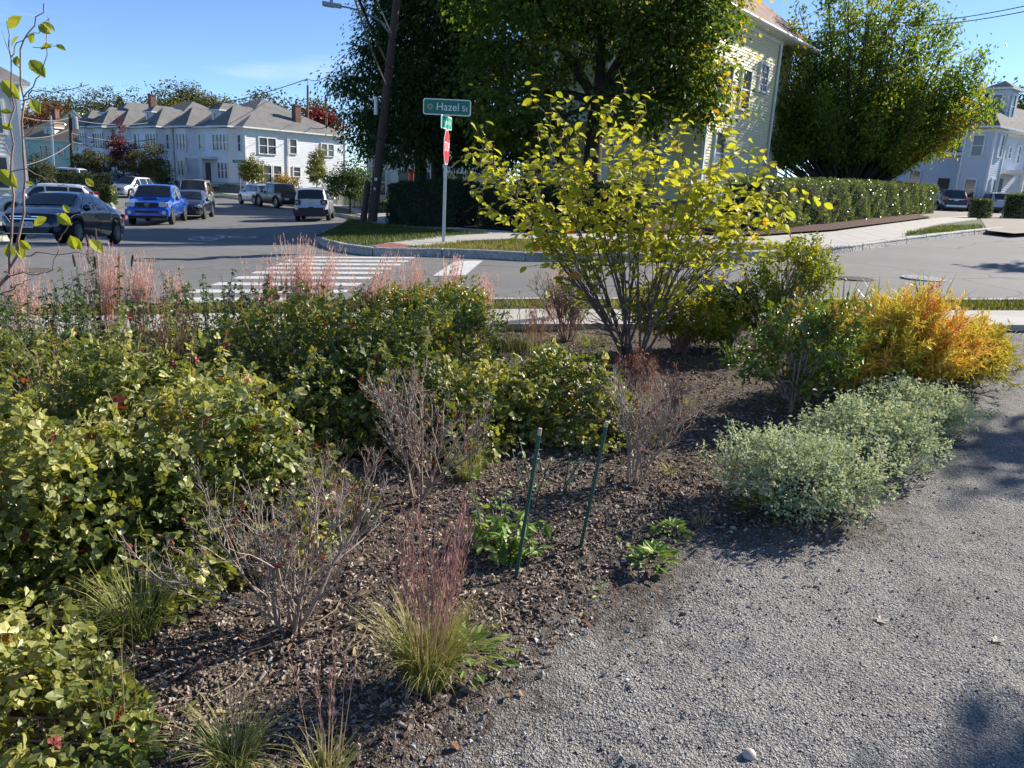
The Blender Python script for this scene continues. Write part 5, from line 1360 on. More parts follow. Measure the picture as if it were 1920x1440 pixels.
def suv(name, label, px, py, head, pm, L=4.6, W=1.85, H=1.70, box_=False, R=.36, Y=None, **kw):
    p, h = place(px, py, head); a = L / 2; s = H / 1.70
    if Y: q = at(px, 300, Y); p = np.array(gz(q[0], q[1]))
    if box_:
        top = [(-a, .66), (-a + .05, 1.02), (-a + .14, 1.10), (-a + .34, 1.60 * s), (-a + .6, 1.68 * s), (.0, 1.69 * s), (.45, 1.66 * s), (.98, 1.14), (1.5, 1.08), (a - .12, .98), (a, .62)]
    else:
        top = [(-a, .66), (-a + .05, 1.0), (-a + .12, 1.10), (-a + .62, 1.60 * s), (-a + .9, 1.66 * s), (-.1, 1.69 * s), (.3, 1.66 * s), (1.15, 1.10), (1.6, 1.02), (a - .2, .86), (a, .58)]
    c = [(-.05, .98 if box_ else .92, 0, .42), (-1.02, -.13, -1.0, -.09), (-a + .42, -1.10, -a + .62, -1.07)]
    r = car(name, label, tuple(p), h, L, W, H, pm, L * .59, .02, R, top=top,
        belt=[(-a, .60), (-a + .06, .98), (-a + .5, 1.06), (0, 1.0), (1.1, .97), (1.6, .92), (a - .2, .78), (a, .52)],
        roofw=[(-a, .92), (-a + .3, .80), (-a + .7, .76), (0, .76), (.5, .78), (1.15, .88), (a, .92)],
        plan=[(-a, .80), (-a + .18, .92), (-a + .6, .98), (0, 1), (1.4, .98), (a - .3, .90), (a - .08, .78), (a, .66)], sill=.30,
        cab=c, ws=((.94, .46) if box_ else (1.08, .30)), bl=(-a + .58, -a + .16, .9) if not box_ else (-a + .33, -a + .145, .9), **kw)
    set_on_land(r, L); return r
def pickup(name, label, px, py, head, pm, L=5.3, W=1.9, H=1.78, R=.38, soft=False, **kw):
    p, h = place(px, py, head); a = L / 2
    top = [(-a, .70), (-a + .04, 1.06), (-a + .1, 1.10), (-a + 1.42, 1.10), (-a + 1.44, 1.12), (-a + 1.56, 1.68), (-a + 1.8, 1.755), (.25, 1.77), (.55, 1.72), (1.12, 1.16), (1.6, 1.13), (a - .12, 1.0), (a, .62)]
    belt = [(-a, .66), (-a + .04, 1.02), (-a + 1.4, 1.07), (0, 1.06), (1.1, 1.05), (1.6, 1.02), (a - .12, .92), (a, .55)]
    r = car(name, label, tuple(p), h, L, W, H, pm, 3.24, .08, R, top=top, belt=belt,
        roofw=[(-a, .95), (-a + 1.4, .95), (-a + 1.6, .80), (0, .78), (.5, .80), (1.12, .9), (a, .93)],
        plan=[(-a, .94), (-a + .1, .98), (0, .985), (1.3, .99), (a - .3, .95), (a - .08, .86), (a, .76)], sill=.38,
        cab=[(.06, .98, .1, .56), (-a + 1.68, -.04, -a + 1.8, 0)], ws=(1.06, .56, .92), bl=(-a + 1.46, -a + 1.6, .88), pick=True, **kw)
    bed = MB(); box(bed, (-a + .74, 0, 1.125), (1.2, W * .78, .02)); bed.build('cargo_bed', M_plast, r)
    set_on_land(r, L); return r

# ---- navy sedan, front left
r = sedan('navy_sedan', 'dark navy sedan at the left kerb with silver wheels and a white plate', 116, 450, -84, P_navy, Y=22.6, spokes=10,
    front=[('headlight', M_lens, [(.46, .64), (.80, .60), (.84, .72), (.74, .80), (.48, .73)], .02, True, -.14), ('grille', M_plast, [(-.40, .60), (.40, .60), (.46, .70), (-.46, .70)], .03, False),
           ('grille_bar', M_chrome, rect(-.43, -.1, .675, .695, .005), .045, False), ('grille_bar', M_chrome, rect(.1, .43, .675, .695, .005), .045, False), ('grille_bar', M_chrome, rect(-.42, .42, .612, .632, .005), .045, False),
           ('lower_grille', M_plast, [(-.5, .26), (.5, .26), (.56, .42), (-.56, .42)], .015, False), ('bumper_strip', M_rim, rect(-.62, .62, .235, .25, .004), .03, False), ('fog_recess', M_plast, rect(.62, .78, .30, .44, .03), -.02, True)],
    rear=[('tail_light', M_red, [(.5, .78), (.78, .74), (.82, .92), (.52, .96)], .02, True, -.06)], plate=[(1, .47, 'GK 275'), (-1, .80, '')])
ring_emblem(r, 1, 4.55, .67)
# ---- blue pickup
r = pickup('blue_pickup', 'bright blue pickup truck parked facing the corner', 300, 417, -76, P_blue, spokes=5,
    front=[('headlight', M_lens, rect(.50, .86, .82, 1.02, .04), .03, True), ('grille', M_plast, [(-.40, .80), (.40, .80), (.48, 1.01), (-.48, 1.01)], .04, False), ('bumper', P_blue, rect(-.90, .90, .44, .74, .05), .10, False, -.03), ('lower_grille', M_plast, rect(-.5, .5, .56, .66, .02), .085, False),
           ('fog_light', M_lens, oval(.72, .58, .085, .085), .09, True), ('indicator', M_amber, rect(.855, .895, .84, 1.0, .01), .02, True)],
    rear=[('tail_light', M_red, rect(.78, .93, .75, 1.05), .02, True)], plate=[(1, .60, '1TW138'), (-1, .62, '')])
ring_emblem(r, 1, 5.3, .91, ry=.11, rz=.07)
sc1 = MB(); prism(sc1, [(-.34, 1.15), (.34, 1.15), (.28, 1.215), (-.28, 1.215)], 1.25, 1.78, 'x'); hs = sc1.build('hood_scoop', P_blue, r)
sc2 = MB(); prism(sc2, [(-.28, 1.16), (.28, 1.16), (.24, 1.2), (-.24, 1.2)], 1.775, 1.79, 'x'); sc2.build('scoop_mouth', M_plast, hs)
# ---- dark sedan behind, champagne SUV
sedan('black_sedan', 'black sedan half hidden behind the blue pickup', 362, 408.5, -77, P_black, front=[('headlight', M_lens, rect(.48, .80, .62, .74, .03), .02, True, -.08), ('grille', M_plast, rect(-.4, .4, .42, .70, .04), .03, False)], plate=[(1, .45, '')], rear=[('tail_light', M_red, rect(.5, .8, .78, .94), .02, True, -.06)])
suv('champagne_suv', 'tall champagne SUV with white mirror behind the black sedan', 368, 393, -75, P_tan, L=5.0, W=1.98, H=1.92, R=.39, box_=True, front=[('headlight', M_lens, rect(.52, .86, .80, 1.0, .05), .03, True), ('grille', M_plast, rect(-.42, .42, .72, 1.0, .04), .03, False), ('lower_grille', M_plast, rect(-.7, .7, .42, .6, .04), .03, False)], rear=[('tail_light', M_red, rect(.7, .9, .8, 1.3), .02, True, -.02)], plate=[(1, .52, '')])
# ---- white crossover in the left driveway, silver SUV, hidden black car
suv('white_crossover', 'white crossover with red tail lamp parked behind the front yard fence', 84, 396, 200, P_white, Y=38.5, H=1.66, L=4.5, W=1.84, rear=[('tail_light', M_red, [(.45, .95), (.84, .92), (.86, 1.16), (.74, 1.32), (.68, 1.0), (.46, 1.02)], .05, True, -.03), ('bumper_trim', M_plast, rect(-.7, .7, .34, .55, .04), .03, False)], front=[('headlight', M_lens, rect(.5, .8, .72, .86, .04), .02, True, -.1)], plate=[(-1, .80, '')])
suv('silver_suv', 'silver SUV partly hidden by the pale loose tree left of the blue pickup', 248, 370, -98, P_silver, L=4.6, H=1.72, front=[('headlight', M_lens, rect(.5, .82, .74, .9, .04), .02, True, -.08), ('grille', M_plast, rect(-.4, .4, .5, .86, .05), .03, False)], rear=[('tail_light', M_red, rect(.65, .88, .8, 1.1), .03, True)])
suv('black_suv', 'black SUV under the olive bushy tree, mostly hidden', 196, 357, 175, P_black, L=4.7, H=1.72, rear=[('tail_light', M_red, rect(.65, .88, .8, 1.1), .03, True)], front=[('headlight', M_lens, rect(.5, .82, .74, .9, .04), .02, True, -.08)])
suv('white_van', 'white vehicle roof glimpsed behind the dark transformer pole', 120, 352, 178, P_white, L=4.9, H=1.95, box_=True)
# ---- right kerb: compact silver SUV, dark green open-bed truck, silver crossover
r = suv('compact_suv', 'boxy compact silver SUV seen from behind at the right kerb', 592, 412, 99, P_ltsil, L=4.23, W=1.80, H=1.69, box_=True, R=.35, rails=(-1.5, .4),
    rear=[('tail_light_housing', M_plast, rect(.50, .84, .84, 1.10, .05), .03, True, .06), ('bumper_cladding', M_plast, [(-.80, .30), (.80, .30), (.88, .42), (.88, .62), (.66, .58), (.60, .70), (-.60, .70), (-.66, .58), (-.88, .62), (-.88, .42)], .05, False), ('reflector', M_red, rect(.60, .74, .46, .54, .03), .065, True), ('badge', M_plast, rect(-.12, .12, .70, .735, .01), .05, False), ('wiper', M_plast, rect(-.3, .05, 1.13, 1.15, .004), .04, False, .06)], plate=[(-1, .92, 'LK2 81')])
for sgn in (1, -1):
    xm = MB(); xe = -(2.115 - .16 * .75 + .10)
    for a in (1, -1): bar(xm, (xe, sgn * .67 - .08, .97 - a * .08), (xe, sgn * .67 + .08, .97 + a * .08), .03, .03)
    tl = xm.build('tail_light', mat('x_lens', (.75, .6, .6), rough=.2), r)
    mb = MB(); 
r = pickup('green_truck', 'dark green open bed truck with soft top seen from behind', 524, 389, 130, P_green, L=5.3, W=1.88, H=1.86, R=.40, spokes=5, rear=[('tail_light', M_red, rect(.74, .92, .82, 1.02, .02), .03, True), ('bumper', M_plast, rect(-.85, .85, .55, .72, .03), .10, False), ('plate_holder', M_plate, rect(.40, .72, .62, .76, .01), .12, False)])
for sgn in (1, -1):
    for a in (1.70, -1.54):
        fl_ = MB(); tube(fl_, [(a + .50 * math.cos(u), sgn * .93, .40 + .50 * math.sin(u)) for u in np.linspace(.15, math.pi - .15, 9)], .07, 6); fl_.build('fender_flare', M_plast, r)
suv('silver_crossover', 'silver crossover parked beyond the dark green truck', 484, 384, 132, P_ltsil, L=4.48, W=1.85, H=1.65, rear=[('tail_light', M_red, [(.42, .92), (.86, .96), (.86, 1.1), (.5, 1.06)], .04, True), ('reflector', M_red, rect(.5, .8, .5, .56, .01), .05, True), ('bumper_trim', M_plast, rect(-.7, .7, .34, .6, .04), .03, False)], plate=[(-1, .85, '')])
# ---- cars in the right driveway
suv('grey_suv', 'dark grey SUV backing onto the hedge end in the right driveway', 1764, 398, 84, P_grey, L=5.0, W=2.0, H=1.78, rear=[('tail_light', M_red, [(.58, 1.0), (.94, .96), (.94, 1.22), (.62, 1.18)], .05, True), ('bumper_trim', M_rim, rect(-.75, .75, .48, .60, .04), .06, False), ('rear_strip', M_chrome, rect(-.58, .58, 1.0, 1.03, .01), .04, False)], plate=[(-1, .98, '')], group='cars parked in the right driveway')
sedan('red_car', 'dark red sedan squeezed between the grey and silver SUVs', 1806, 399, 84, P_dred, rear=[('tail_light', M_red, rect(.45, .82, .80, .94, .03), .03, True, -.05), ('spoiler', P_dred, rect(-.6, .6, 1.05, 1.10, .02), .03, False)], plate=[(-1, .78, '')], group='cars parked in the right driveway')
suv('pale_suv', 'pale silver SUV with its rear to the road in front of the balcony house', 1858, 402, 78, P_ltsil, L=4.6, W=1.86, H=1.70, rear=[('tail_light', M_red, [(.45, 1.0), (.88, .98), (.9, 1.16), (.5, 1.08)], .05, True), ('bumper_trim', M_plast, rect(-.75, .75, .36, .58, .04), .04, False)], plate=[(-1, .86, '')], group='cars parked in the right driveway')
# ================================================================== the planted bed and the gravel path
def ground_mix(name):
    """bark mulch and soil passing into grey stone dust, by the soil share kept on the mesh"""
    m, nt, b = _nodes(name); N, K = nt.nodes, nt.links
    tc = N.new('ShaderNodeTexCoord')
    def noise(sc_, det, rough=.65):
        n_ = N.new('ShaderNodeTexNoise'); n_.inputs['Scale'].default_value = sc_; n_.inputs['Detail'].default_value = det; n_.inputs['Roughness'].default_value = rough
        K.new(tc.outputs['Object'], n_.inputs['Vector']); return n_.outputs['Fac']
    def ramp(src, stops):
        r = N.new('ShaderNodeValToRGB'); e = r.color_ramp.elements
        e[0].position, e[0].color = stops[0][0], (*stops[0][1], 1); e[1].position, e[1].color = stops[-1][0], (*stops[-1][1], 1)
        for p_, c_ in stops[1:-1]: x = e.new(p_); x.color = (*c_, 1)
        K.new(src, r.inputs['Fac']); return r.outputs['Color']
    soil = ramp(noise(34, 6), [(.28, (.050, .038, .030)), (.46, (.115, .090, .072)), (.6, (.20, .16, .13)), (.74, (.34, .285, .24))])
    vo = N.new('ShaderNodeTexVoronoi'); vo.inputs['Scale'].default_value = 210; K.new(tc.outputs['Object'], vo.inputs['Vector'])
    v2 = N.new('ShaderNodeTexVoronoi'); v2.inputs['Scale'].default_value = 88; K.new(tc.outputs['Object'], v2.inputs['Vector'])
    bw = N.new('ShaderNodeRGBToBW'); K.new(vo.outputs['Color'], bw.inputs['Color'])
    grav = ramp(bw.outputs['Val'], [(.12, (.15, .147, .145)), (.45, (.285, .276, .262)), (.7, (.40, .385, .362)), (.92, (.54, .525, .50))])
    big = ramp(noise(2.6, 6), [(.30, (.70, .68, .66)), (.48, (.95, .945, .94)), (.7, (1.08, 1.07, 1.05))])
    mu = N.new('ShaderNodeMixRGB'); mu.blend_type = 'MULTIPLY'; mu.inputs['Fac'].default_value = 1; K.new(grav, mu.inputs['Color1']); K.new(big, mu.inputs['Color2'])
    at_ = N.new('ShaderNodeAttribute'); at_.attribute_name = 'soil'
    ad = N.new('ShaderNodeMath'); ad.operation = 'ADD'; K.new(at_.outputs['Fac'], ad.inputs[0])
    n2 = N.new('ShaderNodeMath'); n2.operation = 'MULTIPLY_ADD'; K.new(noise(28, 6, .7), n2.inputs[0]); n2.inputs[1].default_value = 2.0; n2.inputs[2].default_value = -1.0; K.new(n2.outputs[0], ad.inputs[1])
    mr = N.new('ShaderNodeMapRange'); mr.inputs['From Min'].default_value = .25; mr.inputs['From Max'].default_value = .75; K.new(ad.outputs[0], mr.inputs['Value'])
    mx = N.new('ShaderNodeMixRGB'); K.new(mr.outputs['Result'], mx.inputs['Fac']); K.new(mu.outputs['Color'], mx.inputs['Color1']); K.new(soil, mx.inputs['Color2'])
    K.new(mx.outputs['Color'], b.inputs['Base Color']); b.inputs['Roughness'].default_value = .95; b.inputs['Specular IOR Level'].default_value = .2
    h0 = N.new('ShaderNodeMath'); h0.operation = 'MULTIPLY_ADD'; K.new(v2.outputs['Distance'], h0.inputs[0]); h0.inputs[1].default_value = 1.6; K.new(vo.outputs['Distance'], h0.inputs[2])
    h = N.new('ShaderNodeMath'); h.operation = 'ADD'; K.new(h0.outputs[0], h.inputs[0]); K.new(noise(75, 5, .7), h.inputs[1])
    bp = N.new('ShaderNodeBump'); bp.inputs['Strength'].default_value = 1.0; bp.inputs['Distance'].default_value = .010
    K.new(h.outputs[0], bp.inputs['Height']); K.new(bp.outputs['Normal'], b.inputs['Normal'])
    return m
M_mulchbed = M_gravel = ground_mix('soil_and_stone_dust')
R0 = np.random.default_rng(77)
# edge of the bed, from the viewer's feet away along the path
EDGE = [np.array(G(*p)[:2]) for p in [(820, 1440), (1000, 1290), (1180, 1130), (1290, 1040), (1450, 1000), (1610, 985), (1730, 870), (1800, 770), (1890, 700)]]
EDGE = [np.array([-.55, .6])] + EDGE + [np.array([4.75, 7.3]), np.array([5.0, 8.3])]
BED = [np.array([-.75, .4])] + EDGE + [np.array([-.2, 8.1]), np.array([-7.4, 6.85]), np.array([-9.5, 5.5]), np.array([-5.0, .4])]
def edge_dist(x, y):
    """distance into the bed from its gravel edge, negative on the path"""
    P = np.stack([x, y], -1); d = np.full(x.shape, 1e9)
    for a, b in zip(EDGE, EDGE[1:]):
        ab = b - a; t = np.clip(((P - a) @ ab) / (ab @ ab), 0, 1); d = np.minimum(d, np.linalg.norm(P - a - t[..., None] * ab, axis=-1))
    ins = inside(BED, x.ravel(), y.ravel()).reshape(x.shape)
    return np.where(ins, d, -d)
def vnoise(x, y, seed, f):
    """smooth value noise"""
    r = np.random.default_rng(seed).uniform(-1, 1, (64, 64)); u, v = x * f, y * f
    i, j = np.floor(u).astype(int), np.floor(v).astype(int); a, b = u - i, v - j
    a = a * a * (3 - 2 * a); b = b * b * (3 - 2 * b)
    q = lambda m, n: r[m % 64, n % 64]
    return (q(i, j) * (1 - a) + q(i + 1, j) * a) * (1 - b) + (q(i, j + 1) * (1 - a) + q(i + 1, j + 1) * a) * b
def relief(x, y, rough):
    return rough * (.022 * vnoise(x, y, 1, 2.3) + .012 * vnoise(x, y, 2, 7) + .008 * vnoise(x, y, 3, 19) + .005 * vnoise(x, y, 4, 43))
def bed_z(x, y):
    x = np.asarray(x, float); y = np.asarray(y, float)
    return g(x, y) + relief(x, y, 1.0) + .01
ys = np.concatenate([np.geomspace(.45, 8.9, 330)])
us = np.linspace(-1.25, 1.0, 430)
YY, UU = np.meshgrid(ys, us, indexing='ij'); XX = UU * (YY + .9)
def patch(name, zf, keep, m):
    Z = zf(XX, YY); n1, n2 = XX.shape
    k = keep(XX, YY); idx = np.arange(n1 * n2).reshape(n1, n2)
    q = np.stack([idx[:-1, :-1], idx[:-1, 1:], idx[1:, 1:], idx[1:, :-1]], -1).reshape(-1, 4)
    kk = (k[:-1, :-1] | k[:-1, 1:] | k[1:, 1:] | k[1:, :-1]).ravel(); q = q[kk]
    used = np.unique(q); re_ = np.zeros(n1 * n2, int); re_[used] = np.arange(len(used))
    V = np.stack([XX, YY, Z], -1).reshape(-1, 3)[used]
    mb = MB(); mb.add(V, re_[q]); o = mb.build(name, m, smooth=True); o['kind'] = 'structure'
    sa = o.data.attributes.new('soil', 'FLOAT', 'POINT'); sa.data.foreach_set('value', SOIL.ravel()[used].astype(np.float32)); return o
ED = edge_dist(XX, YY)
SOIL = sstep((ED + .50 + .16 * vnoise(XX, YY, 31, 1.5) + .10 * vnoise(XX, YY, 32, 4)) / 1.0)
def front(X, Y): return Y < np.interp(X, [-7.4, .1, 3, 5.6, 12], [6.95, 8.17, 8.27, 8.37, 8.7])
def z_path(X, Y):
    scuff = np.clip(vnoise(X, Y, 41, 2.4), 0, 1) * (.010 * vnoise(X, Y, 42, 16) + .008 * vnoise(X, Y, 43, 33))
    return g(X, Y) + relief(X, Y, .5) - .004 + scuff
patch('gravel_path', z_path, lambda X, Y: front(X, Y) & (ED < .35), M_gravel)
wob = .04 * vnoise(XX, YY, 8, 1.6) + .06 * vnoise(XX, YY, 9, 5) + .04 * vnoise(XX, YY, 10, 14)
patch('mulch_bed', lambda X, Y: g(X, Y) + relief(X, Y, 1.0) + .012 * np.clip((ED + wob) / .10, -2.5, .8), lambda X, Y: front(X, Y) & (ED > -.3), M_mulchbed)

# ---- loose pieces over the ground
M_chip = tintmat('mulch_chips', [(0, (.042, .028, .020)), (.3, (.125, .090, .066)), (.6, (.29, .225, .17)), (.84, (.50, .42, .335)), (1, (.72, .65, .56))], rough=.85)[0]
M_stone = tintmat('gravel_stones', [(0, (.09, .088, .085)), (.4, (.20, .195, .19)), (.8, (.34, .33, .315)), (1, (.55, .53, .50))], rough=.85)[0]
def rot_frames(R, n, flat=.35):
    up = nrm(np.array([0, 0, 1.0]) + R.normal(0, flat, (n, 3))); a = R.normal(0, 1, (n, 3))
    d = nrm(a - (a * up).sum(1, keepdims=True) * up); return d, np.cross(up, d), up
def scatter(pos, R, L, W, H, mb, tint, flat=.35, kind='chip'):
    n = len(pos); d, s, u = rot_frames(R, n, flat)
    if kind == 'chip':
        tv = np.array([(-.5, -.3, 0), (-.35, .5, 0), (.5, .35, 0), (.4, -.5, 0), (-.45, -.2, 1), (-.3, .35, 1), (.42, .2, 1), (.3, -.4, 1)]); tq = np.array(BOXQ[1:])
        tt = np.zeros((0, 3), int)
    else:
        tv = np.array([(-.5, 0, .1), (0, -.5, 0), (.5, .05, .15), (.05, .5, 0), (-.1, 0, .8), (.2, .1, .65)]); tq = np.zeros((0, 4), int)
        tt = np.array([(0, 1, 4), (1, 5, 4), (1, 2, 5), (2, 3, 5), (3, 4, 5), (3, 0, 4)])
    L, W, H = (np.broadcast_to(a, (n,)) for a in (L, W, H))
    V = pos[:, None] + tv[None, :, 0, None] * (L[:, None, None] * d[:, None]) + tv[None, :, 1, None] * (W[:, None, None] * s[:, None]) + tv[None, :, 2, None] * (H[:, None, None] * u[:, None])
    off = (np.arange(n) * len(tv))[:, None, None]
    mb.add(V.reshape(-1, 3), (tq[None] + off).reshape(-1, 4) if len(tq) else None, (tt[None] + off).reshape(-1, 3) if len(tt) else None,
           tint=np.repeat(tint, len(tq)) if len(tq) else .5, tt=np.repeat(tint, len(tt)) if len(tt) else None)
def sample_near(R, n, ymin, ymax, power=1.6):
    y = ymin * (ymax / ymin) ** R.uniform(0, 1, n) ** power; x = R.uniform(-1.0, .95, n) * (y * .78 + .5); return x, y
mb = MB()
x, y = sample_near(R0, 190000, 1.1, 8.2, .95); ed = edge_dist(x, y)
dens = np.clip((ed - .02) / .35, 0, 1) * (.45 + .55 * (vnoise(x, y, 21, 1.4) + vnoise(x, y, 22, 4) > -.35)) * (front(x, y))
k = R0.uniform(0, 1, len(x)) < dens; x, y = x[k], y[k]; n = len(x)
big = R0.uniform(0, 1, n) ** 3
L = .008 + .026 * big + R0.uniform(0, .008, n)
scatter(np.stack([x, y, bed_z(x, y) - .004 + R0.uniform(0, .006, n)], 1), R0, L, L * R0.uniform(.2, .55, n), .003 + .004 * R0.uniform(0, 1, n), mb, np.clip(R0.beta(1.5, 2.0, n) , 0, 1), .5)
tag(mb.build('mulch_chips', M_chip), kind='stuff')
mb = MB()
x, y = sample_near(R0, 42000, 1.1, 6.5, 1.1); ed = edge_dist(x, y); k = (ed < .55) & (R0.uniform(0, 1, len(x)) < np.clip(1.1 - (ed + .1) * 1.5, .10, 1)) ; x, y, ed = x[k], y[k], ed[k]; n = len(x)
L = .004 + .007 * R0.uniform(0, 1, n) ** 3
scatter(np.stack([x, y, np.where(ed > 0, bed_z(x, y), z_path(x, y)) + .001], 1), R0, L, L * .8, L * .4, mb, np.clip(R0.normal(.72, .2, n), 0, 1), .3, 'stone')
x, y = sample_near(R0, 3600, 1.1, 5.5, 1.1); ed = edge_dist(x, y); k = (ed > -.45); x, y, ed = x[k], y[k], ed[k]; n = len(x)
L = .010 + .022 * R0.uniform(0, 1, n) ** 4
scatter(np.stack([x, y, np.where(ed > 0, bed_z(x, y), z_path(x, y))], 1), R0, L, L * .75, L * .42, mb, np.clip(R0.normal(.6, .25, n), 0, 1), .3, 'stone')
tag(mb.build('gravel_stones', M_stone), kind='stuff')
# dark clods of soil kicked over the gravel
M_clod = tintmat('soil_clods', [(0, (.04, .034, .028)), (1, (.13, .11, .095))], rough=1)[0]
mb = MB()
for px, py, sprd, cnt in [(1560, 1110, .10, 70), (1690, 1065, .08, 40), (1600, 1190, .07, 40), (1690, 1165, .09, 60), (1610, 1320, .06, 40), (1440, 1075, .14, 90), (1330, 1150, .16, 120), (1500, 1120, .14, 90), (1350, 1405, .05, 30), (1590, 1000, .14, 90), (1250, 1250, .2, 120), (1820, 1100, .06, 30), (1770, 1300, .05, 25), (1120, 1120, .28, 260), (1010, 1240, .25, 260), (1250, 1110, .2, 160)]:
    c = G(px, py)[:2]; q = c + R0.normal(0, sprd, (cnt, 2)); L = .004 + .012 * R0.uniform(0, 1, cnt) ** 3
    ed = edge_dist(q[:, 0], q[:, 1]); z = np.where(ed > 0, bed_z(q[:, 0], q[:, 1]), z_path(q[:, 0], q[:, 1]))
    scatter(np.stack([q[:, 0], q[:, 1], z], 1), R0, L, L * .8, L * .45, mb, R0.uniform(0, 1, cnt), .4, 'stone')
tag(mb.build('soil_clods', M_clod), kind='stuff')
# fallen twigs and leaves
M_twigs = tintmat('fallen_twigs', [(0, (.06, .045, .035)), (1, (.34, .28, .21))], rough=.9)[0]
mb = MB()
x, y = sample_near(R0, 900, 1.4, 6.5, 1.0); k = edge_dist(x, y) > .1; x, y = x[k], y[k]
for a, b in zip(x, y):
    an = R0.uniform(0, 6.28); L = R0.uniform(.04, .2); z = float(bed_z(a, b)) + .008
    tube(mb, [(a, b, z), (a + .5 * L * math.cos(an), b + .5 * L * math.sin(an), z + R0.uniform(0, .02)), (a + L * math.cos(an + .3), b + L * math.sin(an + .3), z + R0.uniform(0, .01))], [.0022, .002, .0012], 3, tint=R0.uniform(0, 1), cap=False)
tag(mb.build('fallen_twigs', M_twigs), kind='stuff')
M_litter = leafmat('leaf_litter', [(0, (.10, .045, .025)), (.4, (.22, .10, .05)), (.7, (.34, .24, .14)), (1, (.35, .33, .06))], rough=.7, trans=.2)
mb = MB(); x, y = sample_near(R0, 700, 1.3, 7, 1.0); k = edge_dist(x, y) > 0; x, y = x[k], y[k]; n = len(x)
leaves(mb, np.stack([x, y, bed_z(x, y) + .008], 1), nrm(R0.normal(0, 1, (n, 3)) * [1, 1, .15]), nrm(R0.normal(0, .35, (n, 3)) + [0, 0, 1]), R0.uniform(.02, .05, n), R0.uniform(.012, .03, n), 'oval', R0.uniform(0, 1, n))
tag(mb.build('leaf_litter', M_litter), kind='stuff')

# ================================================================== plant materials
M_lhazel = leafmat('hazel_leaves', [(0, (.20, .25, .03)), (.35, (.37, .40, .045)), (.75, (.56, .53, .06)), (.93, (.70, .54, .07)), (1, (.62, .25, .07))], rough=.5, spec=.35, trans=.52, warm=(1.05, 1.05, .5))
M_lsumac = leafmat('sumac_leaves', [(0, (.060, .090, .024)), (.35, (.13, .165, .038)), (.7, (.31, .32, .085)), (.94, (.60, .56, .22)), (.97, (.40, .12, .035)), (1, (.22, .035, .028))], rough=.42, spec=.5, trans=.38, gain=1.05)
M_lsumacd = leafmat('sumac_leaves_dark', [(0, (.06, .09, .022)), (.45, (.13, .16, .034)), (.8, (.30, .30, .06)), (.95, (.50, .40, .06)), (1, (.24, .05, .03))], rough=.42, spec=.5, trans=.38, gain=1.05)
M_lglossy = leafmat('glossy_leaves', [(0, (.06, .12, .02)), (.55, (.13, .20, .03)), (.88, (.30, .32, .05)), (1, (.46, .24, .05))], rough=.42, spec=.5, trans=.28)
M_lyelshrub = leafmat('turning_leaves', [(0, (.09, .15, .026)), (.5, (.24, .29, .036)), (.85, (.50, .45, .04)), (1, (.62, .36, .05))], rough=.45, spec=.4, trans=.42)
M_lsage = leafmat('sage_leaves', [(0, (.21, .27, .15)), (.5, (.44, .50, .30)), (.85, (.60, .62, .40)), (1, (.64, .58, .32))], rough=.7, spec=.2, trans=.3, warm=(1, 1, .7))
M_lamson = leafmat('amsonia_leaves', [(0, (.42, .42, .07)), (.4, (.74, .62, .09)), (.78, (.90, .68, .12)), (.94, (.88, .50, .12)), (1, (.74, .30, .10))], rough=.55, spec=.3, trans=.35, warm=(1.0, 1.0, .8))
M_lherb = leafmat('herb_leaves', [(0, (.07, .12, .05)), (.6, (.13, .19, .065)), (.85, (.28, .31, .12)), (1, (.48, .42, .26))], rough=.55, spec=.3, trans=.35)
M_lrosette = leafmat('rosette_leaves', [(0, (.12, .22, .05)), (.6, (.24, .36, .08)), (1, (.42, .46, .12))], rough=.5, trans=.35)
M_bluestem = leafmat('bluestem_blades', [(0, (.14, .20, .045)), (.35, (.32, .34, .09)), (.5, (.46, .40, .18)), (.7, (.44, .28, .23)), (1, (.38, .21, .21))], rough=.6, spec=.25, trans=.25, warm=(1.05, 1, .75))
M_pink = leafmat('pink_grass', [(0, (.26, .23, .10)), (.35, (.50, .30, .20)), (.7, (.68, .38, .33)), (1, (.78, .60, .52))], rough=.65, spec=.2, trans=.45, warm=(1.05, 1, .9))
M_straw = leafmat('straw_stems', [(0, (.14, .09, .055)), (.6, (.26, .17, .12)), (1, (.40, .32, .22))], rough=.7, spec=.2, trans=.25)
M_stem = mat('stem_bark_grey', (.20, .155, .125), (.40, .325, .27), rough=.85, scale=30, bump=.4, bscale=80, dist=.003)
M_stemred = mat('stem_bark_reddish', (.19, .11, .09), (.36, .25, .21), rough=.8, scale=30)
M_stemdark = mat('stem_bark_dark', (.085, .068, .058), (.19, .16, .14), rough=.9, scale=18, bump=.4, bscale=60, dist=.004)
M_seed = mat('seed_heads', (.035, .022, .025), (.10, .055, .06), rough=.95, scale=90, bump=.8, bscale=200, dist=.004)
M_dried = leafmat('dried_leaves', [(0, (.10, .02, .018)), (.6, (.22, .05, .03)), (1, (.28, .16, .09))], rough=.7, trans=.25)

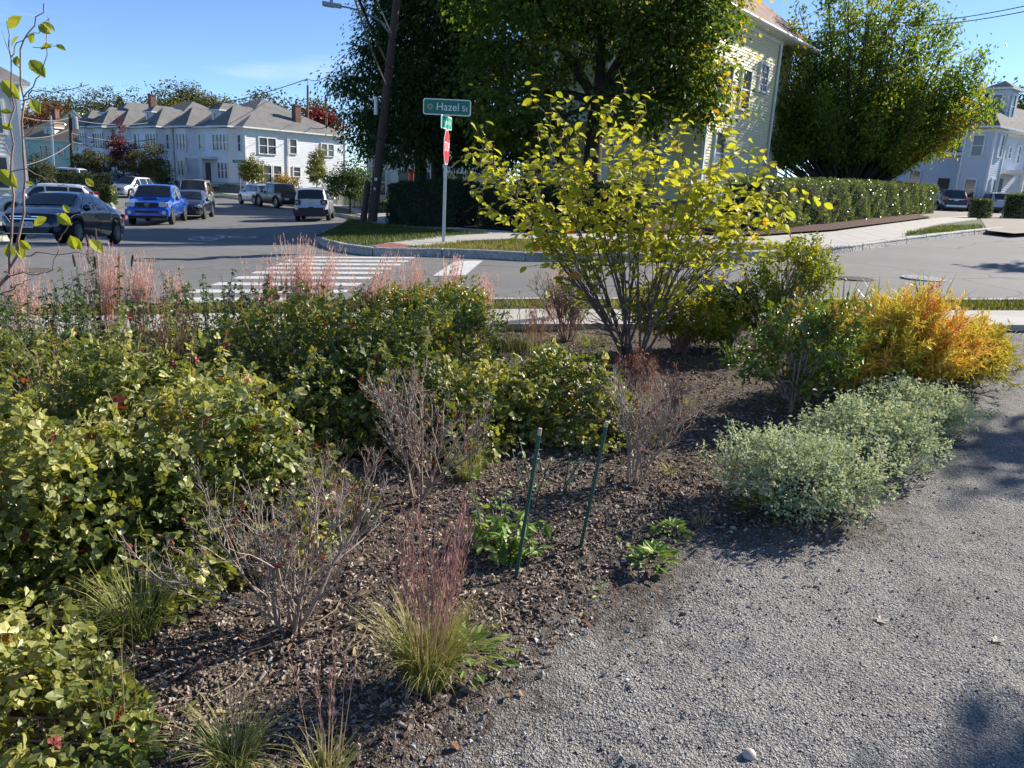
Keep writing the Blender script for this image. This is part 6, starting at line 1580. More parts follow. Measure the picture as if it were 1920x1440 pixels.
def plant(name, label, x, y, cat='shrub', group=None, dz=0.0):
    return thing(name, label, cat, (float(x), float(y), float(bed_z(x, y)) + dz), group=group)
def pick_leaves(root, pos, d, up, L, W, kind, tint, lm, nmax, nvar=6, name='leaf'):
    """the leaves that show largest become single objects, the rest stay one part"""
    wp = pos + np.array(root.location); v = wp - CAM; dist = np.linalg.norm(v, axis=1)
    score = L / dist * (1 + .6 * (pos[:, 2] / (pos[:, 2].max() + 1e-6))) * (1 + .4 * (-(pos * nrm(v)).sum(1) / (np.abs(pos).max() + 1e-6)))
    order = np.argsort(-score); sel = order[:nmax]; rest = order[nmax:]
    mb = MB(); leaves(mb, pos[rest], d[rest], up[rest], L[rest], W[rest], kind, tint[rest]); o = mb.build('foliage', lm, root); o['kind'] = 'stuff'
    qs = np.quantile(tint, (np.arange(nvar) + .5) / nvar); vm = []
    for q in qs:
        m_ = MB(); leaves(m_, [(0, 0, 0)], np.array([(1.0, 0, 0)]), np.array([(0, 0, 1.0)]), 1.0, float(np.median(W / L)), kind, q); vm.append(m_.mesh(name, lm))
    dd = nrm(d[sel]); ss = np.cross(up[sel], dd); ss[np.linalg.norm(ss, axis=1) < 1e-3] = [1, 0, 0]; ss = nrm(ss); uu = np.cross(dd, ss)
    for j, i in enumerate(sel):
        o = bpy.data.objects.new(name, vm[int(np.argmin(np.abs(qs - tint[i])))])
        M = Matrix(((dd[j][0], ss[j][0], uu[j][0], 0), (dd[j][1], ss[j][1], uu[j][1], 0), (dd[j][2], ss[j][2], uu[j][2], 0), (0, 0, 0, 1)))
        o.matrix_basis = Matrix.Translation(Vector(pos[i])) @ M @ Matrix.Scale(float(L[i]), 4)
        col.objects.link(o); o.parent = root

# ---- fragrant sumac mounds
def sumac(label, x, y, rx, ry, h, n, seed, lm, size=.075, pick=0, kind='tri3', group='low mounded shrubs of the bed', tint_mu=.5, spiky=.12, shells=.22):
    R = np.random.default_rng(seed); root = plant('sumac_shrub', label, x, y, group=group)
    th = R.uniform(0, 6.283, n); rho = R.uniform(0, 1, n) ** .5
    lump = 1 + .20 * np.sin(th * 3 + seed) + .14 * np.sin(th * 5 + rho * 7 + seed * 2)
    X, Y = rx * 1.12 * rho * np.cos(th) * lump + R.normal(0, .04, n), ry * 1.12 * rho * np.sin(th) * lump + R.normal(0, .04, n)
    top = h * np.clip(1 - rho ** 1.9, .06, 1) ** .75 * (1 + .28 * vnoise(X + x, Y + y, seed + 50, 3.1)) * (1 + .20 * np.sin(X * 5.1 + seed) * np.cos(Y * 4.3 + seed) + .12 * np.sin(X * 11 + 2 * Y * 7))
    Z = np.maximum(top - np.abs(R.normal(0, shells, n)) * (.4 + h), .03 + R.uniform(0, .06, n))
    # shoots that stand out of the mound, leaves along them
    st = MB(); npos, ntint = [], []
    nsh = int(22 * (rx * ry) / .5)
    for k in range(nsh):
        i = R.integers(0, n); p = np.array([X[i], Y[i], max(top[i] - .08, .03)]); d = nrm(np.array([X[i] / rx, Y[i] / ry, 1.6]) + R.normal(0, .35, 3)); L = R.uniform(.08, .20) * (1 + spiky * 3)
        base = np.array([X[i] * .25, Y[i] * .25, .0]); q = p + d * L
        tube(st, [base, (base + p) / 2 + R.normal(0, .03, 3), p, p + d * L * .6, q + np.array([0, 0, .01])], [.006, .005, .0035, .0025, .0012], 4, cap=False)
        for t in np.linspace(.05, 1.02, 10): npos.append(p + d * L * t + R.normal(0, .006, 3)); ntint.append(np.clip(tint_mu + .15 + R.normal(0, .15), 0, 1))
    for k in range(int(50 * rx * ry / .5)):
        i = R.integers(0, n); p = np.array([X[i], Y[i], max(Z[i] - .02, .05)]); base = np.array([X[i] * .2, Y[i] * .2, 0]) + R.normal(0, .04, 3) * [1, 1, 0]
        tube(st, [base, (base + p) * .5 + np.array([0, 0, .05]), p], [.006, .0045, .002], 4, cap=False)
    st.build('stems', M_stem, root)
    pos = np.concatenate([np.stack([X, Y, Z], 1), np.array(npos)])
    gzv = np.array([g(root.location[0] + pos[:, 0], root.location[1] + pos[:, 1])])[0] - float(g(root.location[0], root.location[1])); pos[:, 2] += gzv
    N = len(pos); outw = np.stack([pos[:, 0] / rx, pos[:, 1] / ry, np.full(N, 0.0)], 1)
    up = nrm(np.array([0, 0, .75]) + outw * .45 + R.normal(0, .55, (N, 3)))
    d = nrm(outw * .6 + R.normal(0, .8, (N, 3)) + [0, 0, -.1])
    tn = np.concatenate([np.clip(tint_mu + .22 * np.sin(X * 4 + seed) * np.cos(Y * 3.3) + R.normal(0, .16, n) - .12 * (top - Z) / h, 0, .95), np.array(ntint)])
    tn[R.uniform(0, 1, N) < .012] = 1.0
    Lf = size * R.uniform(.65, 1.25, N)
    if pick: pick_leaves(root, pos, d, up, Lf, Lf * .95, kind, tn, lm, pick)
    else:
        mb = MB(); leaves(mb, pos, d, up, Lf, Lf * .95, kind, tn); tag(mb.build('foliage', lm, root), kind='stuff')
    return root
sumac('glossy low sumac mound filling the near left corner, lowest in the photo', -1.74, 1.78, .58, .46, .42, 3600, 1, M_lsumac, 0.056, 240, tint_mu=.58)
sumac('broad sumac mound behind the long tufted grass on the left', -2.02, 2.86, .74, .56, .55, 6014, 2, M_lsumac, 0.062, 240, tint_mu=.58)
sumac('sumac mound left of the nearest bare grey shrub, its leaves touching the twigs', -1.45, 3.35, .66, .58, .60, 4770, 3, M_lsumac, 0.062, 240, tint_mu=.6)
sumac('sumac mound at the left frame edge behind the nearest mounds', -2.75, 3.15, .85, .75, .52, 5392, 4, M_lsumac, 0.062, 200, tint_mu=.5)
sumac('sumac mound with pale upright shoots in front of the brown dry grass', -2.05, 4.15, .85, .62, .58, 5392, 5, M_lsumac, 0.060, 200, tint_mu=.62, spiky=.3)
sumac('darker sumac mound behind the second bare shrub', -.95, 4.95, .85, .70, 0.54, 6014, 6, M_lsumacd, 0.057, 120, tint_mu=.42)
sumac('large dark green mound in the middle of the bed', -1.75, 5.75, 1.15, .85, .60, 7466, 7, M_lsumacd, 0.057, 0, 'tri3s', tint_mu=.45)
sumac('dark mound at the back left behind the brown dry grass', -3.2, 5.2, 1.0, .8, 0.46, 5392, 8, M_lsumacd, 0.057, 0, 'tri3s', tint_mu=.42)
sumac('yellow green sumac mound with red patches right of the second bare shrub', .02, 4.75, .74, .50, .50, 4770, 9, M_lsumac, 0.056, 240, tint_mu=.62)
sumac('small sumac mound joining the yellow green one on the left', -.55, 4.45, .50, .42, .48, 2696, 10, M_lsumac, 0.056, 100, tint_mu=.5)
sumac('dark mound under the pink grasses at the back of the bed', -1.2, 6.75, 1.0, .6, 0.44, 4977, 11, M_lsumacd, 0.057, 0, 'tri3s', tint_mu=.5)
# ---- witch hazel
def hazel():
    R = np.random.default_rng(41); b = G(1182, 690); root = plant('witch_hazel', 'young yellow witch hazel with many stems in the middle of the bed', b[0], b[1], 'small tree')
    st = MB(); P, D, TI = [], [], []
    rt = np.array(RT); mains = []
    Yb = b[1]; o = np.array(root.location)
    spec_px = [(925, 330), (915, 300), (945, 380), (1010, 210), (1000, 255), (975, 290), (1075, 265), (1130, 205), (1140, 230), (1190, 230), (1250, 260), (1290, 300), (1375, 270), (1365, 300), (1430, 340), (1455, 400), (1460, 430), (1380, 520), (1330, 545), (1400, 460), (1060, 300), (1220, 300), (1160, 320), (1100, 350), (1320, 380), (1040, 430), (1250, 400), (960, 400), (1010, 470), (1080, 490), (1290, 470), (1200, 430), (1345, 330), (1130, 400), (990, 340), (1060, 560), (1390, 400), (1300, 350), (1420, 385), (1240, 330), (1470, 370), (1455, 350), (1440, 420), (905, 290), (920, 345), (1410, 320), (1130, 190), (1010, 190), (930, 400), (1350, 480), (1260, 540), (1395, 545), (1375, 250), (1180, 260)]
    for k, (px, py) in enumerate(spec_px):
        px, py = 1180 + (px - 1180) * .955, 420 + (py - 420) * .93
        e = at(px, py, Yb + R.uniform(-.6, .6)) - o
        s0 = np.array([R.normal(0, .05), R.normal(0, .05), -.05]); 
        out = e.copy(); out[2] = 0
        p1 = s0 + np.array([out[0] * .16, out[1] * .16, e[2] * .28]) + R.normal(0, .02, 3); p2 = s0 + np.array([out[0] * .48, out[1] * .48, e[2] * .52]) + R.normal(0, .04, 3)
        if k >= 15:
            j = int(np.argmin([np.linalg.norm(c_[-1] - e) for c_ in mains])); s0 = mains[j][R.integers(3, 6)]; p1 = s0 + (e - s0) * [.25, .25, .4]; p2 = s0 + (e - s0) * [.6, .6, .75] + R.normal(0, .03, 3)
        ts = np.linspace(0, 1, 12)[:, None]
        C = (1 - ts) ** 3 * s0 + 3 * (1 - ts) ** 2 * ts * p1 + 3 * (1 - ts) * ts ** 2 * p2 + ts ** 3 * e + R.normal(0, .012, (12, 3)) * ts
        r = R.uniform(.011, .018) if k < 15 else R.uniform(.005, .008)
        if k < 15: mains.append(C)
        tube(st, C, r * np.linspace(1, .18, 12), 6)
        twigs = [C[6:]]
        for _ in range(12):
            i = R.integers(3, 12); q = C[i]; i = min(i, 11); dd = nrm(C[min(i + 1, 11)] - C[i - 1]); a = R.normal(0, 1, 3); a = nrm(a - dd * (a @ dd)); d2 = nrm(dd * .75 + a * .75 + np.array([0, 0, .12])); L = R.uniform(.16, .40)
            T_ = np.array([q, q + d2 * L * .4, q + nrm(d2 + R.normal(0, .2, 3)) * L * .7, q + nrm(d2 + np.array([0, 0, .1]) + R.normal(0, .2, 3)) * L])
            tube(st, T_, [r * .38, r * .3, r * .22, .0012], 4, cap=False); twigs.append(T_)
        for T_ in twigs:
            seg = np.linalg.norm(np.diff(T_, axis=0), axis=1); Ls = seg.sum(); cum = np.concatenate([[0], np.cumsum(seg)])
            side = 1
            for s in np.arange(.05, Ls + .01, .052):
                i = min(np.searchsorted(cum, s) - 1, len(seg) - 1); i = max(i, 0); q = T_[i] + (T_[i + 1] - T_[i]) * min((s - cum[i]) / seg[i], 1); dd = nrm(T_[i + 1] - T_[i])
                h = nrm(np.cross(dd, [0, 0, 1]) + 1e-6) * side; side = -side
                P.append(q); D.append(nrm(h * .8 + dd * .5 + np.array([0, 0, R.uniform(-.75, .05)]) + R.normal(0, .25, 3))); TI.append(np.clip(.42 + .25 * (q[2] / 2.2) + R.normal(0, .16), 0, .95) if R.random() > .012 else 1.0)
    P, D, TI = map(np.array, (P, D, TI)); k = R.uniform(0, 1, len(P)) < np.interp(P[:, 2] - .22 * (P[:, 0] > .35), [.35, .6, .85, 1.1], [0.0, .12, .5, 1.0]); P, D, TI = P[k], D[k], TI[k]; n = len(P)
    up = nrm(np.array([0, 0, 1.0]) + R.normal(0, .5, (n, 3))); L = R.uniform(.045, .10, n)
    st.build('stems', M_stemdark, root, smooth=True)
    pick_leaves(root, P, D, up, L, L * .64, 'oval', TI, M_lhazel, 300)
    return n
n_hazel = hazel()
# ---- bare twiggy shrubs
def bare(label, px, py, H, spread, nst, seed, bark=None, leafn=60, lm=None, lv=3, r0=.012, lsize=.03, reach=1.0, name='bare_shrub', twist=.10, base_spread=.05, dense=0):
    R = np.random.default_rng(seed); b = G(px, py); root = plant(name, label, b[0], b[1]); out = []
    for k in range(nst):
        a = 6.283 * k / nst + R.normal(0, .4); th = spread * R.uniform(.15, 1.0)
        d = (math.cos(a) * math.sin(th), math.sin(a) * math.sin(th), math.cos(th))
        grow(R, np.array([math.cos(a), math.sin(a), 0]) * base_spread * R.uniform(.2, 1) + [0, 0, -.02], d, H * R.uniform(.55, .85) / math.cos(th * .7), r0 * R.uniform(.6, 1.15), 0, [(9 + 2 * dense, .62, .62, twist, .06), (6 + 2 * dense, .65, .55, .13, .09), (3 + dense, .6, .5, .15, .08), (0, 0, 0, .2, .05)][:lv] + [(0, 0, 0, .15, .05)], out)
    st = MB(); tips = []
    for P, r, l in out:
        tube(st, P, r, 6 if l == 0 else 4 if l == 1 else 3, cap=l == 0)
        if l >= 1: tips.append((P[-1], nrm(P[-1] - P[-2]))); tips.append((P[-2], nrm(P[-1] - P[-2])))
    st.build('twigs', bark or M_stem, root, smooth=True)
    if leafn:
        i = R.integers(0, len(tips), leafn); P = np.array([tips[j][0] for j in i]); D = np.array([tips[j][1] for j in i])
        D = nrm(D + R.normal(0, .6, D.shape) + [0, 0, -.1]); L = lsize * R.uniform(.6, 1.3, leafn)
        mb = MB(); leaves(mb, P + R.normal(0, .008, P.shape), D, nrm(R.normal(0, .6, P.shape) + [0, 0, 1]), L, L * .5, 'lance', np.clip(R.normal(.5, .25, leafn), 0, 1)); tag(mb.build('foliage', lm or M_dried, root), kind='stuff')
    return root
bare('nearest bare grey shrub with forked trunk and tangled twigs', 540, 1182, .62, .52, 12, 61, leafn=80, r0=.0085, twist=.15)
bare('second bare grey shrub with curved trunk, left of the green stakes', 780, 935, .74, .46, 9, 62, leafn=110, r0=.0085, twist=.13)
bare('third bare shrub, right of the farther green stake', 1190, 908, .70, .42, 9, 63, leafn=160, r0=.0075, twist=.13)
bare('reddish bare twigs crossing right of the nearest bare shrub', 640, 1010, .42, .6, 7, 64, bark=M_stemred, leafn=20, r0=.006)
bare('fine twiggy reddish shrub behind, left of the young tree stems', 1062, 640, .70, .50, 18, 65, bark=M_stemred, leafn=420, lm=M_lherb, r0=.009, lsize=.032)
bare('half leafy shrub with grey stems behind the yellow green mound', 860, 690, .60, .55, 14, 66, leafn=1500, lm=M_lglossy, r0=.010, lsize=.045)
bare('low reddish twigs at the foot of the young yellow tree', 1195, 735, .34, .9, 10, 67, bark=M_stemred, leafn=240, r0=.005)
bare('dark leafless twigs right of the third bare shrub', 1245, 800, .42, .7, 8, 68, bark=M_stemred, leafn=40, r0=.005)
# ---- leafy upright shrubs
def leafy(label, px, py, crown, n, lm, seed, size=.05, kind='oval', aspect=.45, stems=14, name='leafy_shrub', bark=None, r0=.010, tint_mu=.45, trunk=0, up_bias=.4, clump=12, crad=.075, pick=0, tint_top=.25):
    """crown: list of local blobs (x, y, z, rx, ry, rz)"""
    R = np.random.default_rng(seed); b = G(px, py); root = plant(name, label, b[0], b[1])
    B = np.array(crown, float)
    B[:, :2] += R.normal(0, .10, (len(B), 2)) * B[:, 3:5]; B[:, 3:6] *= R.uniform(.78, 1.22, (len(B), 3)); B[:, 2] *= R.uniform(.85, 1.15, len(B))
    vol = (B[:, 3] * B[:, 4] * B[:, 5]) ** (2 / 3.); vol /= vol.sum(); P, D, U, T = [], [], [], []
    st = MB()
    for bb, v in zip(B, vol):
        nc = max(4, int(n * v / clump)); dr = nrm(R.normal(0, 1, (nc, 3))); c = bb[:3] + dr * (R.uniform(.25, 1, nc) ** .5)[:, None] * bb[3:6]; c = c[c[:, 2] > .05]; nc = len(c)
        for q in c[:max(6, int(stems * v * 3))]:
            s0 = np.array([R.normal(0, .03), R.normal(0, .03), trunk]); m2 = s0 + (q - s0) * [.3, .3, .55] + R.normal(0, .025, 3)
            tube(st, [s0, m2, s0 + (q - s0) * .78 + R.normal(0, .02, 3), q], [r0, r0 * .7, r0 * .45, .0015], 4, cap=False)
        ax = nrm(np.stack([c[:, 0], c[:, 1], c[:, 2] * up_bias + .15], 1) + R.normal(0, .3, (nc, 3)))
        t = R.uniform(-1, 1, (nc, clump)); p = c[:, None] + ax[:, None] * t[..., None] * crad + R.normal(0, crad * .25, (nc, clump, 3))
        d = nrm(ax[:, None] * .7 + R.normal(0, .65, (nc, clump, 3)))
        P.append(p.reshape(-1, 3)); D.append(d.reshape(-1, 3)); U.append(nrm(R.normal(0, .5, (nc * clump, 3)) + [0, 0, .8]))
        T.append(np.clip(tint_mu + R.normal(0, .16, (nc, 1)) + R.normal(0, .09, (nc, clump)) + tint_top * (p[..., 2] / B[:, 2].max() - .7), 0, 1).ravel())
    if trunk: tube(st, [(0, 0, -.05), (.01, 0, trunk * .5), (0, 0, trunk + .02)], [r0 * 2.2, r0 * 1.8, r0 * 1.6], 7)
    st.build('stems', bark or M_stem, root)
    P, D, U, T = map(np.concatenate, (P, D, U, T)); L = size * R.uniform(.7, 1.25, len(P))
    if pick: pick_leaves(root, P, D, U, L, L * aspect, kind, T, lm, pick)
    else:
        mb = MB(); leaves(mb, P, D, U, L, L * aspect, kind, T); tag(mb.build('foliage', lm, root), kind='stuff')
    return root
leafy('dark glossy green shrub on a short trunk beside the orange feathery plant', 1480, 778, [(0, 0, .50, .32, .30, .18), (-.24, 0, .42, .20, .22, .16), (.22, .05, .54, .22, .24, .18), (.0, 0, .66, .18, .2, .12), (.10, -.05, .24, .16, .18, .08), (.26, 0, .38, .14, .18, .14)], 3000, M_lglossy, 81, .050, 'oval', .42, tint_mu=.6, trunk=.10, r0=.008, stems=30)
leafy('taller yellow green shrub behind the dark glossy one', 1452, 655, [(0, 0, .66, .36, .35, .26), (.1, 0, .92, .18, .2, .18), (-.22, 0, .5, .26, .3, .24), (.32, 0, .72, .24, .26, .18)], 4200, M_lyelshrub, 82, .042, 'lance', .45, tint_mu=.42, stems=36)
leafy('golden green shrub right behind the young yellow tree stems', 1272, 662, [(0, 0, .38, .42, .34, .26), (.28, 0, .34, .3, .3, .26), (-.25, 0, .36, .3, .3, .24)], 4200, M_lyelshrub, 83, .05, 'oval', .42, tint_mu=.52, tint_top=0, bark=M_stemred)
leafy('soft dark green evergreen between the golden shrub and the glossy shrub', 1362, 655, [(0, 0, .30, .36, .3, .28), (.2, .1, .4, .28, .28, .25), (-.15, .1, .46, .25, .25, .25)], 6500, M_hedged, 84, .04, 'lance', .16, tint_mu=.6, clump=20)
leafy('bright green leafy shrub behind the yellow green mound, at the back', 800, 640, [(0, 0, .42, .45, .4, .2), (-.3, 0, .36, .35, .35, .18), (.3, 0, .44, .35, .35, .2)], 4600, M_lglossy, 85, .05, 'oval', .45, tint_mu=.6, stems=20)
for sgn, px, py, s, lab in ((1, 1492, 962, 1.0, 'nearest grey green sage like mound at the gravel edge'), (2, 1640, 872, .92, 'middle grey green sage like mound'), (3, 1712, 812, .80, 'farthest grey green sage like mound, before the orange plant')):
    leafy(lab, px, py - 10, [(0, 0, .17 * s, .40 * s, .36 * s, .18 * s), (-.18 * s, .05, .20 * s, .26 * s, .26 * s, .16 * s), (.18 * s, 0, .19 * s, .27 * s, .26 * s, .16 * s), (0, -.1, .13 * s, .42 * s, .3 * s, .12 * s), (.02, .1, .24 * s, .25 * s, .25 * s, .13 * s)], 9500, M_lsage, 90 + sgn, .022, 'lance', .5, name='sage_mound', tint_mu=.5, clump=14, crad=.05, up_bias=1.4, r0=.003, stems=60, bark=M_stemdark, tint_top=.15)
for px, py, n_, lab in ((1400, 925, 9, 'stray thin stems leaning out left of the nearest sage mound'), (1655, 905, 7, 'stray stems between the sage mounds and the gravel')):
    b = G(px, py); herb_args = (lab, px, py, .20, n_)
    R = np.random.default_rng(n_); root = plant('stray_sprig', lab, b[0], b[1], 'perennial'); st = MB(); P = []; D = []
    for k in range(n_):
        a = R.uniform(0, 6.283); C = np.array([[0, 0, 0], [math.cos(a) * .05, math.sin(a) * .05, .08], [math.cos(a) * .13, math.sin(a) * .13, R.uniform(.10, .22)]]) + [R.normal(0, .06), R.normal(0, .06), 0]
        tube(st, C, [.002, .0016, .001], 3, cap=False)
        for t in np.linspace(.3, 1, 9): P.append(C[0] + (C[2] - C[0]) * t + R.normal(0, .008, 3)); D.append(R.normal(0, 1, 3) + [0, 0, .4])
    st.build('stems', M_stemdark, root); mb = MB(); n2_ = len(P); L = R.uniform(.015, .03, n2_); leaves(mb, np.array(P), np.array(D), (0, 0, 1), L, L * .5, 'lance', R.uniform(.3, 1, n2_)); tag(mb.build('foliage', M_lsage, root), kind='stuff')
# ---- feathery orange amsonia
def amsonia(label, px, py, H, rad, n, seed, tint0=.5, lean=(0, 0)):
    R = np.random.default_rng(seed); b = G(px, py); root = plant('feathery_perennial', label, b[0], b[1], 'perennial'); st = MB(); P, D, T = [], [], []
    for k in range(n):
        a = R.uniform(0, 6.283); rr = rad * R.uniform(0.0, 1) ** .6; th0 = .12 + .3 * rr / rad
        e = np.array([rr * math.cos(a) + lean[0], rr * math.sin(a) + lean[1], H * (1 - .55 * (rr / rad) ** 2) * R.uniform(.75, 1.08)]); s0 = np.array([math.cos(a), math.sin(a), 0]) * .08 * R.uniform(0, 1)
        p1 = s0 + [e[0] * .18, e[1] * .18, e[2] * .5]; ts = np.linspace(0, 1, 8)[:, None]
        C = s0 * (1 - ts) ** 2 + p1 * 2 * ts * (1 - ts) + e * ts ** 2
        tube(st, C, np.linspace(.0035, .0012, 8), 3, cap=False)
        ct = np.clip(tint0 + .34 * math.sin(e[0] * 4.2 + seed) * math.cos(e[1] * 3 + .7) + R.normal(0, .16), 0, 1)
        br = [C[2:]]
        for j in range(3):
            i = R.integers(3, 7); q = C[i]; d = nrm(nrm(C[i] - C[i - 1]) + R.normal(0, .42, 3)); L = R.uniform(.10, .22); br.append(np.array([q, q + d * L * .5, q + d * L + [0, 0, .02]]))
            tube(st, br[-1], [.0018, .0014, .0008], 3, cap=False)
        for Cb in br:
            m = 26; u = R.uniform(0, len(Cb) - 1.001, m); i = u.astype(int); q = Cb[i] + (Cb[i + 1] - Cb[i]) * (u - i)[:, None]; dd = nrm(Cb[i + 1] - Cb[i])
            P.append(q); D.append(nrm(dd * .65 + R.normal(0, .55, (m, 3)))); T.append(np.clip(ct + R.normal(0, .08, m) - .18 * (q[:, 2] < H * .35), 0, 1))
    st.build('stems', M_stemred, root); P, D, T = map(np.concatenate, (P, D, T)); mb = MB()
    L = R.uniform(.035, .065, len(P)); leaves(mb, P, D, nrm(R.normal(0, 1, P.shape)), L, .0055, 'dia', T); tag(mb.build('foliage', M_lamson, root), kind='stuff')
amsonia('large feathery golden plant with orange tips at the gravel edge', 1690, 738, .76, .64, 250, 95, .48)
amsonia('feathery yellow orange plant left of the large golden one', 1585, 742, .58, .42, 130, 96, .42)
amsonia('feathery yellow plant behind, right end of the golden group', 1800, 725, .50, .40, 100, 97, .40)
# ---- grasses
def bluestem(label, px, py, n_bl, n_st, Hb, Hs, rad, m, seed, spread=.5, stem_tint=(.6, 1.0), blade_tint=(0, .45), fluff=10, name='grass_clump', lean=0.0, w=.004, az0=0, xy=None, sw=.0022):
    R = np.random.default_rng(seed); b = G(px, py) if xy is None else np.array([*xy, 0]); root = plant(name, label, b[0], b[1], 'ornamental grass'); mb = MB()
    a = R.uniform(0, 6.283, n_bl); rr = rad * R.uniform(0, 1, n_bl) ** .5
    base = np.stack([rr * np.cos(a), rr * np.sin(a), np.full(n_bl, -.01)], 1); K = 5
    ti = blade_tint[0] + (blade_tint[1] - blade_tint[0]) * np.clip(R.uniform(0, 1, (n_bl, 1)) * .7 + np.linspace(-.1, .45, K)[None], 0, 1)
    if n_bl: blades(mb, base, a + R.normal(0, .6, n_bl), R.uniform(.02, .45, n_bl) * spread + .0, R.uniform(.3, 1.5, n_bl) * spread * 1.5, Hb * R.uniform(.5, 1.15, n_bl), w * R.uniform(.6, 1.2, n_bl), K, ti)
    if n_bl: tag(mb.build('blades', m, root), kind='stuff')
    if n_st:
        s = MB(); a = R.uniform(0, 6.283, n_st); rr = rad * .8 * R.uniform(0, 1, n_st) ** .5; base = np.stack([rr * np.cos(a), rr * np.sin(a), np.full(n_st, .0)], 1)
        L = Hs * R.uniform(.6, 1.08, n_st); l0 = R.uniform(0, .12, n_st) * spread * 2; l1 = R.uniform(0, .22, n_st) * spread * 2 + lean
        az = np.where(R.uniform(0, 1, n_st) < (.6 if lean else 0), az0, a + R.normal(0, .5, n_st))
        tv = stem_tint[0] + (stem_tint[1] - stem_tint[0]) * np.clip(R.uniform(-.2, .3, (n_st, 1)) + np.linspace(0, 1, 6)[None], 0, 1)
        blades(s, base, az, l0, l1, L, sw, 6, tv, taper=.6)
        if fluff:
            pos, dd = [], []
            for i in range(n_st):
                t = R.uniform(.5, 1, fluff); th = l0[i] + (l1[i] - l0[i]) * t * .5; h = np.array([math.cos(az[i]), math.sin(az[i])])
                q = np.concatenate([base[i, :2] + (L[i] * t * np.sin(th))[:, None] * h, (L[i] * t * np.cos(th))[:, None]], 1)
                pos.append(q); dd.append(nrm(np.concatenate([R.normal(0, .22, (fluff, 2)) + h * .1, np.full((fluff, 1), 1.0)], 1)))
            pos, dd = np.concatenate(pos), np.concatenate(dd)
            leaves(s, pos, dd, nrm(R.normal(0, 1, pos.shape)), R.uniform(.02, .042, len(pos)), .0024, 'dia', np.clip(R.normal(stem_tint[1] - .1, .12, len(pos)), 0, 1))
        tag(s.build('flower_stems', m, root), kind='stuff')
    return root
bluestem('nearest tall grass clump with green blades and dark red upright stems', 800, 1282, 820, 90, .34, .62, .06, M_bluestem, 101, spread=.80, stem_tint=(.5, 1), blade_tint=(0, .62), fluff=9, w=.0042)
bluestem('tufted long green grass at the edge of the sumac on the left', 262, 1185, 420, 12, .27, .36, .07, M_bluestem, 102, spread=.9, stem_tint=(.3, .6), fluff=0, w=.004)
bluestem('short pale grass tuft in front of the left grass at the mound edge', 195, 1205, 120, 0, .20, .3, .05, M_bluestem, 103, spread=1.1, blade_tint=(.1, .55), fluff=0)
bluestem('grass tuft at the bottom edge of the photo, left of centre', 440, 1432, 200, 6, .24, .3, .05, M_bluestem, 104, spread=1.0, blade_tint=(.05, .6), fluff=0, w=.004)
bluestem('reddish grass tuft at the bottom edge near the centre', 610, 1450, 110, 12, .14, .40, .05, M_bluestem, 105, spread=.7, stem_tint=(.5, .9), blade_tint=(.1, .65), fluff=6)
bluestem('small bright green grass tuft beside the second bare shrub', 880, 898, 170, 14, .20, .42, .05, M_bluestem, 106, spread=.8, stem_tint=(.3, .9), fluff=5)
bluestem('faint green grass behind the nearest bare shrub', 560, 985, 150, 0, .26, .3, .08, M_bluestem, 107, spread=.7, fluff=0)
bluestem('tiny orange grass tuft left of the sage mounds', 1312, 985, 46, 0, .11, .2, .03, M_bluestem, 108, spread=1.0, blade_tint=(.3, .75), fluff=0, w=.003)
bluestem('tiny straw tuft in the open mulch beyond the third bare shrub', 1290, 765, 60, 0, .14, .2, .05, M_bluestem, 109, spread=1.1, blade_tint=(.3, .6), fluff=0, w=.003)
bluestem('tiny straw tuft left of the sage mounds in the mulch', 1255, 892, 60, 0, .12, .2, .05, M_bluestem, 110, spread=1.1, blade_tint=(.3, .6), fluff=0, w=.003)
bluestem('low green tuft in the shade below the glossy shrub', 1450, 745, 60, 0, .08, .2, .05, M_bluestem, 111, spread=1.2, blade_tint=(0, .3), fluff=0, w=.004)
pinks = [(30, 640, .85, 60, 'pale pink feather grass at the left frame edge', .5), (75, 640, .62, 36, 'shorter pale pink grass beside the one at the left edge', .5), (205, 655, .95, 130, 'rose pink grass behind the dark seed spikes', .45), (262, 655, .85, 130, 'rose pink grass right of the dark seed spikes', .45), (322, 650, .70, 60, 'short tan plume grass between the pink grasses', .35),
         (495, 640, .80, 90, 'rose pink grass left of the tallest plumes', .5), (556, 640, .98, 150, 'tall rose pink grass before the crosswalk', .4), (590, 640, .95, 110, 'tall leaning pink grass right of the tallest plumes', .6), (690, 640, .85, 90, 'orange pink grass before the end of the crosswalk', .6), (770, 625, .76, 90, 'dense rose pink grass left of the stop line', .35), (838, 620, .76, 100, 'rose pink grass in front of the stop line', .4), (900, 615, .60, 60, 'sparse pink grass right of the stop line', .5), (1040, 608, .62, 70, 'pink grass behind the fine twiggy shrub', .4)]
for i, (px, py, H, n, lab, sp_) in enumerate(pinks):
    bluestem(lab, px, py, 40, n, H * .5, H, .12, M_pink, 120 + i, spread=sp_, stem_tint=(.2 if 'orange' not in lab else .35, 1.0), blade_tint=(0, .5), fluff=16, lean=.25 if 'leaning' in lab or 'orange' in lab else .06, az0=.2, name='pink_grass', sw=.004)
bluestem('brown dry grass standing in the middle of the left mounds', 330, 765, 30, 120, .3, .66, .16, M_straw, 140, spread=.5, stem_tint=(.2, .6), fluff=12, name='dry_grass', sw=.003)
bluestem('tall bare brown grass stems on the left among the mounds', 110, 880, 0, 26, .3, .64, .14, M_straw, 141, spread=.7, stem_tint=(.3, .9), fluff=14, name='dry_grass', sw=.006)
bluestem('few thin straw stems near the bottom left corner', 215, 1400, 0, 12, .2, .34, .10, M_straw, 142, spread=.6, stem_tint=(.5, 1), fluff=0, name='dry_grass')
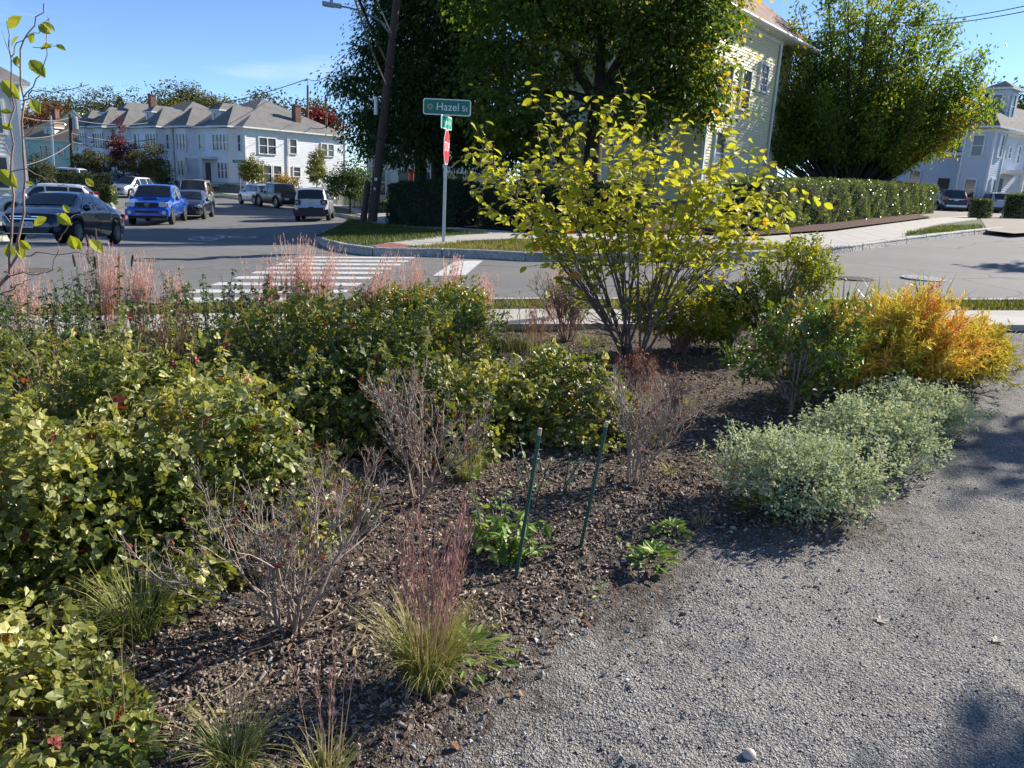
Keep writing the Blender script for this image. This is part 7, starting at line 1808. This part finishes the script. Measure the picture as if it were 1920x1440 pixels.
bluestem('thin wiry weed twigs at the right edge of the gravel path', 1880, 720, 0, 16, .2, .5, .12, M_straw, 143, spread=1.2, stem_tint=(.1, .4), fluff=2, name='dry_grass', sw=.0025)
bluestem('grey green grass left of the fine twiggy shrub', 965, 655, 150, 20, .32, .5, .2, M_bluestem, 144, spread=.7, stem_tint=(.4, .8), blade_tint=(.0, .5))
bluestem('rusty grass patch beside the fine twiggy shrub', 1010, 665, 60, 60, .3, .42, .14, M_bluestem, 145, spread=.5, stem_tint=(.5, .9), blade_tint=(.2, .7))
bluestem('green grass at the foot of the young yellow tree, left side', 1110, 650, 120, 0, .22, .3, .16, M_bluestem, 146, spread=1.0, blade_tint=(0, .35), fluff=0)
bluestem('thin purple grass haze behind the yellow green shrub', 1500, 600, 0, 60, .3, .95, .25, M_straw, 147, spread=.5, stem_tint=(.1, .5), fluff=10, name='dry_grass', sw=.003)
# strap leaved iris
R = np.random.default_rng(150)
for i, (px, py, n, lab) in enumerate(((1570, 640, 30, 'strap leaved green clump behind the glossy shrub'), (1650, 640, 34, 'strap leaved green clump behind the orange plant, its blades arching'), (1735, 640, 24, 'strap leaved green clump at the right behind the orange plant'))):
    b = G(px, py); root = plant('strap_leaf_plant', lab, b[0], b[1], 'perennial')
    a = R.uniform(0, 6.283, n); base = np.stack([.12 * np.cos(a), .12 * np.sin(a), np.zeros(n)], 1)
    bm = []
    for j in range(n):
        mb = MB(); blades(mb, base[j:j + 1] * R.uniform(.1, 1), a[j:j + 1] + R.normal(0, .4), R.uniform(.02, .35), R.uniform(.2, 1.3), R.uniform(.5, .8), .03, 6, np.clip(R.normal(.35, .2), 0, 1)); mb.build('leaf', M_lyelshrub, root)
# upright herbs with seed spikes on the left
def herb(label, px, py, H, ns, seed, spikes=True, rad=.22, lm=None, name='seeding_herb', size=.045):
    R = np.random.default_rng(seed); b = G(px, py); root = plant(name, label, b[0], b[1], 'perennial'); st = MB(); P, D, T, = [], [], []
    for k in range(ns):
        a = R.uniform(0, 6.283); rr = rad * R.uniform(0, 1) ** .5; s0 = np.array([rr * math.cos(a), rr * math.sin(a), -.02]); hh = H * R.uniform(.7, 1.05); e = s0 + np.array([math.cos(a) * .08, math.sin(a) * .08, hh]) + np.array([*R.normal(0, .05, 2), 0]); C = s0 + (e - s0) * np.linspace(0, 1, 6)[:, None]
        tube(st, C, np.linspace(.004, .002, 6), 4, cap=False); ct = np.clip(R.normal(.4, .25), 0, 1)
        m = int(52 * hh); u = R.uniform(.1, .88 if spikes else 1, m); q = s0 + (e - s0) * u[:, None]; az = R.uniform(0, 6.283, m)
        P.append(q); D.append(np.stack([np.cos(az), np.sin(az), R.uniform(-.7, .15, m)], 1)); T.append(np.clip(ct + R.normal(0, .15, m), 0, 1))
        if spikes and R.random() < .75:
            sp = MB(); L = R.uniform(.06, .12); d = nrm(e - s0); pr = [e - d * .02, e + d * L * .3, e + d * L * .8, e + d * L]; tube(sp, pr, [.006, .011, .010, .003], 7); sp.build('seed_spike', M_seed, root)
    st.build('stems', M_stemdark, root); P, D, T = map(np.concatenate, (P, D, T)); n = len(P); L = size * R.uniform(.6, 1.3, n); mb = MB()
    leaves(mb, P, D, nrm(R.normal(0, .4, (n, 3)) + [0, 0, 1]), L, L * .5, 'lance', T); tag(mb.build('foliage', lm or M_lherb, root), kind='stuff')
herb('tall herb with dark seed spikes standing above the pink grass', 200, 655, 0.97, 9, 160, rad=.16)
herb('leafy herb stand at the left edge under the pale pink grass', 40, 715, 0.68, 26, 161, spikes=False, rad=.4)
herb('dark green leafy herb left of the seed spikes', 110, 690, 0.76, 20, 162, spikes=False, rad=.25)
herb('pale green upright herb beneath the seed spikes', 150, 670, 0.78, 12, 163, spikes=False, rad=.16)
herb('leafy herb with dried tops before the crosswalk start', 440, 655, 0.73, 22, 164, spikes=False, rad=.34)
herb('yellow flowered herb remnant beside the brown dry grass', 375, 690, .6, 10, 165, spikes=False, rad=.2, lm=M_lyelshrub)
herb('greenish herb under the leaning pink grass', 640, 640, 0.59, 24, 166, spikes=False, rad=.3, lm=M_lherb)
herb('dark stemmed herb with seed heads left of the taller herb', 5, 750, 0.66, 16, 167, spikes=False, rad=.3)
herb('dull green herb filling the back left of the bed', 250, 705, 0.59, 26, 168, spikes=False, rad=.4)
for i, (px, py, H, n, lab) in enumerate(((300, 662, .66, 22, 'leafy herb between the tan plume grass and the rose pink grass'), (390, 655, .74, 20, 'upright herb with brown tops left of the dried top herb'), (520, 650, .62, 24, 'leafy herb at the foot of the tallest pink plumes'), (590, 655, .60, 22, 'herb in front of the tall leaning pink grass'), (720, 645, .58, 22, 'green herb between the orange pink and the dense rose grass'), (80, 668, .66, 24, 'herb behind the leafy stand at the left edge'), (900, 640, .42, 16, 'low herb right of the bright green shrub at the back'))):
    herb(lab, px, py, H, n, 300 + i, spikes=False, rad=.30)
# rosettes and small perennials
def rosette(label, px, py, n, size, seed, lm=None, h=.06, rad=.05, name='rosette_plant', kind='oval', up=.5, aspect=.42):
    R = np.random.default_rng(seed); b = G(px, py); root = plant(name, label, b[0], b[1], 'perennial'); 
    for j in range(n):
        a = 2.4 * j + R.normal(0, .2); f = (j + 1) / n; mb = MB()
        d = np.array([math.cos(a), math.sin(a), up * (1.2 - f) + .1]); L = size * R.uniform(.7, 1.15)
        leaves(mb, [np.array([math.cos(a), math.sin(a), 0]) * rad * f * R.uniform(.6, 1.3) + [0, 0, h * (1 - f * .8) + .01]], [d], [np.array([-d[0] * .5, -d[1] * .5, 1]) + R.normal(0, .15, 3)], L, L * aspect, kind, np.clip(R.normal(.5, .25), 0, 1)); mb.build('leaf', lm or M_lrosette, root)
    return root
rosette('low green rosette in the soil right of the farther stake', 1225, 1062, 60, .058, 171, rad=.085)
rosette('second low green rosette just behind the first', 1258, 1016, 44, .052, 172, rad=.07)
rosette('small dark green plant in front of the nearest sage mound', 1428, 975, 40, .07, 173, rad=.10, lm=M_lglossy, h=.09)
rosette('pale green rosette hugging the nearest tall grass clump', 880, 1250, 50, .07, 174, rad=.11, h=.07)
rosette('little green plant at the very bottom, left of centre', 255, 1440, 24, .06, 175, rad=.08, lm=M_lglossy)
rosette('tiny seedling on the bare soil near the gravel', 1125, 1125, 8, .03, 176, rad=.02)
herb('light green leafy perennial behind the nearer stake', 950, 1035, .20, 26, 177, spikes=False, rad=.09, lm=M_lrosette, name='leafy_perennial', size=.06)
herb('thin sprig with small leaves leaning behind the nearer stake', 935, 1025, .42, 6, 178, spikes=False, rad=.08, lm=M_lrosette, name='thin_sprig', size=.025)
herb('faint grey green wisps between the two stakes', 1015, 920, .26, 10, 179, spikes=False, rad=.12, lm=M_lsage, name='thin_sprig', size=.03)
# ---- green plant stakes with worn tan tips
M_stake = mat('stake_green', (.008, .060, .048), (.012, .085, .065), rough=.4, scale=40)
M_staketip = mat('stake_tip', (.50, .40, .26), (.60, .50, .34), rough=.6, scale=40)
for bx, by, tx, ty, lab in ((967, 1090, 1013, 803, 'nearer green plant stake leaning right with a pale tip'), (1088, 1032, 1138, 790, 'farther green plant stake leaning right with a pale tip')):
    b = G(bx, by); b[2] = float(bed_z(b[0], b[1])); t = at(tx, ty, b[1] + .05) - b; root = thing('plant_stake', lab, 'stake', tuple(b), group='green stakes in the bed')
    mb = MB(); tube(mb, [t * k for k in np.linspace(-.08, .955, 8)], .0075, 8)
    for k in np.linspace(.04, .94, 30): lathe(mb, [(.0075, -.003), (.0085, 0), (.0075, .003)], 6, c=t * k)
    mb.build('rod', M_stake, root, smooth=True); mb = MB(); tube(mb, [t * .955, t], .0072, 8); mb.build('tip', M_staketip, root)
# ---- branch of a shrub rooted outside the frame, reaching in from the left
R = np.random.default_rng(190); Yl = 2.7
base = np.array([-2.35, 2.75, 0]); base[2] = float(bed_z(*base[:2]))
root = thing('overhanging_shrub', 'nearly leafless shrub reaching in at the left edge with a few big leaves', 'shrub', tuple(base)); st = MB()
def br(pts, r0, r1, Ys=None):
    Q = np.array([at(px, py, Yl + (0 if Ys is None else Ys)) for px, py in pts]) - base
    # smooth
    n = len(Q); t = np.linspace(0, n - 1, (n - 1) * 3 + 1); Q = np.stack([np.interp(t, np.arange(n), Q[:, i]) for i in range(3)], 1) + R.normal(0, .003, (len(t), 3))
    tube(st, Q, np.linspace(r0 * .62, r1 * .8, len(Q)), 6)
main = np.array([base * 0, at(-150, 900, Yl) - base, at(-90, 660, Yl) - base, at(-30, 565, Yl) - base, at(18, 515, Yl) - base])
tube(st, main, [.014, .012, .010, .008, .006], 7)
br([(18, 520), (22, 400), (24, 300), (22, 200), (21, 110), (10, 40)], .007, .002)
br([(18, 505), (30, 480), (46, 400), (44, 300), (42, 190), (40, 90), (62, 48), (84, 8)], .008, .002)
br([(44, 190), (60, 170), (85, 172), (135, 168), (168, 157)], .004, .0012)
br([(42, 182), (70, 150), (82, 120), (88, 60), (92, 40), (88, 30)], .0035, .001)
br([(46, 480), (80, 474), (110, 477), (160, 476), (192, 462)], .004, .0012)
br([(18, 520), (45, 510), (80, 512), (100, 500), (110, 470), (112, 450), (118, 440)], .004, .0015)
br([(112, 450), (130, 424), (136, 418)], .003, .0012)
br([(-20, 560), (20, 545), (40, 530), (60, 525)], .005, .0015)
br([(20, 320), (50, 318), (75, 330), (110, 345), (140, 350)], .0035, .001)
br([(21, 110), (35, 80), (60, 62), (75, 60), (95, 35)], .003, .001)
br([(23, 200), (0, 150), (-20, 110)], .003, .001)
br([(24, 300), (5, 260), (-25, 240)], .003, .001)
br([(45, 260), (62, 240), (80, 222), (105, 215)], .0025, .001)
br([(43, 130), (25, 110), (12, 90), (5, 60)], .0025, .001)
br([(60, 90), (85, 88), (100, 86), (112, 85)], .0022, .001)
br([(20, 420), (5, 400), (-20, 395)], .003, .001)
st.build('stems', M_stemred, root, smooth=True)
lv = [((15, 53), (33, 33), 28), ((20, 88), (30, 68), 22), ((72, 46), (90, 60), 20), ((78, 42), (96, 52), 20), ((58, 82), (60, 66), 18), ((105, 84), (121, 92), 14), ((30, 124), (31, 106), 16), ((76, 90), (92, 85), 15), ((4, 150), (26, 176), 34), ((56, 112), (80, 138), 22), ((58, 186), (72, 208), 20), ((0, 208), (18, 210), 20), ((0, 318), (26, 346), 32), ((4, 234), (20, 240), 16), ((118, 384), (128, 396), 16), ((108, 402), (128, 418), 24), ((88, 408), (64, 420), 26), ((30, 455), (44, 482), 16), ((38, 450), (54, 468), 20), ((18, 455), (18, 482), 26), ((130, 443), (150, 466), 22), ((168, 448), (190, 470), 22), ((140, 468), (132, 446), 18), ((160, 334), (174, 348), 16), ((48, 340), (60, 346), 12)]
hi = [.8, .45, .5, .4, .3, .35, .35, .4, .55, .3, .6, .5, .6, .9, .5, .6, .6, .65, .65, .6, .7, .7, .6, .6, .6]
for (a, b_, sz), t_ in zip(lv, hi):
    p0 = at(*a, Yl) - base; p1 = at(*b_, Yl + R.uniform(-.02, .02)) - base; d = p1 - p0; L = max(float(np.linalg.norm(d)), sz / 1443 * Yl) * 1.15
    mb = MB(); vdir = np.array(FW); up = nrm(-vdir + R.normal(0, .45, 3) + [.3, 0, .3]); leaves(mb, [p0], [d], [up], L, L * .62, 'oval', t_ * .8); mb.build('leaf', M_lhazel, root)
# ---- single finds on the gravel
M_peb = mat('pale_pebble', (.42, .38, .32), (.55, .51, .45), rough=.8, scale=60)
b = G(1404, 1420); root = thing('pebble', 'round pale pebble lying on the gravel at the bottom edge', 'pebble', (b[0], b[1], float(z_path(b[0], b[1]))))
mb = MB(); prof = [(0, -.012)] + [(.019 * math.cos(t), .017 * math.sin(t) + .006) for t in np.linspace(-1.0, 1.35, 7)] + [(0, .0235)]; lathe(mb, prof, 12); mb.build('stone', M_peb, root, smooth=True)
M_wl = leafmat('bleached_leaf', [(0, (.55, .50, .44)), (1, (.68, .63, .56))], rough=.8, trans=.3)
for px, py, lab in ((1870, 1200, 'pale curled dead leaf on the gravel near the right edge'), (1652, 1160, 'pale scrap of dead leaf on the gravel among dark soil crumbs')):
    b = G(px, py); root = thing('dead_leaf', lab, 'leaf', (b[0], b[1], float(z_path(b[0], b[1])) + .006)); mb = MB()
    for a in (0, 1.2, 2.4, -1.3, 3.7): leaves(mb, [(0, 0, 0)], [(math.cos(a), math.sin(a), .25)], [(0, 0, 1)], R.uniform(.02, .035), .016, 'oval', R.random())
    mb.build('blade', M_wl, root)
